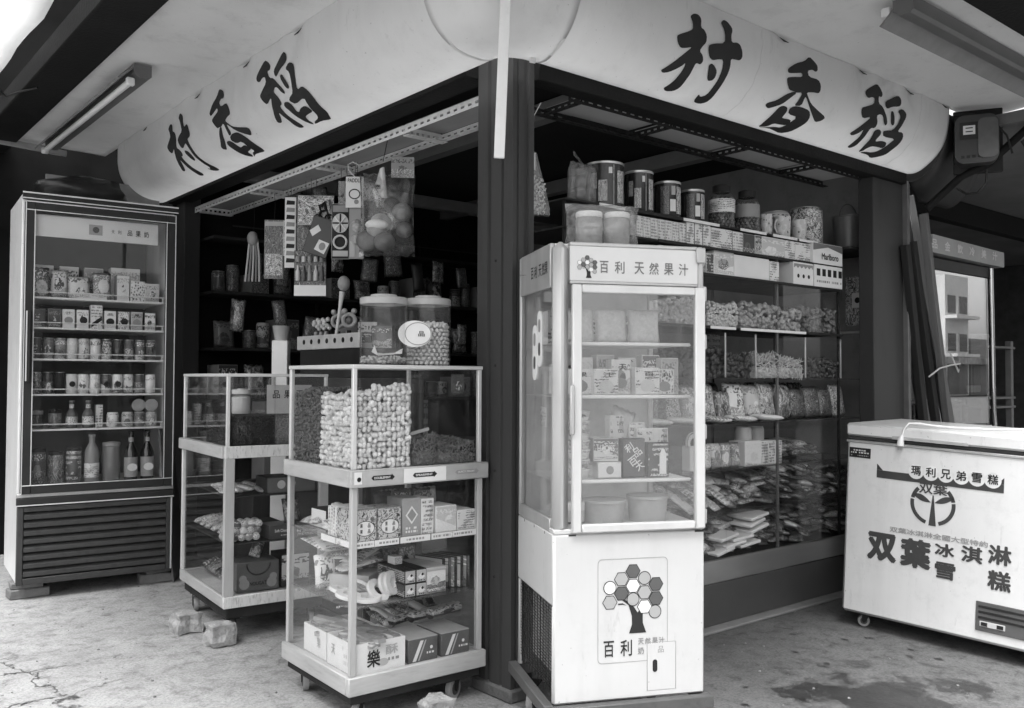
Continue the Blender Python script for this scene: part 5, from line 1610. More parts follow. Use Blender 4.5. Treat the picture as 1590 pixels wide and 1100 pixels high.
tag(o, 'black melon seeds half filling the back cabinet bin', 'seeds', kind='stuff')
o = heap('speckled_seeds', None, BK, .241, .46, .02, .5, .886, 1.02, _blob(.006, .004, .0025, 8), .0105, SEEDG, None, .006, ('front', 'top'))
tag(o, 'speckled grey seeds in the bin next to the black ones', 'seeds', kind='stuff')
t = thing('notice_card', 'pale paper notice inside the glass of the back cabinet', 'notice', BK.w(.30, .03, 1.03), -5)
MB().box(-.1, .12, 0, .002, 0, .135).build('paper', mat('notice_paper', .4, .6), t)
for k, (x, ch) in enumerate(((-.055, '品'), (-.0, '果'), (.06, '天'))):
    letter(ch, .012, INK, t, x, .09, .035, .038, -.0012)
jar(BK, .12, .16, 1.022, .045, .12, 'dim plastic scoop jar standing in the black seeds', LGREY, .7, LGREY)
g = 'sweets in the back cabinet'
for k in range(16):
    packet(BK, .06 + .05 * (k % 4) + rnd.uniform(-.01, .01), .09 + .07 * (k // 4), .66 + .006 * (k % 3), .04, .09, .02, ORD[k] + ' wrapped sweet of the scattered rows on the top shelf of the back cabinet', [P7, P2, P8, P1][k % 4], g, rz=rnd.uniform(-30, 30), rx=82, name='wrapped_sweet', cat='sweet')
t = carton(BK, .33, .045, .653, .24, .16, .075, 'dark sweet box on the upper shelf of the back cabinet', CARDD, mat('dim_box', .10, .5), 0, g)
disc(t, 'box_emblem', PAPERG, -.05, .04, .02); text_lines(t, 0, .09, .03, .055, 1, PAPERG, -.0016, 5)
for r_ in range(3):
    for c_ in range(5):
        o = MB().tube([(0, 0, 0), (.006, 0, 0), (.01, 0, 0), (.09, 0, 0), (.095, 0, 0), (.1, 0, 0)], [.004, .017, .018, .018, .017, .004], 12).build('toffee_roll', P2 if (r_ + c_) % 2 else P7)
        o.location = BK.w(.03 + .034 * c_ + .01 * r_, .05 + .012 * r_, .458 + r_ * .028); o.rotation_euler = (0, 0, R(82))
        tag(o, '%s row, %s toffee roll from the corner, middle shelf of back cabinet' % (['bottom', 'middle', 'top'][r_], ORD[c_]), 'roll', g)
for k in range(9):
    packet(BK, .05 + .02 * (k % 2), .26 + .05 * k, .455 + .01 * (k % 2), .05, .12, .03, ORD[k] + ' bright packet along the side glass on the middle shelf of the back cabinet', [P2, P4, P7][k % 3], g, rz=-80 + rnd.uniform(-15, 15), rx=78, name='sweet_packet')
t = carton(BK, .29, .045, .438, .13, .14, .062, 'dark flat chocolate box with white lettering in the back cabinet', mat('choc_box', .07, .35), None, 0, g)
letter('Soft Chocolate', .02, PAPER, t, .005, .038, .09, .014, -.0014)
text_lines(t, -.02, .055, .012, .02, 1, PAPER, -.0014, 6)
carton(BK, .405, .05, .438, .09, .13, .075, 'dark box with a white figure beside the chocolate box', CARDD, P3, 0, g)
packet(BK, .36, .10, .50, .09, .12, .05, 'shiny bag on the boxes in the back cabinet', P9, g, rx=-20)
t = carton(BK, .175, .05, .206, .20, .17, .135, 'dark nougat gift box with a carrying handle in the back cabinet', mat('nougat_box', .10, .4), None, 0, g, flap=False)
letter('NOUGAT', .02, INK, t, .0, .035, .08, .018, -.0016)
pts = [(.055 * math.cos(a), .125 - .05 * math.sin(a)) for a in [math.pi * i / 14 for i in range(15)]]
MB().tube([(p_[0], -.004, p_[1]) for p_ in pts], .003, 6).build('handle', BLACK, t)
for s in (-1, 1):
    disc(t, 'flower_print', CARDG, s * .065, .035, .024); disc(t, 'flower_print', CARDG, s * .072, .06, .018, -.0018)
carton(BK, .36, .06, .206, .14, .15, .15, 'dark carton beside the nougat gift box', CARDD, P3, 0, g)
packet(BK, .18, .13, .345, .06, .09, .03, 'white twisted packet standing on the nougat gift box', P2, g, rx=-15, ry=25)
for k in range(6):
    packet(BK, .08, .26 + .07 * k, .23, .06, .1, .04, ORD[k] + ' dim packet along the side glass on the back cabinet floor', [P3, P9, P5][k % 3], g, rz=-85, rx=70, name='dim_packet')
for (x, y) in ((.06, .06), (.06, .66), (.44, .66), (.44, .06)):
    caster(T, x, y, .10, .036, 80)
stone('wheel_stone', (-.59, 1.68, 0), (.056, .048, .044), 1.7, 'farther pale stone chocking the back cabinet', 'stones chocking the back cabinet')
stone('wheel_stone', (-.545, 1.385, 0), (.058, .05, .046), 8.1, 'nearer squared stone under the corner of the back cabinet', 'stones chocking the back cabinet')

# ------------------------------------------------------------------ juice cooler
JU = Frame((-.19, -.443), -25.5)
jw, jd = .525, .453
T = thing('juice_cooler', 'white upright juice cooler with glass door and a hexagon tree emblem on a cart', 'cooler', JU.w(0, 0, 0), -25.5)
def roundplan(x0, x1, y0, y1, r, n=5):
    return [(x, y) for x, y in roundrect(x1 - x0, y1 - y0, r, n, (x0 + x1) / 2, (y0 + y1) / 2)]
body = MB()
body.prism(roundplan(0, jw, .0, .012, .005, 2), .16, .70, 'z')
MB().box(0, jw, 0, .014, .16, .70, .010).build('front_panel', WHITE, T)
MB().box(jw - .012, jw, .0145, jd, .16, .70, .004).build('side_panel', WHITE, T)
MB().box(.0, .012, .0145, jd, .470, .70, .004).build('side_panel', WHITE, T)
MB().box(.0, .012, .0145, .020, .16, .469, .002).build('side_panel', WHITE, T)
MB().box(.0, .014, jd - .022, jd - .0005, .16, .469, .002).build('side_panel', ALU, T)
MB().box(.013, jw - .013, jd - .012, jd, .16, .70).build('rear_panel', DGREY, T)
MB().box(.0005, jw - .0005, .0005, jd, .7005, .716, .003).build('cabinet_floor', ALUB, T)
# condenser grille in the side
gp = MB()
for k in range(26):
    z = .20 + k * .0105
    gp.tube([(.006, .022, z), (.006, jd - .024, z)], .0014, 4)
for k in range(12):
    y = .03 + k * .034
    gp.tube([(.004, y, .18), (.004, y, .466)], .0016, 4)
gp.build('side_grille', STEELD, T)
for k in range(9):
    y = .045 + k * .042
    pts = [(.05, y, .20 + .24 * t) for t in (0, 1)]
    MB().tube([(.045, y - .012, .21), (.045, y - .012, .44), (.045, y, .455), (.045, y + .012, .44), (.045, y + .012, .21)], .004, 6).build('condenser_coil', MGREY, T)
# glazed cabinet frame
zc0, zc1 = .716, 1.645
MB().box(0, .053, -.004, .05, .700, zc1, .022).build('corner_column', ALU, T)
MB().box(jw - .022, jw, .0, .03, .70, zc1, .006).build('corner_column', ALU, T)
MB().box(.0, .022, jd - .022, jd, .70, zc1, .005).build('corner_column', ALU, T)
MB().box(jw - .022, jw, jd - .022, jd, .70, zc1, .005).build('corner_column', ALU, T)
MB().box(.0, .016, .0505, jd - .0225, .70, .745, .003).build('side_rail', ALU, T)
MB().box(.0, .016, .0505, jd - .0225, 1.50, 1.645, .003).build('side_rail', ALU, T)
MB().box(jw - .016, jw, .0305, jd - .0225, 1.50, 1.645, .003).build('side_rail', ALU, T)
MB().box(.0225, jw - .0225, jd - .014, jd, .70, zc1).build('back_wall', mat('cooler_back', .6, .4), T)
MB().box(.0165, jw - .0165, .0505, jd - .0145, 1.625, 1.6445).build('top_panel', WHITED, T)
MB().box(.0535, jw - .0225, .0, .03, 1.632, 1.645, .003).build('header_rail', ALU, T)
MB().box(.0535, jw - .0225, .0, .03, 1.508, 1.519, .003).build('header_rail', ALU, T)
MB().box(jw - .03, jw + .004, -.006, .001, 1.59, 1.642, .003).build('end_cap', ALU, T)
hp = MB().box(.0535, jw - .0225, .003, .02, 1.5195, 1.6315).build('header_sign', mat('header_white', .62, .35, var=.03), T)
def tree_logo(parent, cx, cz, s, y, ring=True):
    H, Cc = 'h', 'c'
    cells = [(0, 2.72, H, 1), (-1.0, 2.16, H, 2), (1.0, 2.16, Cc, 2), (-2, 1.55, Cc, 3), (0, 1.62, H, 3), (2, 1.66, H, 1), (-1, 1.08, H, 1), (1, 1.08, H, 2), (-2, .45, H, 2), (0, .60, Cc, 2), (2, .58, H, 1), (1, .0, H, 3), (1.92, -.42, Cc, 2)]
    lm = {1: mat('logo_dark', .10, .5, var=.05), 2: mat('logo_mid', .38, .5, var=.05), 3: WPLAST}
    for (x, z, kind, tone) in cells:
        px, pz = cx + x * .040 * s, cz + z * .043 * s
        if kind == H:
            for rr, m, yy_ in ((.0262, INK, y), (.0235, lm[tone], y - .0005)):
                flatpoly(parent, 'emblem_cell', m, [(px + rr * s * math.cos(R(60 * i)), pz + rr * s * .97 * math.sin(R(60 * i))) for i in range(6)], yy_)
        else:
            disc(parent, 'emblem_cell', INK, px, pz, .0225 * s, y, 1)
            disc(parent, 'emblem_cell', lm[tone], px, pz, .0198 * s, y - .0005, 1)
    k = .04 * s
    flatpoly(parent, 'emblem_trunk', INK, [(cx - .35 * k, cz - 2.1 * k), (cx + 1.15 * k, cz - 2.1 * k), (cx + .85 * k, cz - 1.3 * k), (cx + .85 * k, cz - .3 * k), (cx + .65 * k, cz - .1 * k), (cx + .4 * k, cz - .45 * k), (cx - .1 * k, cz + .3 * k), (cx - .9 * k, cz + .75 * k), (cx - 1.0 * k, cz + .65 * k), (cx - .4 * k, cz + .2 * k), (cx - .1 * k, cz - .7 * k), (cx - .1 * k, cz - 1.4 * k)], y)
    flatpoly(parent, 'emblem_branch', INK, [(cx - 1.3 * k, cz + .35 * k), (cx - .9 * k, cz + .38 * k), (cx - .55 * k, cz + .15 * k), (cx - .85 * k, cz + .25 * k), (cx - 1.3 * k, cz + .25 * k)], y)
tree_logo(hp, .112, 1.556, .33, .0018)
for ch, x, w in (('百', .170, .030), ('利', .224, .034), ('天', .293, .034), ('然', .345, .034), ('果', .398, .034), ('汁', .451, .034)):
    letter(ch, .012, mat('header_ink', .16, .5), hp, x, 1.566, w, .040, .002)
hs = MB().box(.001, .004, .06, jd - .03, 1.53, 1.61).build('side_sign', mat('header_white', .62), T)
for ch, y_ in (('百', .27), ('利', .225), ('天', .17), ('然', .13), ('果', .095), ('汁', .07)):
    letter(ch, .012, INK, hs, y_, 1.568, .034, .042, -.0002, face='left')
disc(hs, 'emblem', DGREY, 0, 0, .03).matrix_world = Matrix.Identity(4)
_e = hs.children[-1]; _e.location = (-.0004, .36, 1.572); _e.rotation_euler = (0, 0, R(-90))
# door
D = MB().box(.056, .088, -.022, -.001, .706, 1.505, .004).box(.484, .520, -.022, -.001, .706, 1.505, .004).box(.0885, .4835, -.022, -.001, 1.478, 1.505, .004).box(.0885, .4835, -.022, -.001, .706, .733, .004).build('door', mat('door_wrap', .62, .35, .1, var=.12, scale=7, stretch=(1, 1, .3)), T)
MB().box(.086, .486, -.014, -.010, .731, 1.480).build('glass_pane', GLASSJ, D)
MB().box(.044, .060, -.036, -.0225, 1.02, 1.18, .004).build('handle', ALU, D)
for z in (.72, 1.0, 1.3, 1.46):
    MB().box(.517, .529, -.014, .0, z, z + .05, .003).build('hinge', ALU, D)
MB().box(.004, .008, .0505, jd - .0225, .745, 1.50).build('glass_pane', GLASS, T)
MB().box(jw - .008, jw - .004, .0305, jd - .0225, .745, 1.50).build('glass_pane', GLASS, T)
st = MB()
for (cy, cz) in ((.235, 1.29), (.175, 1.335)):
    b = [(p_[0], p_[1]) for p_ in roundrect(.05, .19, .024, 6, cy, cz)]
    s_ = MB().prism(b, -.0006, .0036, 'x').build('ice_pop_sticker', PAPER, T)
    for k, dz in enumerate((.045, -.035)):
        e_ = [(p_[0], p_[1]) for p_ in roundrect(.026, .045, .012, 5, cy, cz + dz)]
        MB().prism(e_, -.0012, -.0007, 'x').build('sticker_print', DGREY if k else CARDG, s_)
for z in (1.316, 1.141, .862):
    b = MB()
    for k in range(16):
        b.tube([(.02, .06 + k * .024, z), (jw - .02, .06 + k * .024, z)], .002, 5)
    s_ = b.build('wire_shelf', ALUB, T)
    MB().box(.03, jw - .03, .040, .052, z - .006, z + .006, .003).build('shelf_edge', WPLAST, s_)
    MB().tube([(.034, .10, z), (.034, .05, z + .02), (.034, .045, z)], .003, 6).build('shelf_hook', WPLAST, s_)
MB().lathe([(.03, 0), (.04, .004), (.045, .05), (.02, .055)], 16, Matrix.Translation((.26, .2, 1.57)) @ Matrix.Rotation(R(180), 4, 'X')).build('lamp_fitting', WPLAST, T)
# emblem panel
op = roundrect(.243, .335, .014, 5, .2705, .4475)
ip = roundrect(.240, .332, .013, 5, .2705, .4475)
n = len(op)
me = bpy.data.meshes.new('panel_outline'); me.from_pydata([(p_[0], -.0012, p_[1]) for p_ in op + ip], [], [(i, (i + 1) % n, n + (i + 1) % n, n + i) for i in range(n)])
obj('panel_outline', me, MGREY, T)
tree_logo(T, .2705, .456, 1.0, -.0014)
for ch, x, w, h in (('百', .187, .036, .052), ('利', .247, .040, .052)):
    letter(ch, .012, INK, T, x, .326, w, h)
for ch, x in (('天', .298), ('然', .322), ('果', .347), ('汁', .371)):
    letter(ch, .012, MGREY, T, x, .344, .020, .020)
for ch, x in (('奶', .298), ('品', .368)):
    letter(ch, .012, MGREY, T, x, .314, .021, .022)
hatch = MB().box(.321, .420, -.0016, -.0003, .183, .336, .001).build('hatch', WHITE, T)
MB().prism(roundrect(.016, .040, .0078, 5, .347, .262), -.0030, -.0017, 'y').build('slot', BLACK, hatch)
for (a, b_, c, d) in ((.3195, .3205, .182, .337), (.4205, .4215, .182, .337), (.321, .42, .3365, .3375)):
    MB().box(a, b_, -.0012, -.0002, c, d).build('hatch_gap', MGREY, T)
for k in range(3):
    MB().box(-.0008, .0, .1 + .13 * k, .104 + .13 * k, .688, .697).build('rust_mark', BLACK, T)
MB().box(.05, .075, -.0012, -.0002, .694, .6985).build('rust_mark', BLACK, T)
MB().box(.49, .522, -.0012, -.0002, .692, .6985).build('rust_mark', BLACK, T)
# cart
MB().box(-.028, jw + .02, -.03, .002, .118, .158, .003).box(-.028, .004, .0025, jd + .03, .118, .158, .003).box(jw - .01, jw + .02, .0025, jd + .03, .118, .158, .003).box(.0045, jw - .0105, jd - .002, jd + .03, .118, .158, .003).build('cart_frame', mat('cart_paint', .09, .6, dirt=.3), T)
for (x, y, a) in ((.03, .36, 60), (.48, .06, 70), (.03, .06, 70), (.48, .36, 20)):
    caster(T, x, y, .118, .05, a)
# goods in the cooler
g = 'goods in the juice cooler'
sf = 1.148
for k, (x, y, w, h, f) in enumerate(((.125, .10, .075, .085, P2), (.205, .075, .088, .085, P4), (.275, .12, .07, .118, P2), (.355, .08, .088, .09, P4), (.425, .10, .07, .085, P7), (.06, .13, .05, .10, P4))):
    t = carton(JU, x, y, sf, w, .06, h, ['first', 'second', 'tall middle', 'fourth', 'dim last', 'half hidden'][k] + ' fruit juice pack on the upper cooler shelf', PAPER, f, rnd.uniform(-6, 6), g)
    disc(t, 'fruit_picture', [MGREY, LGREY, MGREY, LGREY, MGREY, LGREY][k], .0, h * .32, min(w, h) * .3, -.0016, .85)
    letter(['果', '汁', '天', '百', '利', '品'][k], .012, INK, t, .005, h * .78, w * .4, h * .18, -.0018)
for k in range(5):
    can(JU, .10 + .08 * k, .22, sf, .03, .10, ORD[k] + ' dim can at the back of the upper cooler shelf', [P2, P3, P1][k % 3], g)
for k, (x, w, h, f) in enumerate(((.10, .07, .12, P4), (.18, .07, .10, P2), (.26, .08, .13, P4), (.345, .07, .11, P2), (.42, .07, .12, P6))):
    carton(JU, x, .30, 1.322, w, .06, h, ORD[k] + ' pale pack on the top cooler shelf', PAPER, f, rnd.uniform(-5, 5), g)
for k in range(3):
    packet(JU, .13 + .12 * k, .15, 1.322, .12, .12, .05, ORD[k] + ' cloudy white bag on the top cooler shelf', mat('milk_bag', .72, .4, transl=.3), g, rx=-5, name='milk_bag', cat='bag')
for k, (x, y) in enumerate(((.155, .16), (.24, .18), (.315, .17), (.40, .16), (.455, .12))):
    carton(JU, x, y, 1.148, .065, .05, .125 + .01 * (k % 2), ORD[k] + ' taller juice pack in the second row of the upper cooler shelf', PAPER, [P2, P8, P4][k % 3], rnd.uniform(-5, 5), g)
sf = .869
for k in range(7):
    t = thing('ice_cup', ORD[k] + ' printed ice cup counted upwards in the stack by the cooler hinge column', 'cup', JU.w(.115, .095, sf + k * .032), -25.5, g)
    MB().lathe([(.030, .0), (.037, .027), (.0385, .027), (.0385, .0315), (.0001, .0315)], 22, cap=False).build('cup_body', P4 if k % 2 else P2, t)
for k in range(3):
    can(JU, .195, .14, sf + .045 * k, .032, .043, ORD[k] + ' flat white tub counted upwards behind the shelf boxes of the cooler', WPLAST, g, name='white_tub', cat='tub', lidm=LGREY)
t = carton(JU, .218, .075, sf, .085, .07, .052, 'low white box with a small emblem on the lower cooler shelf', PAPER, PAPER, 4, g); disc(t, 'emblem', CARDG, 0, .026, .014)
t = carton(JU, .205, .078, sf + .0545, .088, .06, .078, 'grey lettered pack on the low white box in the cooler', mat('pack_grey', .4, .4), P2, -3, g, ); letter('HACKS', .02, PAPER, t, 0, .045, .06, .02, -.0016)
t = carton(JU, .302, .072, sf, .082, .05, .130, 'dark pack with tilted white lettering in the cooler', CARDD, mat('dark_pack', .08, .4), 3, g)
for k, (x, z) in enumerate(((-.018, .10), (.012, .085), (-.004, .055), (.02, .04))):
    l = letter(['利', '品', '百', '天'][k], .012, PAPER, t, x, z, .03, .03, -.0016); l.rotation_euler = (R(90), R(-35), 0)
t = carton(JU, .392, .075, sf, .075, .05, .115, 'dark bottle-picture pack by the cooler door edge', CARDD, P5, -4, g); flatpoly(t, 'bottle_picture', PAPER, [(.004, .01), (.028, .01), (.028, .075), (.02, .095), (.012, .095), (.004, .075)])
for k, (x, y, z, w, h, a) in enumerate(((.272, .15, .115, .055, .09, 8), (.345, .15, .11, .055, .07, -6), (.365, .13, .03, .06, .13, 5), (.425, .14, .06, .06, .10, -8))):
    carton(JU, x, y, sf, w, .04, z + h, ['tall pale pack behind the dark lettered one', 'second pale pack behind the dark lettered one', 'white pack behind the bottle-picture one', 'pale pack at the door edge behind the rest'][k] + ' in the cooler', PAPER, P4, a, g)
packet(JU, .235, .19, sf, .09, .24, .06, 'slumped white bag behind the boxes in the cooler', mat('white_bag', .55, .4), g, ry=20)
carton(JU, .06, .20, sf + .0, .05, .05, .16, 'small card box seen through the cooler side glass', PAPER, P4, -90, g)
t = carton(JU, .045, .24, 1.03, .002, .075, .07, 'dotted label card hung inside the cooler side glass', PAPER, None, 0, g, side=P7, flap=False)
for k, (x, r_, h) in enumerate(((.215, .075, .075), (.375, .07, .085))):
    t = thing('plastic_tub', ['wide cloudy tub at the middle of the cooler floor', 'wide cloudy tub near the door edge of the cooler floor'][k], 'tub', JU.w(x, .13, .717), -25.5, g)
    MB().lathe([(r_ * .86, 0), (r_ * .9, .004), (r_ * .98, h * .88), (r_ * 1.04, h * .9), (r_ * 1.04, h), (r_ * .6, h + .004), (.0001, h + .004)], 28, cap=False).build('tub_body', mat('cloudy_plastic', .6, .45, transl=.4), t)
jar(JU, .11, .12, .717, .035, .07, 'small white pot at the handle end of the cooler floor', WPLAST, .8, WPLAST, group=g)
# jars on the cooler roof
for k, (x, y, r_) in enumerate(((.165, .14, .046), (.262, .13, .044))):
    t = thing('plastic_jar', ['pale plastic jar wrapped in film on the cooler roof', 'second pale plastic jar beside the wrapped one on the cooler roof'][k], 'jar', JU.w(x, y, 1.6452), -25.5, 'jars on the cooler roof')
    MB().lathe([(r_ * .95, 0), (r_, .006), (r_, .095), (r_ * .93, .104), (r_ * .93, .108)], 28).build('jar_body', mat('milky_plastic', .55, .3, var=.12, scale=14, transl=.5), t)
    MB().lathe([(r_ * .97, .104), (r_ * 1.0, .107), (r_ * 1.0, .12), (r_ * .93, .124), (.0001, .125)], 28, cap=False).build('lid', WPLAST, t)
o = packet(JU, .21, .132, 1.6453, .27, .150, .16, 'loose cloudy film draped round the jars on the cooler roof', POLYW, None, name='plastic_film', cat='film', v=2)

# ------------------------------------------------------------------ corner display shelving
T = thing('display_shelving', 'glass display shelving full of snacks between the cooler and the chest freezer', 'shelving', (0, 0, 0))
dx0, dx1, dy = .42, 2.58, .16
MB().box(dx0, 2.82, dy, .64, .014, .215, .004).build('plinth', mat('plinth_paint', .065, .35, var=.1), T)
MB().box(dx0, 2.82, dy - .004, dy + .02, .216, .325, .004).build('kick_band', mat('band_metal', .35, .38, .7, var=.12, stretch=(.2, 1, 1)), T)
MB().box(dx0, 2.82, dy + .0205, .64, .25, .318).build('bottom_tray', STEELD, T)
shz = dict(A=1.960, B=1.842, C=1.713, D=1.458, E=1.208, F=.985, G=.760, H=.545)
dep = dict(A=.5, B=.45, C=.45, D=.48, E=.48, F=.5, G=.52, H=.54)
for k, z in shz.items():
    MB().box(dx0, dx1 if k in 'ABCD' else 2.80, dy + .004, dy + dep[k], z - .008, z, .001).build('shelf', SHELFG if k in 'EFGH' else WOODD, T)
def shelf_strip(z, a, b, m, y=dy - .001, h=.012):
    MB().box(a, b, y, y + .004, z - h, z + .002, .0008).build('price_strip', m, T)
for a, b in ((.62, .78), (1.18, 1.45), (1.62, 1.84), (1.9, 2.12), (2.14, 2.32)):
    shelf_strip(shz['A'], a, b, PAPER)
shelf_strip(shz['A'], .785, 1.175, CARDD); shelf_strip(shz['C'], 1.0, 2.57, CARDD); shelf_strip(shz['B'], 1.0, 2.57, CARDD)
for a, b, m in ((1.38, 1.58, PAPER), (1.62, 2.2, PAPER), (2.22, 2.56, CARDD), (1.0, 1.375, CARDD)):
    shelf_strip(shz['D'], a, b, m)
for x in (dx0 + .01, 1.96, 2.56):
    for y in (dy + .02, .6):
        MB().box(x, x + .014, y, y + .014, .32, 1.955, .002).build('upright', mat('dull_upright', .12, .5) if x > 1 and x < 2 else STEELD, T)
for (z0, z1) in ((.326, .54), (.548, .755), (.763, .98)):
    MB().box(dx0 + .03, 1.50, dy - .001, dy + .003, z0, z1).build('sliding_glass', GLASS, T)
    MB().box(1.505, 2.78, dy + .0045, dy + .0085, z0, z1).build('sliding_glass', GLASS, T)
for x0, x1 in ((1.0, 1.37), (1.375, 1.62), (1.625, 1.96), (1.965, 2.2), (2.205, 2.555)):
    MB().box(x0, x1, dy + .006, dy + .010, 1.46, 1.70).build('bin_glass', GLASS, T)
    MB().box(x1, x1 + .004, dy + .0105, dy + .44, 1.46, 1.70).build('bin_divider', GLASS, T)
for x0, x1 in ((1.0, 1.5), (1.505, 1.75), (1.755, 2.2), (2.205, 2.555)):
    MB().box(x0, x1, dy + .006, dy + .010, 1.21, 1.43).build('bin_glass', GLASS, T)
    MB().box(x1, x1 + .004, dy + .0105, dy + .44, 1.21, 1.43).build('bin_divider', GLASS, T)
    MB().box(x1 - .003, x1 + .007, dy + .0045, dy + .0102, 1.21, 1.43, .001).build('bin_edge', ALU, T)
DF = ID
# A: tins, jars, cups
g = 'tins and jars on the top display shelf'
zA = shz['A'] + .0005
def tin(x, y, z, r, h, label, kind):
    t = thing('picture_tin', label, 'tin', (x, y, z), 0, g)
    b_ = MB().lathe([(r * .99, 0), (r * .99, .004), (r, .005), (r, h - .012)], 30).build('tin_body', mat('tin_black', .016, .25, var=.2), t)
    MB().lathe([(r * 1.0, h - .012), (r * 1.02, h - .010), (r * 1.02, h - .002), (r * .97, h), (r * .93, h - .004), (.0001, h - .004)], 30, cap=False).build('lid', METALL, t)
    # printed figures wrapped on the side that faces the street
    def patch(name, m, a0, a1, z0, z1, off=.0006):
        n_ = 6
        V, F = [], []
        for i in range(n_ + 1):
            a = R(a0 + (a1 - a0) * i / n_)
            for zz in (z0, z1):
                V.append(((r + off) * math.cos(a), (r + off) * math.sin(a), zz * h))
        for i in range(n_): F.append((2 * i, 2 * i + 2, 2 * i + 3, 2 * i + 1))
        return obj(name, raw_mesh(name, V, F), m, b_)
    if kind == 0:
        patch('figure_print', PF, 205, 232, .12, .58); patch('figure_print', PF, 265, 300, .10, .80)
        patch('spot_print', PAPER, 236, 247, .72, .86, .0009); patch('figure_print', P1, 180, 200, .4, .75); patch('stripe_print', CARDG, 250, 254, .05, .92)
    else:
        patch('face_print', PAPER, 232, 258, .18, .5, .0009); patch('figure_print', PF, 262, 300, .12, .85); patch('figure_print', PFD, 190, 228, .1, .85); patch('figure_print', PAPERG, 238, 256, .62, .86)
    return t
tin(.755, .262, zA, .085, .205, 'largest black tin with figures, nearest the corner post', 0)
tin(.975, .258, zA, .067, .200, 'second black tin with figures from the corner post', 0)
tin(1.168, .250, zA, .063, .178, 'black tin with a round white face picture', 1)
tin(1.352, .248, zA, .058, .165, 'smallest black tin, fourth from the corner post', 1)
def sweet_jar(x, y, r, h, label, lm):
    t = thing('sweet_jar', label, 'jar', (x, y, zA), 0, g)
    MB().lathe([(r * .9, 0), (r, .01), (r, h * .7), (r * .85, h * .8), (r * .6, h * .86)], 26).build('jar_body', JARG, t)
    MB().lathe([(r * .66, h * .84), (r * .68, h * .86), (r * .68, h * .98), (r * .6, h), (.0001, h)], 22, cap=False).build('lid', CARDD, t)
    Ms = []
    for k in range(9):
        for i in range(15):
            a = 6.283 * (i + .5 * (k % 2)) / 15
            rr = r * .82
            Ms.append(Matrix.Translation((rr * math.cos(a), rr * math.sin(a), .014 + k * h * .077)) @ Matrix.Scale(rnd.uniform(.8, 1.1), 4))
    V, F = merged(*_blob(.0105, .0105, .0105, 1), Ms)
    tag(obj('round_sweets', raw_mesh('round_sweets', V, F), mat('round_sweet', .12, .2, var=.9, scale=30), t), kind='stuff')
    l = MB().lathe([(r + .001, h * .36), (r + .001, h * .66)], 26, cap=False).build('label', lm, t)
    return t
sweet_jar(1.59, .255, .067, .225, 'round sweet jar with a white lettered label', P4)
sweet_jar(1.80, .252, .065, .225, 'second round sweet jar beside the small cups', mat('clear_label', .25, .4))
def cup(x, y, r, h, label, m, handle=False):
    t = thing('cup', label, 'cup', (x, y, zA), 0, g)
    MB().lathe([(r * .86, 0), (r * .9, .004), (r, h), (r * .94, h), (r * .86, .008), (.0001, .008)], 22, cap=False).build('cup_body', m, t)
    if handle:
        MB().tube([(-r * .95, 0, h * .85), (-r * 1.35, 0, h * .7), (-r * 1.4, 0, h * .45), (-r * 1.0, 0, h * .25)], .004, 6).build('handle', WPLAST, t)
PDOT = printed('print_dots', [(0, .1), (.22, .5), (.6, .62)], 'cell', (4, 4, 4))
cup(1.935, .23, .034, .115, 'slim speckled cup next to the second sweet jar', PDOT)
cup(2.075, .225, .047, .118, 'speckled mug with a handle on the top display shelf', PDOT, True)
cup(2.235, .225, .044, .118, 'speckled cup in front of the big pictured tin', PDOT)
t = can(DF, 2.42, .30, zA, .094, .215, 'big pale pictured tin at the end of the top display shelf', PF, g, name='pictured_tin', cat='tin')
t = can(DF, 2.27, .40, zA, .08, .19, 'dark tin behind the speckled cups', P3, g, name='dark_tin', cat='tin')
o = packet(DF, .60, .25, zA, .15, .185, .10, 'clear knotted plastic bag on the shelf above the cooler', POLYW, None, name='knotted_bag', cat='bag', v=4)
o = MB().tube([(.60, .25, 2.13), (.585, .25, 2.16), (.56, .25, 2.175), (.55, .25, 2.19)], [.012, .005, .007, .004], 7).build('bag_knot', POLY); o.parent = bpy.data.objects['knotted_bag']; o.matrix_parent_inverse = bpy.data.objects['knotted_bag'].matrix_basis.inverted()
# bucket on the side shelf
t = thing('plastic_bucket', 'banded plastic bucket on the side shelf by the end post', 'bucket', (2.83, .27, 1.965), 0)
MB().lathe([(.078, 0), (.083, .004), (.094, .2), (.098, .203), (.098, .212), (.09, .212)], 26).build('bucket_body', mat('bucket_plastic', .16, .3, transl=.2), t)
for k in range(3):
    MB().lathe([(.0835 + .0012 * k, .02 + .022 * k), (.0845 + .0012 * k, .031 + .022 * k)], 26, cap=False).build('band', LGREY, t)
MB().tube([(.1 * math.cos(a), 0, .2 + .085 * math.sin(a)) for a in [math.pi * i / 12 for i in range(13)]], .003, 6).build('handle', DGREY, t)
o = MB().box(2.605, 2.985, .13, .46, 1.949, 1.964, .003).build('side_shelf', WOODD); tag(o, 'small dark shelf carrying the banded bucket', 'shelf')
t = thing('side_window', 'tall framed glass panel on the side wall by the end post', 'window', (2.972, .19, 1.5))
MB().box(.0, .004, 0, .34, .0, .44).build('pane', GLASS, t)
MB().box(-.008, .010, -.018, -.0005, -.012, .90, .002).build('frame_stile', ALU, t)
MB().box(-.008, .010, .0, .34, -.016, -.001, .002).build('frame_rail', ALU, t)
t = thing('wall_poster', 'small spotted poster below the banded bucket', 'poster', (2.966, .305, 1.53), -90)
MB().box(-.066, .066, 0, .003, 0, .30).build('sheet', PF, t)
MB().box(-.025, .045, -.0012, -.0002, .11, .20).build('picture', PAPER, t); disc(t, 'picture_spot', CARDD, .012, .155, .018, -.002)
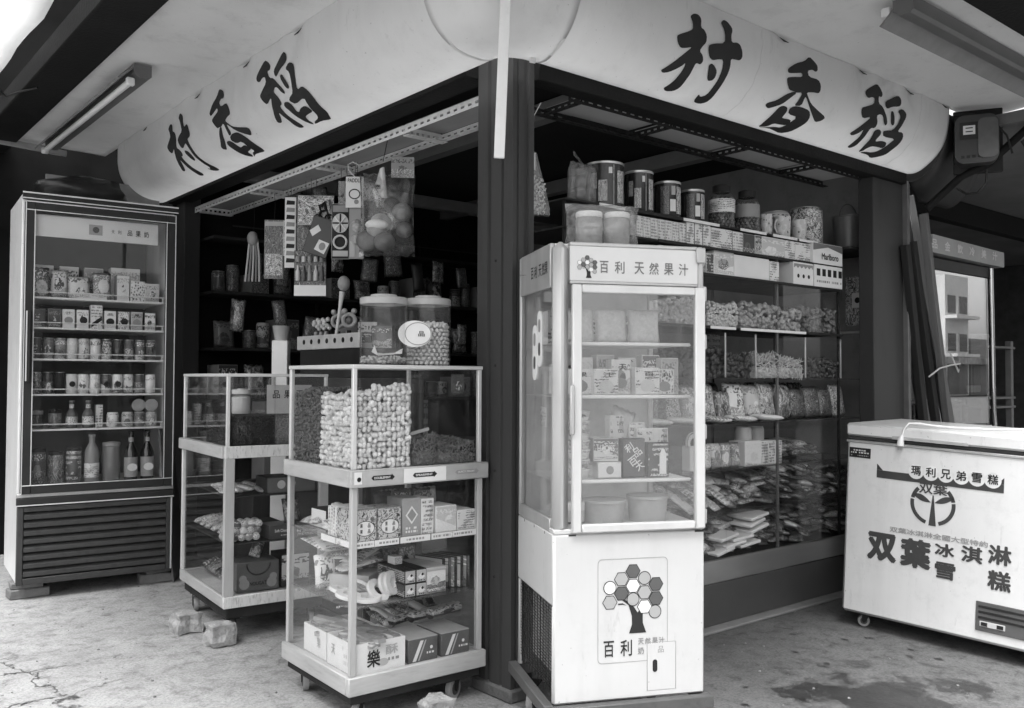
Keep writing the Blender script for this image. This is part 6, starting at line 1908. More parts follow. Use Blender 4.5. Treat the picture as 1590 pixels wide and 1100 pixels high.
# B, C: cigarette cartons and packs
g = 'cartons on the display shelves'
def row(z, x, items, y=dy + .012):
    for k, (w, d, h, m, f, lab) in enumerate(items):
        carton(DF, x + w / 2, y, z + .0005, w - .002, d, h, lab, m, f, 0, g)
        x += w
    return x
zB = shz['B']
x = row(zB, .86, [(.05, .08, .095, CARDW, P10, ORD[k] + ' pale upright cigarette carton behind the cooler jars, upper carton row') for k in range(7)])
x = row(zB, x, [(.062, .08, .108, CARDG, P4, ['first', 'second', 'third'][k] + ' dark-bordered cigarette pack in the upper carton row') for k in range(3)])
x = row(zB, x, [(.17, .2, .1, PAPER, P4, 'white carton with a row of dark stamps under the small tin'), (.09, .2, .1, CARDG, P10, 'grey streaked carton under the first sweet jar'), (.10, .2, .098, CARDG, P3, 'dark streaked carton under the sweet jars'), (.06, .2, .1, CARDW, P8, 'small starred carton under the second sweet jar'), (.2, .2, .1, PAPER, P2, 'pale spotted carton in the upper carton row'), (.10, .2, .1, CARDW, P4, 'narrow pale carton next to the spotted one'), (.24, .2, .1, PAPER, P4, 'wide pale carton next to the lettered cigarette box')])
t = carton(DF, 2.41, dy - .006, zB + .0005, .30, .22, .112, 'white cigarette carton with a dark roof-shaped top and black lettering', PAPER, None, 0, g)
flatpoly(t, 'roof_print', mat('roof_print', .13, .4), [(-.148, .110), (-.148, .07), (.0, .095), (.148, .07), (.148, .110)])
letter('Marlboro', .02, INK, t, .02, .042, .17, .036, -.0016)
zC = shz['C']
x = row(zC, 1.02, [(.1, .2, .105, PAPER, P2, 'white lettered carton first in the lower carton row')] + [(.06, .1, .1, CARDW, [P5, P4, P6, P2, P5][k], ORD[k] + ' small cigarette pack in the lower carton row') for k in range(5)])
x = row(zC, x, [(.16, .2, .118, PAPER, P2, 'white carton with two dark panels in the lower carton row'), (.30, .2, .112, PAPER, PAPER, 'long plain white carton in the lower carton row'), (.09, .2, .105, CARDW, P4, 'narrow carton beside the long white one')])
for k in range(2):
    pass
t = carton(DF, 2.17, dy - .004, zC + .0005, .19, .2, .118, 'white carton with a jagged dark print and three dots', PAPER, PAPER, 0, g)
zig = [(-.09, .11), (.09, .11)] + [(.09 - .018 * i, .086 + (.012 if i % 2 else 0)) for i in range(11)]
flatpoly(t, 'jagged_print', CARDG, zig)
for k in range(3): disc(t, 'dot_print', CARDD, -.05 + .05 * k, .045, .011)
t = carton(DF, 2.415, dy - .006, zC + .0005, .285, .2, .120, 'white carton end with dark square stamps below the lettered one', PAPER, PAPER, 0, g)
for k in range(5):
    flatpoly(t, 'stamp_print', CARDD, [(-.12 + .055 * k, .06), (-.085 + .055 * k, .06), (-.085 + .055 * k, .10), (-.12 + .055 * k, .10)])
text_lines(t, -.12, .13, .02, .04, 1, CARDG, -.0016, 12)
# D: loose snacks behind glass
SN = [(1.005, 1.365, .165, _blob(.016, .012, .01, 1), .026, SNACK, 'pale popped snack heaped in the wide glass bin behind the cooler'),
      (1.38, 1.615, .11, _blob(.012, .010, .009, 2), .020, SNACK, 'fine pale snack in the second glass bin'),
      (1.63, 1.955, .12, _blob(.019, .013, .012, 3), .032, SNACKM, 'mottled wrapped candies in the third glass bin'),
      (1.97, 2.195, .11, _blob(.019, .013, .012, 4), .032, SNACKM, 'mottled wrapped candies in the fourth glass bin'),
      (2.21, 2.55, .13, _blob(.02, .014, .013, 5), .036, mat('dim_candy', .13, .4, var=.8, scale=30), 'dim wrapped candies in the end glass bin under the cartons')]
for (a, b, h, base, p_, m, lab) in SN:
    o = heap('loose_snacks', None, ID, a, b, dy + .013, dy + .40, 1.459, 1.459 + h, base, p_, m, None, .045, ('front', 'top'))
    tag(o, lab, 'snacks', kind='stuff')
SE = [(1.0, 1.49, .13, _blob(.02, .014, .013, 6), .034, SNACKD, 'black dried plums in the dark wide bin'),
      (1.51, 1.745, .11, _blob(.02, .014, .013, 7), .034, SNACKD, 'dark dried fruit low in the narrow bin'),
      (1.76, 2.195, .10, _blob(.022, .003, .003, 8), .016, SNACK, 'pale shredded squid snack heaped in the lower glass bin'),
      (2.21, 2.55, .09, _blob(.02, .014, .013, 9), .034, SNACKD, 'dark snack in the end bin of the lower glass row')]
for (a, b, h, base, p_, m, lab) in SE:
    o = heap('loose_snacks', None, ID, a, b, dy + .013, dy + .40, 1.2085, 1.2085 + h, base, p_, m, None, .04, ('front', 'top'))
    tag(o, lab, 'snacks', kind='stuff')
t = thing('notice_card', 'tall printed notice standing behind the shredded snack', 'notice', (1.93, dy + .42, 1.21), 0)
MB().box(-.07, .07, 0, .003, 0, .24).build('paper', P4, t); MB().box(-.05, .05, -.001, -.0002, .05, .12).build('photo', CARDD, t)
# F: standing bags
g = 'bags on the display shelves'
zF = shz['F'] + .0005
xs = 1.02
fb = [(.13, .17, PFD, 'dark'), (.12, .15, PF, 'mixed'), (.15, .19, P2, 'white oval-label'), (.12, .2, PF, 'pictured'), (.11, .16, P9, 'foil'), (.14, .2, P2, 'tall pale-topped'), (.13, .19, P8, 'spotted'), (.15, .2, PF, 'chequered'), (.13, .2, P9, 'shiny'), (.15, .17, PFD, 'black patterned'), (.14, .18, PFD, 'black lettered'), (.14, .17, PFD, 'dark crinkled'), (.13, .19, PF, 'busy crinkled')]
for k, (w, h, m, nm) in enumerate(fb):
    packet(DF, xs + w / 2, dy + .09 + .01 * (k % 2), zF, w * 1.08, h, .075, nm + ' snack bag standing %s in the bag row at lid height' % ORD[k], m, g, rx=-9, rz=rnd.uniform(-8, 8), name='snack_bag', cat='bag')
    xs += w * .98
for k in range(5):
    packet(DF, 1.1 + k * .22, dy + .035, zF + .012, .12, .2, .03, ORD[k] + ' white edged bag lying along the front of the bag row', [P2, PAPER, P4][k % 3], g, rz=80 + rnd.uniform(-10, 10), rx=86, name='snack_bag', cat='bag')
for k in range(8):
    packet(DF, 1.1 + k * .2, dy + .25, zF, .15, .2, .08, ORD[k] + ' dim bag in the rear of the bag row', [P3, P9, P1][k % 3], g, rx=-8, name='snack_bag', cat='bag')
# G: small packs
zG = shz['G'] + .0005
g2 = 'packs on the lower display shelves'
t = thing('round_pack', 'pack with a round white disc label beside the cooler', 'pack', (1.30, dy + .03, zG), 0, g2)
MB().box(-.04, .04, 0, .05, 0, .12, .002).build('box_body', PAPER, t); disc(t, 'disc_label', PAPER, .0, .135, .05, .012); disc(t, 'disc_ring', CARDD, .0, .135, .047, .0115, ring=.004); disc(t, 'disc_picture', CARDD, .0, .132, .024, .011)
MB().lathe([(.0001, 0), (.05, 0), (.05, .008), (.0001, .008)], 24, Matrix.Translation((0, .021, .135)) @ Matrix.Rotation(R(90), 4, 'X'), cap=False).build('disc_card', PAPER, t)
for k in range(4):
    packet(DF, 1.385 + k * .078, dy + .04, zG, .078, .125, .05, ORD[k] + ' upright two-tone pouch beside the round label pack', [P2, P6, P2, P6][k], g2, rx=-4, name='tea_pouch', cat='pouch')
t = carton(DF, 1.755, dy + .025, zG, .14, .1, .125, 'white box with dark figures beside the pouches', PAPER, P2, 0, g2)
for k, x in enumerate((1.86, 1.925, 1.985)):
    carton(DF, x, dy + .03, zG, .058, .09, .118, ORD[k] + ' narrow white pack by the figure box', PAPER, P4, 0, g2)
for k, x in enumerate((1.84, 1.95)):
    can(DF, x, dy + .15, zG, .045, .19, ['dim round tub behind the narrow white packs', 'second round tub behind the narrow white packs'][k], [LGREY, mat('pale_tub', .4, .4)][k], g2, name='round_tub', cat='tub', lidm=LGREY)
for k in range(20):
    packet(DF, 2.08 + .07 * (k % 7), dy + .16 + rnd.uniform(-.03, .03), zG + .02 + .022 * (k // 7) + .004 * (k % 3), .12, .2, .04, ORD[k] + ' flat dark packet of the low pile opposite the freezer', [P3, P9, P8, P6][k % 4], g2, rz=rnd.uniform(-25, 25), rx=84, name='flat_packet')
# H, I: piles of lying packets
def pile(z0, n, cols, layers, tag_, x0=1.0, x1=2.5, mats_=(P9, P9, PFD, P9, PF, PFD, P3, P9, PFD, P2), dz=.027):
    i = 0
    for l in range(layers):
        for c_ in range(cols):
            x = x0 + (x1 - x0) * (c_ + .5 + .25 * (l % 2)) / cols + rnd.uniform(-.02, .02)
            if l == layers - 1 and rnd.random() < .35: continue
            m = mats_[rnd.randrange(len(mats_))]
            w, h = rnd.uniform(.08, .14), rnd.uniform(.19, .27)
            packet(DF, x, dy + .045 + rnd.uniform(0, .03) + .012 * l, z0 + .018 + l * dz + rnd.uniform(-.004, .004), w, h, .034, 'shiny packet lying %s from the cooler, layer %s of the %s' % (ORD[min(c_, 19)], ['one', 'two', 'three', 'four', 'five', 'six', 'seven'][l], tag_), m, 'piled snack packets', rz=rnd.uniform(-38, 38), rx=80 + rnd.uniform(-12, 8), ry=rnd.uniform(-14, 14), name='piled_packet')
            i += 1
pile(shz['H'], 40, 15, 6, 'upper pile', 1.0, 2.78)
pile(.319, 44, 15, 7, 'bottom pile', 1.0, 2.78)
for k, (x, z) in enumerate(((1.52, .345), (1.60, .37), (1.66, .395), (1.72, .36), (1.80, .43), (1.78, .46), (1.80, .49), (1.55, .41))):
    o = MB().box(-.075, .075, 0, .16, 0, .016, .004).build('white_edged_pack', PAPER); o.location = (x, dy + .012, z); o.rotation_euler = (R(3), R(rnd.uniform(-14, -6)), R(rnd.uniform(-6, 6)))
    tag(o, ORD[k] + ' flat pack showing a white edge in the bottom pile', 'pack', 'white edged packs')
for k in range(4):
    packet(DF, 1.28 + .09 * k, dy + .02, .56 + .02 * (k % 2), .11, .15, .02, ORD[k] + ' pale packet tilted at the cooler end of the upper pile', [P2, P4][k % 2], 'piled snack packets', rz=20, rx=55, name='pale_packet')
# hanging snack bag by the corner post
t = thing('hanging_bag', 'clear pointed bag of chips hanging beside the corner post', 'bag', (.245, .15, 1.86), -30)
MB().prism([(-.03, .0), (.055, .0), (.055, .03), (.0, .25), (-.03, .27)], -.016, .016, 'y').build('bag_film', POLY, t)
tag(heap('chips', t, ID, -.022, .035, -.012, .012, .006, .15, _blob(.014, .01, .004, 3), .016, P7, None, .02, ('front', 'left')), kind='stuff')
MB().box(-.03, -.005, -.018, -.0162, .18, .25).build('paper_tag', PAPER, t)
MB().tube([(-.02, 0, .27), (-.012, .0, .40), (.02, 0, .46)], .002, 5).build('string', LGREY, t)

# ------------------------------------------------------------------ chest freezer
FZ = Frame((1.95, -.18, 0), -84, 2.6)
zl, zd = 1.42, .66
T = thing('chest_freezer', 'long white chest freezer with dark painted lettering on castors', 'freezer', FZ.w(0, 0, 0), 0, rot=FZ.rot())
MB().box(0, zl, 0, zd, .072, .912, .014).build('body', WHITED, T)
MB().box(.004, zl - .004, .006, zd - .006, .9125, .930, .004).build('gasket', mat('gasket', .04, .6), T)
MB().box(-.004, zl + .004, -.008, zd + .004, .9305, .992, .010).build('lid', WHITED, T)
MB().box(.22, .56, -.012, -.0085, .931, .947, .003).build('lid_handle', mat('handle_grey', .4, .4), T)
MB().box(-.002, zl + .002, -.0055, -.0005, .899, .9115, .002).build('trim_strip', ALU, T)
pl = MB().box(.014, .118, -.003, -.0005, .827, .875, .001).build('maker_plate', CARDD, T)
text_lines(pl, .022, .11, .846, .868, 2, LGREY, -.0038, 3)
text_lines(pl, .022, .11, .833, .842, 1, MGREY, -.0038, 5)
BAN = mat('banner_dark', .05, .4)
bnr = MB().box(.151, .707, -.0018, -.0004, .742, .778).build('banner', BAN, T)
flatpoly(bnr, 'banner_fill', BAN, [(.151, .7785), (.151, .808), (.18, .7785)], -.0012)
flatpoly(bnr, 'banner_fill', BAN, [(.707, .7785), (.707, .808), (.678, .7785)], -.0012)
for k, ch in enumerate('瑪利兄弟雪糕'):
    x = .333 + .0658 * k
    disc(bnr, 'letter_disc', mat('disc_white', .72, .4), x, .792, .035, -.0024, 1.0)
    letter(ch, .022, INK, bnr, x, .796, .044, .044, -.0032)
# round leaf emblem
cx, cz, rr = .412, .652, .100
GK = mat('emblem_ink', .05, .5)
def arc(a0, a1):
    o_ = [(cx + rr * math.cos(R(a)), cz + rr * math.sin(R(a))) for a in [a0 + (a1 - a0) * i / 14 for i in range(15)]]
    i_ = [(cx + (rr - .017) * math.cos(R(a)), cz + (rr - .017) * math.sin(R(a))) for a in [a1 + (a0 - a1) * i / 14 for i in range(15)]]
    flatpoly(T, 'emblem_ring', GK, o_ + i_, -.0014)
arc(12, 45); arc(135, 168); arc(172, 252); arc(288, 368)
letter('双葉', .02, GK, T, cx, .722, .125, .052, -.0016)
def leaf(s):
    pts = [(cx + s * (.008 + .085 * t), cz + .006 + .03 * t + .017 * math.sin(math.pi * t)) for t in [i / 10 for i in range(11)]] + [(cx + s * (.008 + .085 * t), cz + .006 + .03 * t - .012 * math.sin(math.pi * t)) for t in [1 - i / 10 for i in range(1, 10)]]
    flatpoly(T, 'emblem_leaf', GK, pts, -.0014)
leaf(1); leaf(-1)
flatpoly(T, 'emblem_stem', GK, [(cx - .001, cz + .04), (cx + .004, cz + .04), (cx + .018, cz - .1), (cx - .015, cz - .1)], -.0018)
letter('双葉冰淇淋全國大型特約', .02, mat('faint_ink', .3, .5), T, .437, .507, .43, .026, -.0012)
for ch, x, z, w, h in (('双', .188, .415, .140, .135), ('葉', .344, .412, .140, .135), ('冰', .472, .450, .086, .060), ('淇', .587, .452, .090, .072), ('淋', .701, .470, .095, .085), ('雪', .477, .357, .090, .076), ('糕', .702, .358, .095, .086)):
    letter(ch, .055 if ch in '双葉' else .035, GK, T, x, z, w, h, -.0016)
v = MB().box(.613, .94, -.006, -.0005, .125, .254, .006).build('vent_panel', mat('vent_grey', .10, .4), T)
for k in range(3):
    MB().box(.625, .93, -.0085, -.0062, .238 - .024 * k - .010, .238 - .024 * k, .001).build('louvre', BLACK, v)
MB().box(.632, .735, -.0085, -.0062, .146, .170, .001).build('switch_plate', LGREY, v)
for x in (.638, .702):
    MB().box(x, x + .026, -.0105, -.0087, .150, .166).build('switch', BLACK, v)
for (x, y) in ((.085, .07), (1.33, .07), (.085, .59), (1.33, .59)):
    caster(T, x, y, .072, .028, 30)
# plug hung over the lid
o = thing('power_plug', 'white plug with its lead hanging over the freezer lid', 'plug', FZ.w(0, 0, 0), 0, rot=FZ.rot())
MB().tube([(.262, -.016, .905), (.263, -.016, .93), (.268, -.014, .955)], [.017, .014, .006], 12).build('plug_body', WPLAST, o)
for s in (-1, 1):
    MB().box(.26 + s * .007 - .002, .26 + s * .007 + .002, -.019, -.014, .885, .905).build('plug_pin', METALL, o)
MB().tube([(.268, -.014, .955), (.275, -.012, .985), (.292, -.004, 1.012), (.32, .03, 1.014), (.38, .10, 1.004), (.45, .16, 1.0), (.52, .2, 1.003), (.56, .24, .999), (.6, .34, .998), (.64, .5, .998), (.66, .68, .99), (.665, .72, .85)], .0045, 7).build('lead', WPLAST, o)

# ------------------------------------------------------------------ planks, meter and pipe by the end post
for k, (x, y, w, h, a, b, m) in enumerate(((3.36, -.075, .06, 2.18, -12.5, 1.5, PLANK), (3.46, -.06, .05, 2.05, -13.0, .8, WOODD), (3.55, -.075, .055, 2.22, -13.5, 1.6, PLANK), (3.66, -.09, .075, 2.36, -14.0, 1.4, PLANK), (3.26, -.055, .05, 2.0, -10.0, .6, WOODD))):
    o = MB().box(-w / 2, w / 2, -.02, .02, 0, h, .003).build('leaning_plank', m)
    o.location = (x, y, 0.012); o.rotation_euler = (R(-b), R(a), R(8 * ((k % 3) - 1)))
    tag(o, ['pale-edged plank leaning nearest the end post', 'dark thin plank second from the end post', 'grey plank in the middle of the leaning bundle', 'broad tallest plank of the leaning bundle', 'short dark plank half hidden by the end post'][k], 'plank', 'planks leaning by the end post')
o = MB().tube([(3.05, -.10, 1.22), (3.15, -.115, 1.27), (3.27, -.125, 1.29), (3.38, -.13, 1.30), (3.44, -.10, 1.27), (3.36, -.13, 1.25), (3.28, -.12, 1.36)], .005, 6).build('tie_wire', LGREY)
tag(o, 'wire tied round the bundle of leaning planks', 'wire')
t = thing('electric_meter', 'rounded electric meter on a dark board under the awning end', 'meter', (3.08, -.36, 2.40), -62)
MB().box(-.11, .14, .02, .05, -.03, .33, .004).build('back_board', WOODD, t)
MB().prism(roundrect(.22, .27, .05, 6, 0, .14), -.09, .019, 'y').build('meter_case', mat('meter_case', .045, .3), t)
MB().prism(roundrect(.10, .22, .03, 5, .055, .14), -.105, -.0905, 'y').build('meter_cover', mat('meter_cover', .12, .2), t)
MB().box(-.085, .01, -.094, -.0905, .14, .235, .003).build('meter_window', BLACK, t)
w_ = MB().box(-.068, -.008, -.0965, -.0942, .165, .215).build('dial_plate', PAPER, t)
for k in range(2):
    MB().box(-.056, -.02, -.0978, -.0967, .178 + .02 * k, .184 + .02 * k).build('dial_slot', BLACK, w_)
for k in range(4):
    MB().box(-.08 + .028 * k, -.062 + .028 * k, -.0935, -.0905, .035, .05, .001).build('terminal', BLACK, t)
o = MB().tube([(3.0, -.12, 2.19), (3.08, -.28, 2.36), (3.12, -.42, 2.42), (3.2, -.62, 2.62)], .022, 10).build('conduit_pipe', BEAM)
tag(o, 'dark conduit pipe running up to the electric meter', 'pipe')
o = MB().tube([(3.08, -.42, 2.38), (3.07, -.42, 2.30), (3.06, -.38, 2.25), (3.05, -.32, 2.25), (3.04, -.27, 2.29)], .007, 7).build('cable_loop', BLACK)
tag(o, 'black cable looped below the electric meter', 'cable')
o = MB().tube([(2.99, -.28, 2.70), (3.03, -.36, 2.69), (3.06, -.45, 2.66), (3.1, -.52, 2.55), (3.12, -.54, 2.45)], .006, 6).build('meter_cable', BLACK)
tag(o, 'thin black cable running from the awning end into the meter', 'cable')
o = MB().tube([(3.15, -.58, 2.52), (3.2, -.62, 2.42), (3.26, -.66, 2.4), (3.4, -.7, 2.45)], .012, 8).build('service_cable', BLACK)
tag(o, 'thick black cable hanging beyond the electric meter', 'cable')
# dark neighbouring awning end
V, F = [], []
for i in range(9):
    for j in range(21):
        a, n_ = pro('R', ARC_R * j / 20)
        V.append((2.965 + .1 * i * .6, -(a.x * .92), a.y * 1.0 - .045 - .10 * (1 - j / 20) * min(1, i / 2)))
for i in range(8):
    for j in range(20):
        F.append((i * 21 + j, (i + 1) * 21 + j, (i + 1) * 21 + j + 1, i * 21 + j + 1))
o = obj('dark_valance', raw_mesh('dark_valance', V, F), mat('black_vinyl', .014, .6)); s_ = o.modifiers.new('thick', 'SOLIDIFY'); s_.thickness = .004
tag(o, 'black curved valance end of the next stall', 'valance')

# ------------------------------------------------------------------ the stall next door
NB = thing('neighbour_stall', 'dim neighbouring stall building beyond the leaning planks', 'building', (3.1, 0, 0))
MB().box(0.01, 9, -1.35, 3.8, 2.62, 2.68).build('ceiling', mat('stall_ceiling', .16, .7, var=.3, scale=2), NB)
MB().box(.01, 9, 3.2, 3.3, 0, 2.61).build('rear_wall', mat('stall_wall', .07, .8, var=.3), NB)
MB().box(6.5, 6.6, -.6, 3.19, 0, 2.61).build('far_wall', mat('stall_wall', .07, .8, var=.3), NB)
MB().box(.01, 9, .62, .70, 2.44, 2.615, .004).build('ceiling_beam', BEAM, NB)
MB().box(.01, 9, -1.43, -1.351, 2.56, 2.75, .004).build('fascia', mat('fascia', .3, .6, dirt=.5), NB)
MB().box(6.0, 6.12, -.6, -.48, 0, 2.56, .004).build('post', POST, NB)
t = thing('stall_case', 'tall glass case of the next stall with a grey lettered header and chrome edge', 'display case', (3.28, .02, 0), 0)
MB().prism([(0, 1.975), (1.02, 1.965), (1.02, 2.065), (0, 2.085)], -.04, .02, 'y').build('header_sign', mat('header_grey', .30, .5, var=.12), t)
for k, ch in enumerate('品金飲冷美汁'):
    letter(ch, .03, mat('header_letter', .6, .5), t, .02 + .17 * k, 2.028, .075, .058, -.0415)
MB().box(-.02, .92, -.002, .02, 1.885, 1.955, .003).build('header_box', FRAMED, t)
MB().box(-.02, .86, .0, .006, .92, 1.88).build('glass_pane', GLASSN, t)
MB().box(-.02, .86, .02, .40, .90, .915).build('case_shelf', BOARDG, t)
MB().box(-.02, .86, .02, .40, 1.35, 1.36).build('case_shelf', SHELFG, t)
MB().box(-.02, .86, .40, .41, .3, 1.95).build('case_back', mat('case_back', .10, .6), t)
MB().box(-.02, .88, -.01, .0, .80, .905, .003).build('front_panel', WHITED, t)
MB().box(-.02, .88, -.012, -.001, .70, .795, .003).build('front_panel', WHITED, t)
MB().box(-.02, .86, .0, .40, .12, .695, .003).build('case_base', MGREY, t)
MB().tube([(.88, -.01, 1.95), (.895, -.01, 1.5), (.905, -.01, 1.0), (.915, -.012, .9), (.96, -.02, .74), (.97, -.02, .12)], .015, 12).build('chrome_edge', CHROME, t)
for (x, y) in ((.02, .04), (.82, .04), (.02, .36), (.82, .36)):
    MB().box(x - .02, x + .02, y - .02, y + .02, 0, .12, .003).build('leg', STEELD, t)
for k, x in enumerate((.1, .26, .42, .58, .74)):
    jar(Frame((3.28, .02), 0), x, .18, .9155, .05, .16, ORD[k] + ' dim jar inside the case of the next stall', P3, .8, LGREY, group='jars in the next stall')
t = thing('wooden_rack', 'small wooden rack with bottles deep in the next stall', 'rack', (5.85, .75, 0), 0)
for x in (0, .5):
    for y in (0, .4):
        MB().box(x, x + .05, y, y + .05, 0, 1.55, .003).build('rack_post', mat('rack_wood', .2, .6), t)
for z in (.98, 1.06, 1.5):
    MB().box(-.02, .57, -.01, .46, z - .02, z, .003).build('rack_board', mat('rack_wood', .2, .6), t)
for k, x in enumerate((.16, .30, .42)):
    bottle(Frame((5.85, .75), 0), x, .2, 1.0605, .035, .24, ORD[k] + ' bottle on the wooden rack of the next stall', mat('dim_bottle', .05, .2), PAPER, CARDD, 'bottles in the next stall', lab=(.15, .4))
o = MB().lathe([(.06, 0), (.14, .03), (.16, .08), (.155, .1), (.1, .1)], 22).build('metal_basin', ALU); o.location = (5.98, .95, 1.502)
tag(o, 'metal basin on top of the wooden rack in the next stall', 'basin')

# ------------------------------------------------------------------ toys hanging from the white rack
FA = -38.0                                 # the cards turn roughly towards the street corner
def hang(x, y, z0, z1, top=2.31):
    return MB().tube([(0, .002, z1 - z0), (.004, .004, (top - z0 + z1 - z0) / 2), (0, 0, top - z0)], .0012, 4)
def card(x, y, z0, w, h, label, m, front, rz=FA, ry=0.0, name='toy_card', cat='toy', top=2.31, group='toys hung under the white rack', back=.003):
    t = thing(name, label, cat, (x, y, z0), rz, group)
    MB().box(-w / 2, w / 2, 0, back, 0, h, .0006).build('backing_card', m, t)
    if front is not None:
        MB().box(-w / 2 + .003, w / 2 - .003, -.0008, -.0001, .003, h - .003).build('printed_face', front, t)
    if ry: t.rotation_euler = (0, R(ry), R(rz))
    hang(x, y, z0, z0 + h, top).build('hanger', BLACK, t)
    return t
def blister(t, x, z, r, h, m=None, d=.014):
    b = MB().sphere((x, -.004, z), 1, 12, 8, (r, d, h))
    return b.build('blister', m or mat('blister', .3, .12, var=.6, scale=40), t)
hx = .2
t = card(hx, 2.50, 1.795, .115, .355, 'two-part picture toy card below the rack end', CARDG, PFD)
MB().box(-.05, .05, -.0016, -.0009, .02, .15).build('lower_picture', PF, t); MB().box(-.055, .055, -.0018, -.0009, .318, .345).build('header', PAPERG, t)
t = card(hx + .02, 2.36, 1.92, .05, .21, 'narrow toy card behind the tall strip', CARDW, PF)
t = card(hx - .02, 2.24, 1.835, .064, .41, 'tall white strip card with a column of small pictures', PAPER, PAPER)
for k in range(9):
    flatpoly(t, 'strip_picture', [CARDD, CARDG][k % 2], [(-.024, .03 + .042 * k), (.024, .03 + .042 * k), (.026, .052 + .042 * k), (-.02, .056 + .042 * k)])
t = card(hx, 1.965, 2.05, .20, .165, 'wide toy card with a dark motorcycle shape', PAPERG, PF)
b = MB()
for x in (.015, .075):
    b.tube([(x + .022 * math.cos(a), -.012, .035 + .022 * math.sin(a)) for a in [6.283 * i / 14 for i in range(14)]], .005, 6, True)
b.tube([(.015, -.012, .035), (.03, -.012, .075), (.065, -.012, .08), (.075, -.012, .035)], .008, 6); b.tube([(.03, -.012, .075), (.02, -.012, .11)], .006, 6); b.tube([(.06, -.012, .08), (.05, -.014, .125), (.03, -.014, .10)], .011, 6)
b.build('toy_motorcycle', CARDD, t)
t = card(hx - .01, 2.07, 1.87, .10, .235, 'dark toy card below the motorcycle card', CARDD, PFD)
t = card(hx - .05, 1.885, 1.87, .135, .21, 'tilted dark toy box pointing down beside the strip card', CARDD, mat('tilt_face', .045, .4), ry=18)
flatpoly(t, 'label_patch', PAPER, [(-.065, .12), (-.03, .165), (-.005, .14), (-.04, .095)]); flatpoly(t, 'label_patch', PAPER, [(-.01, .03), (.05, .02), (.06, .085), (.0, .09)], -.0018); disc(t, 'label_spot', CARDG, .028, .058, .018, -.0022, 1.2)
t = card(hx - .02, 1.985, 1.652, .178, .255, 'dark toy card with a row of small bottles and a white foot', CARDD, PFD)
MB().box(-.088, .088, -.0022, -.0009, .002, .062).build('white_foot', PAPER, t)
for k in range(5):
    MB().lathe([(.010, 0), (.012, .004), (.012, .05), (.006, .065), (.006, .085)], 10, Matrix.Translation((-.066 + .033 * k, -.012, .085))).build('toy_bottle', [LGREY, DGREY, MGREY][k % 3], t)
    MB().lathe([(.011, 0), (.012, .003), (.012, .03)], 10, Matrix.Translation((-.066 + .033 * k, -.012, .19))).build('toy_cup', [MGREY, LGREY][k % 2], t)
t = card(hx, 2.80, 1.80, .05, .30, 'bundle of long stick toys hanging at the rack end', CARDD, None)
for k in range(5):
    MB().tube([(-.045 + .022 * k, -.012, .0), (-.03 + .018 * k, -.016, .14), (-.02 + .012 * k, -.012, .27)], .006, 6).build('stick', [LGREY, MGREY][k % 2], t)
MB().sphere((0, -.02, .27), 1, 12, 8, (.035, .03, .045)).build('stick_head', MGREY, t)
t = card(hx, 1.625, 2.11, .082, .13, 'small bag of leafy toy shapes under the rack', POLY, None)
for k in range(7):
    MB().tube([(0, -.01, .07), (.036 * math.cos(k * .9), -.016, .07 + .045 * math.sin(k * .9))], [.008, .004], 6).build('toy_leaf', MGREY, t)
t = card(hx - .02, 1.645, 1.825, .095, .295, 'blister toy card with a spoked wheel and a ring', CARDG, CARDD)
disc(t, 'wheel_plate', mat('toy_silver', .5, .25, var=.3), 0, .19, .043, -.006, 1.2)
for k in range(8):
    a = 6.283 * k / 8
    MB().tube([(0, -.01, .19), (.04 * math.cos(a), -.01, .19 + .048 * math.sin(a))], .004, 5).build('wheel_spoke', PAPER if k % 2 else CARDD, t)
MB().tube([(.034 * math.cos(a), -.01, .09 + .034 * math.sin(a)) for a in [6.283 * i / 16 for i in range(16)]], .006, 6, True).build('toy_ring', LGREY, t)
MB().box(-.04, .04, -.004, -.001, .015, .045).build('label_patch', PAPERG, t); MB().box(-.04, .04, -.004, -.001, .25, .285).build('label_patch', CARDG, t)
t = card(hx - .02, 1.475, 1.81, .075, .28, 'blister toy card beside the spoked wheel card', CARDG, MGREY)
blister(t, 0, .17, .028, .035); blister(t, 0, .10, .03, .03); MB().box(-.034, -.008, -.004, -.001, .01, .09).build('label_patch', PAPERG, t)
t = card(hx - .04, 1.465, 2.07, .09, .16, 'paddle ball card with black lettering on a wire hook', PAPER, PAPER)
letter('PADDLE', .02, INK, t, 0, .14, .07, .02, -.0016); disc(t, 'paddle_picture', CARDD, 0, .07, .03, -.0016, .9, ring=.006); disc(t, 'ball_picture', CARDG, .01, .03, .012, -.0016)
MB().tube([(0, 0, .16), (-.03, 0, .19), (-.035, 0, .22), (-.01, 0, .235), (.02, 0, .22)], .003, 6).build('wire_hook', ALUB, t)
t = thing('ball_net', 'clear net bag of rubber balls hanging under the white rack', 'ball bag', (hx - .05, 1.13, 1.80), FA, 'toys hung under the white rack')
balls = [(-.10, .0, .06, .062), (-.01, -.03, .05, .058), (-.035, .02, .15, .06), (.075, .0, .20, .055), (.085, .01, .115, .048), (.02, .03, .24, .05), (-.055, -.03, .115, .05)]
for k, (x, y, z, r_) in enumerate(balls):
    MB().sphere((x * .95, y, z), r_ * .88, 18, 12, (1, .95, .93 - .03 * (k % 3))).build('ball', [BALLM, mat('ball_dark', .07, .35), mat('ball_light', .34, .35), mat('ball_mid', .2, .35)][k % 4], t)
MB().sphere((-.045, -.05, .13), 1, 16, 8, (.055, .03, .025)).build('ball_cap', WPLAST, t)
bag = _pillow(21, 12, 14); bag.materials.clear(); bag.materials.append(POLY)
o = obj('bag_film', bag, POLY, t, (0, 0, -.015), None, (.27, .17, .40))
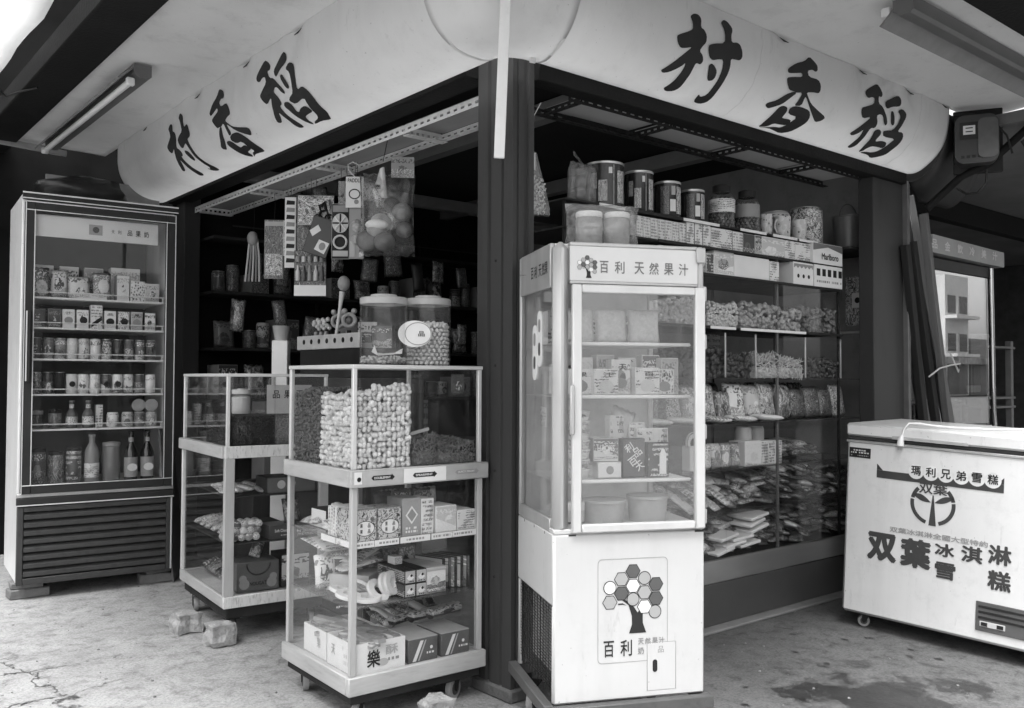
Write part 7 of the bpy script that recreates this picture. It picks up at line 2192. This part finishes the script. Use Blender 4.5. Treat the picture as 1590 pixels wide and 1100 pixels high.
MB().tube([(-.03, -.05, .32), (-.02, -.055, .40), (-.01, -.05, .26), (-.02, -.055, .30)], [.022, .012, .016, .02], 8).build('toy_plane', LGREY, t)
MB().box(.02, .13, -.03, -.028, .36, .46).build('header_card', P3, t)
MB().tube([(-.02, -.02, .44), (0, 0, .56)], .002, 4).build('hanger', BLACK, t)
for k in range(16):
    y_ = [2.62, 2.56, 2.44, 2.30, 2.12, 2.06, 1.92, 1.80, 1.72, 1.58, 1.52, 1.40, 1.34, 2.20, 1.86, 1.66][k]
    z_ = [1.98, 2.12, 2.06, 2.14, 1.98, 2.16, 2.10, 1.92, 2.02, 2.14, 1.94, 2.08, 1.96, 1.90, 1.98, 2.08][k]
    w_ = rnd.uniform(.06, .10)
    packet(ID, hx + .05 + rnd.uniform(0, .1), y_, z_, w_, w_ * rnd.uniform(1.2, 1.7), .03, ORD[k] + ' small dangling toy packet from the fridge end of the hanging rows', [PFD, PF, P9, PFD, P1][k % 5], 'toys hung under the white rack', rz=FA + rnd.uniform(-25, 25), ry=rnd.uniform(-14, 14), name='toy_packet', cat='packet')
# toy stand on the counter
o = MB().box(.22, .62, 1.50, 2.45, .014, 1.20, .005).build('counter', mat('counter_dark', .03, .6)); tag(o, 'dark counter inside the shop behind the back cabinet', 'counter')
t = thing('white_stand', 'narrow white stand post with a cup top behind the back cabinet', 'stand', (.16, 2.30, .014), FA)
MB().box(-.045, .045, -.04, .04, 0, 1.40, .004).build('post', WPLAST, t); MB().lathe([(.036, 1.40), (.05, 1.48), (.054, 1.485)], 18).build('cup_top', mat('cup_grey', .4, .4), t)
t = thing('toy_tray', 'white perforated tray of standing toys above the back cabinet', 'tray', (.22, 1.50, 1.2005), 0)
MB().box(.0, .34, .0, .68, .0, .155, .003).build('tray_riser', CARDD, t)
MB().box(-.01, .008, -.01, .70, .156, .235, .003).build('tray_face', mat('tray_white', .5, .5), t)
for k in range(7):
    MB().lathe([(.0001, 0), (.014, 0), (.014, .002), (.0001, .002)], 12, Matrix.Translation((-.0105, .07 + .09 * k, .20)) @ Matrix.Rotation(R(-90), 4, 'Y'), cap=False).build('tray_hole', CARDD, t)
TF = Frame((.26, 1.5, 1.357), 0)
g = 'toys standing in the white tray'
for k, y in enumerate((.24, .36)):
    t = thing('toy_rattle', ['ring-headed rattle nearer the big jars in the white tray', 'ring-headed rattle farther from the big jars in the white tray'][k], 'toy', TF.w(.03, y, 0), FA, g)
    MB().tube([(0, 0, 0), (0, 0, .10)], .012, 10).build('handle', CARDD, t)
    MB().tube([(.033 * math.cos(a), 0, .155 + .033 * math.sin(a)) for a in [6.283 * i / 18 for i in range(18)]], .011, 8, True).build('ring_head', mat('rattle', .32, .35), t)
    for s in (-1, 1): MB().sphere((s * .026, 0, .205), .016, 10, 7).build('ear', mat('rattle', .32), t)
    MB().sphere((0, 0, .155), 1, 10, 7, (.018, .008, .018)).build('ring_core', DGREY, t)
t = thing('toy_microphone', 'pale round-headed toy on a long stick leaning over the white tray', 'toy', TF.w(.0, .30, 0), FA, g)
MB().tube([(-.02, -.02, 0), (.01, -.03, .22), (.022, -.03, .31)], [.008, .009, .016], 10).build('stick', LGREY, t); MB().sphere((.03, -.03, .355), 1, 14, 10, (.034, .034, .042)).build('round_head', mat('mic_head', .3, .6), t)
for k, y in enumerate((.50, .56, .62)):
    t = thing('toy_bottle', ORD[k] + ' squat bubble bottle from the rattles in the white tray', 'toy', TF.w(.03, y, 0), FA, g)
    MB().lathe([(.02, 0), (.022, .004), (.022, .07), (.012, .09), (.012, .105)], 14).build('bottle_body', MGREY, t)
    for q in range(5): MB().sphere((.016 * math.cos(q * 1.3), .012, .125 + .012 * q % .05), .014, 8, 6).build('bubble', LGREY, t)
t = thing('toy_car_box', 'small pale boxed toy at the near end of the white tray', 'toy', TF.w(.03, .10, 0), FA, g)
MB().box(-.05, .05, 0, .05, 0, .085, .002).build('box_body', P8, t); MB().box(-.052, .052, -.001, .0, .0, .03).build('label', PAPERG, t)
for k, y in enumerate((.05, .2, .42)):
    carton(TF, .12, y, 0, .11, .08, .12 + .03 * k, ORD[k] + ' dark toy box at the back of the white tray', CARDD, P3, FA, g)

# ------------------------------------------------------------------ dim goods on the rear shelves
t = thing('wall_shelves', 'dark shelves of dim goods on the rear wall of the shop', 'shelves', (0, 3.30, 0))
for z in (.7, 1.05, 1.40, 1.78, 2.15):
    MB().box(.14, 2.9, 0, .32, z - .02, z, .002).build('shelf', WOODD, t)
for x in (.14, 1.05, 1.97, 2.88):
    MB().box(x, x + .02, .3, .32, .014, 2.3, .002).build('upright', STEELD, t)
BF = Frame((0, 3.30, 0), 0)
for zi, z in enumerate((1.05, 1.40, 1.78)):
    nm = ['lowest', 'middle', 'top'][zi]
    for k in range(12):
        x = .24 + k * .22 + rnd.uniform(-.02, .02)
        if (k + zi) % 3 == 0:
            carton(BF, x, .02, z + .0005, rnd.uniform(.12, .18), .2, rnd.uniform(.12, .24), ORD[k] + ' dim box from the fridge end on the %s rear shelf' % nm, CARDG, [P3, PFD, P3][k % 3], 0, 'goods on the rear shelves')
        elif (k + zi) % 3 == 1:
            packet(BF, x, .08, z + .001, .15, rnd.uniform(.16, .24), .07, ORD[k] + ' dim bag from the fridge end on the %s rear shelf' % nm, [P3, P9, PFD, mat('dim_bag', .06, .5)][k % 4], 'goods on the rear shelves', rx=-6, name='dim_bag', cat='bag')
        else:
            for q in range(2):
                can(BF, x - .05 + .1 * q, .08, z + .0005, .045, rnd.uniform(.12, .2), '%s of the %s pair of dim tins on the %s rear shelf' % (['first', 'second'][q], ORD[k], nm), [P3, PFD, P3][(k + q) % 3], 'goods on the rear shelves', name='dim_tin', cat='tin')
for k in range(5):
    carton(Frame((.2, 2.6, 0), 0), .1 + .25 * k, .0, .5, .2, .2, .55 + .1 * (k % 2), ORD[k] + ' stacked carton behind the back cabinet', mat('stack_card', .12, .7), [None, P5, None, P3, P4][k], rnd.uniform(-6, 6), 'cartons behind the back cabinet')
o = MB().box(.12, 1.55, 2.58, 2.86, .014, .499, .005).build('low_bench', WOODD); tag(o, 'low dark bench under the stacked cartons', 'bench')
for r_ in range(2):
    for k in range(11):
        packet(ID, .25 + .22 * k + rnd.uniform(-.07, .07), 2.98 + .06 * r_, 1.90 - .42 * r_ + rnd.uniform(-.10, .06), rnd.uniform(.08, .15), rnd.uniform(.13, .24), .05, '%s dim bag of the %s hanging row before the rear shelves' % (ORD[k], ['upper', 'lower'][r_]), [PFD, P9, mat('dim_wrap', .02, .4), PFD][(k * 3 + r_) % 4], 'goods on the rear shelves', rz=rnd.uniform(-25, 25), ry=rnd.uniform(-8, 8), name='hanging_packet')
    o = MB().tube([(.14, 2.98 + .06 * r_, 2.17 - .42 * r_), (2.85, 2.98 + .06 * r_, 2.17 - .42 * r_)], .005, 6).build('hanging_rail', STEELD); tag(o, ['upper', 'lower'][r_] + ' thin rail of hanging bags before the rear shelves', 'rail')
o = MB().box(0, .35, 0, .012, 0, .9, .003).build('leaning_board', mat('dull_board', .10, .6)); o.location = (-.28, 2.75, 0.0); o.rotation_euler = (R(-6), 0, R(60)); tag(o, 'thin board standing between the tall fridge and the back cabinet', 'board')

# ------------------------------------------------------------------ the other side of the street, mirrored in the glass
def street_building(x0, x1, y, h, label, wall, storeys, facing='y'):
    t = thing('street_building', label, 'building', (0, 0, 0), 0, 'buildings across the street')
    d = 5.0
    if facing == 'y': MB().box(x0, x1, y - d, y, 0, h).build('wall', wall, t)
    else: MB().box(y - d, y, x0, x1, 0, h).build('wall', wall, t)
    n = max(2, int((x1 - x0) / 2.0))
    fm, pm = mat('window_frame', .55, .5), mat('window_pane', .05, .1)
    for s in range(storeys):
        z = 3.4 + s * 3.0
        for k in range(n):
            cx_ = x0 + (x1 - x0) * (k + .5) / n
            for (nm, m, w, hh, o_) in (('window', fm, .75, 1.5, .05), ('pane', pm, .66, 1.38, .07)):
                b = MB()
                if facing == 'y': b.box(cx_ - w, cx_ + w, y + .003, y + o_, z + .7 - hh / 2 + .1, z + .8 + hh / 2)
                else: b.box(y + .003, y + o_, cx_ - w, cx_ + w, z + .7 - hh / 2 + .1, z + .8 + hh / 2)
                b.build(nm, m, t)
        b = MB()
        if facing == 'y': b.box(x0, x1, y + .003, y + .9, z - .35, z - .1)
        else: b.box(y + .003, y + .9, x0, x1, z - .35, z - .1)
        b.build('balcony', wall, t)
    b = MB()
    if facing == 'y': b.box(x0 + .2, x1 - .2, y + .003, y + 1.0, 2.5, 3.0)
    else: b.box(y + .003, y + 1.0, x0 + .2, x1 - .2, 2.5, 3.0)
    b.build('shop_sign', mat('street_sign', .3, .5, var=.6, scale=2), t)
    b = MB()
    if facing == 'y': b.box(x0 + .3, x1 - .3, y + .003, y + .06, .1, 2.45)
    else: b.box(y + .003, y + .06, x0 + .3, x1 - .3, .1, 2.45)
    b.build('shop_front', mat('street_front', .09, .4, var=.5, scale=1.5), t)
SB = [mat('street_white', .7, .7, var=.15, scale=.6), mat('street_grey', .2, .7, var=.2, scale=.6), mat('street_pale', .3, .7, var=.2, scale=.6)]
street_building(4.5, 12.0, -12.0, 6.2, 'white balcony building across the street mirrored in the display glass', SB[0], 1)
street_building(-.4, 4.2, -14.0, 3.6, 'low grey building across the street mirrored in the cooler glass', SB[1], 0)
street_building(12.6, 21.0, -12.5, 5.0, 'long pale building farther along the street', SB[2], 0)
street_building(68.6, 72.6, -30.0, 9.5, 'slim white building far along the street mirrored in the stall glass', SB[0], 2)
street_building(73.0, 84.0, -30.0, 4.6, 'low shop row far along the street', SB[1], 0)
street_building(60.0, 68.0, -30.0, 4.2, 'low white shop far along the street before the slim building', SB[0], 0)
street_building(-3, 7, -14.0, 4.6, 'grey building across the side street mirrored in the cabinet glass', SB[2], 0, 'x')
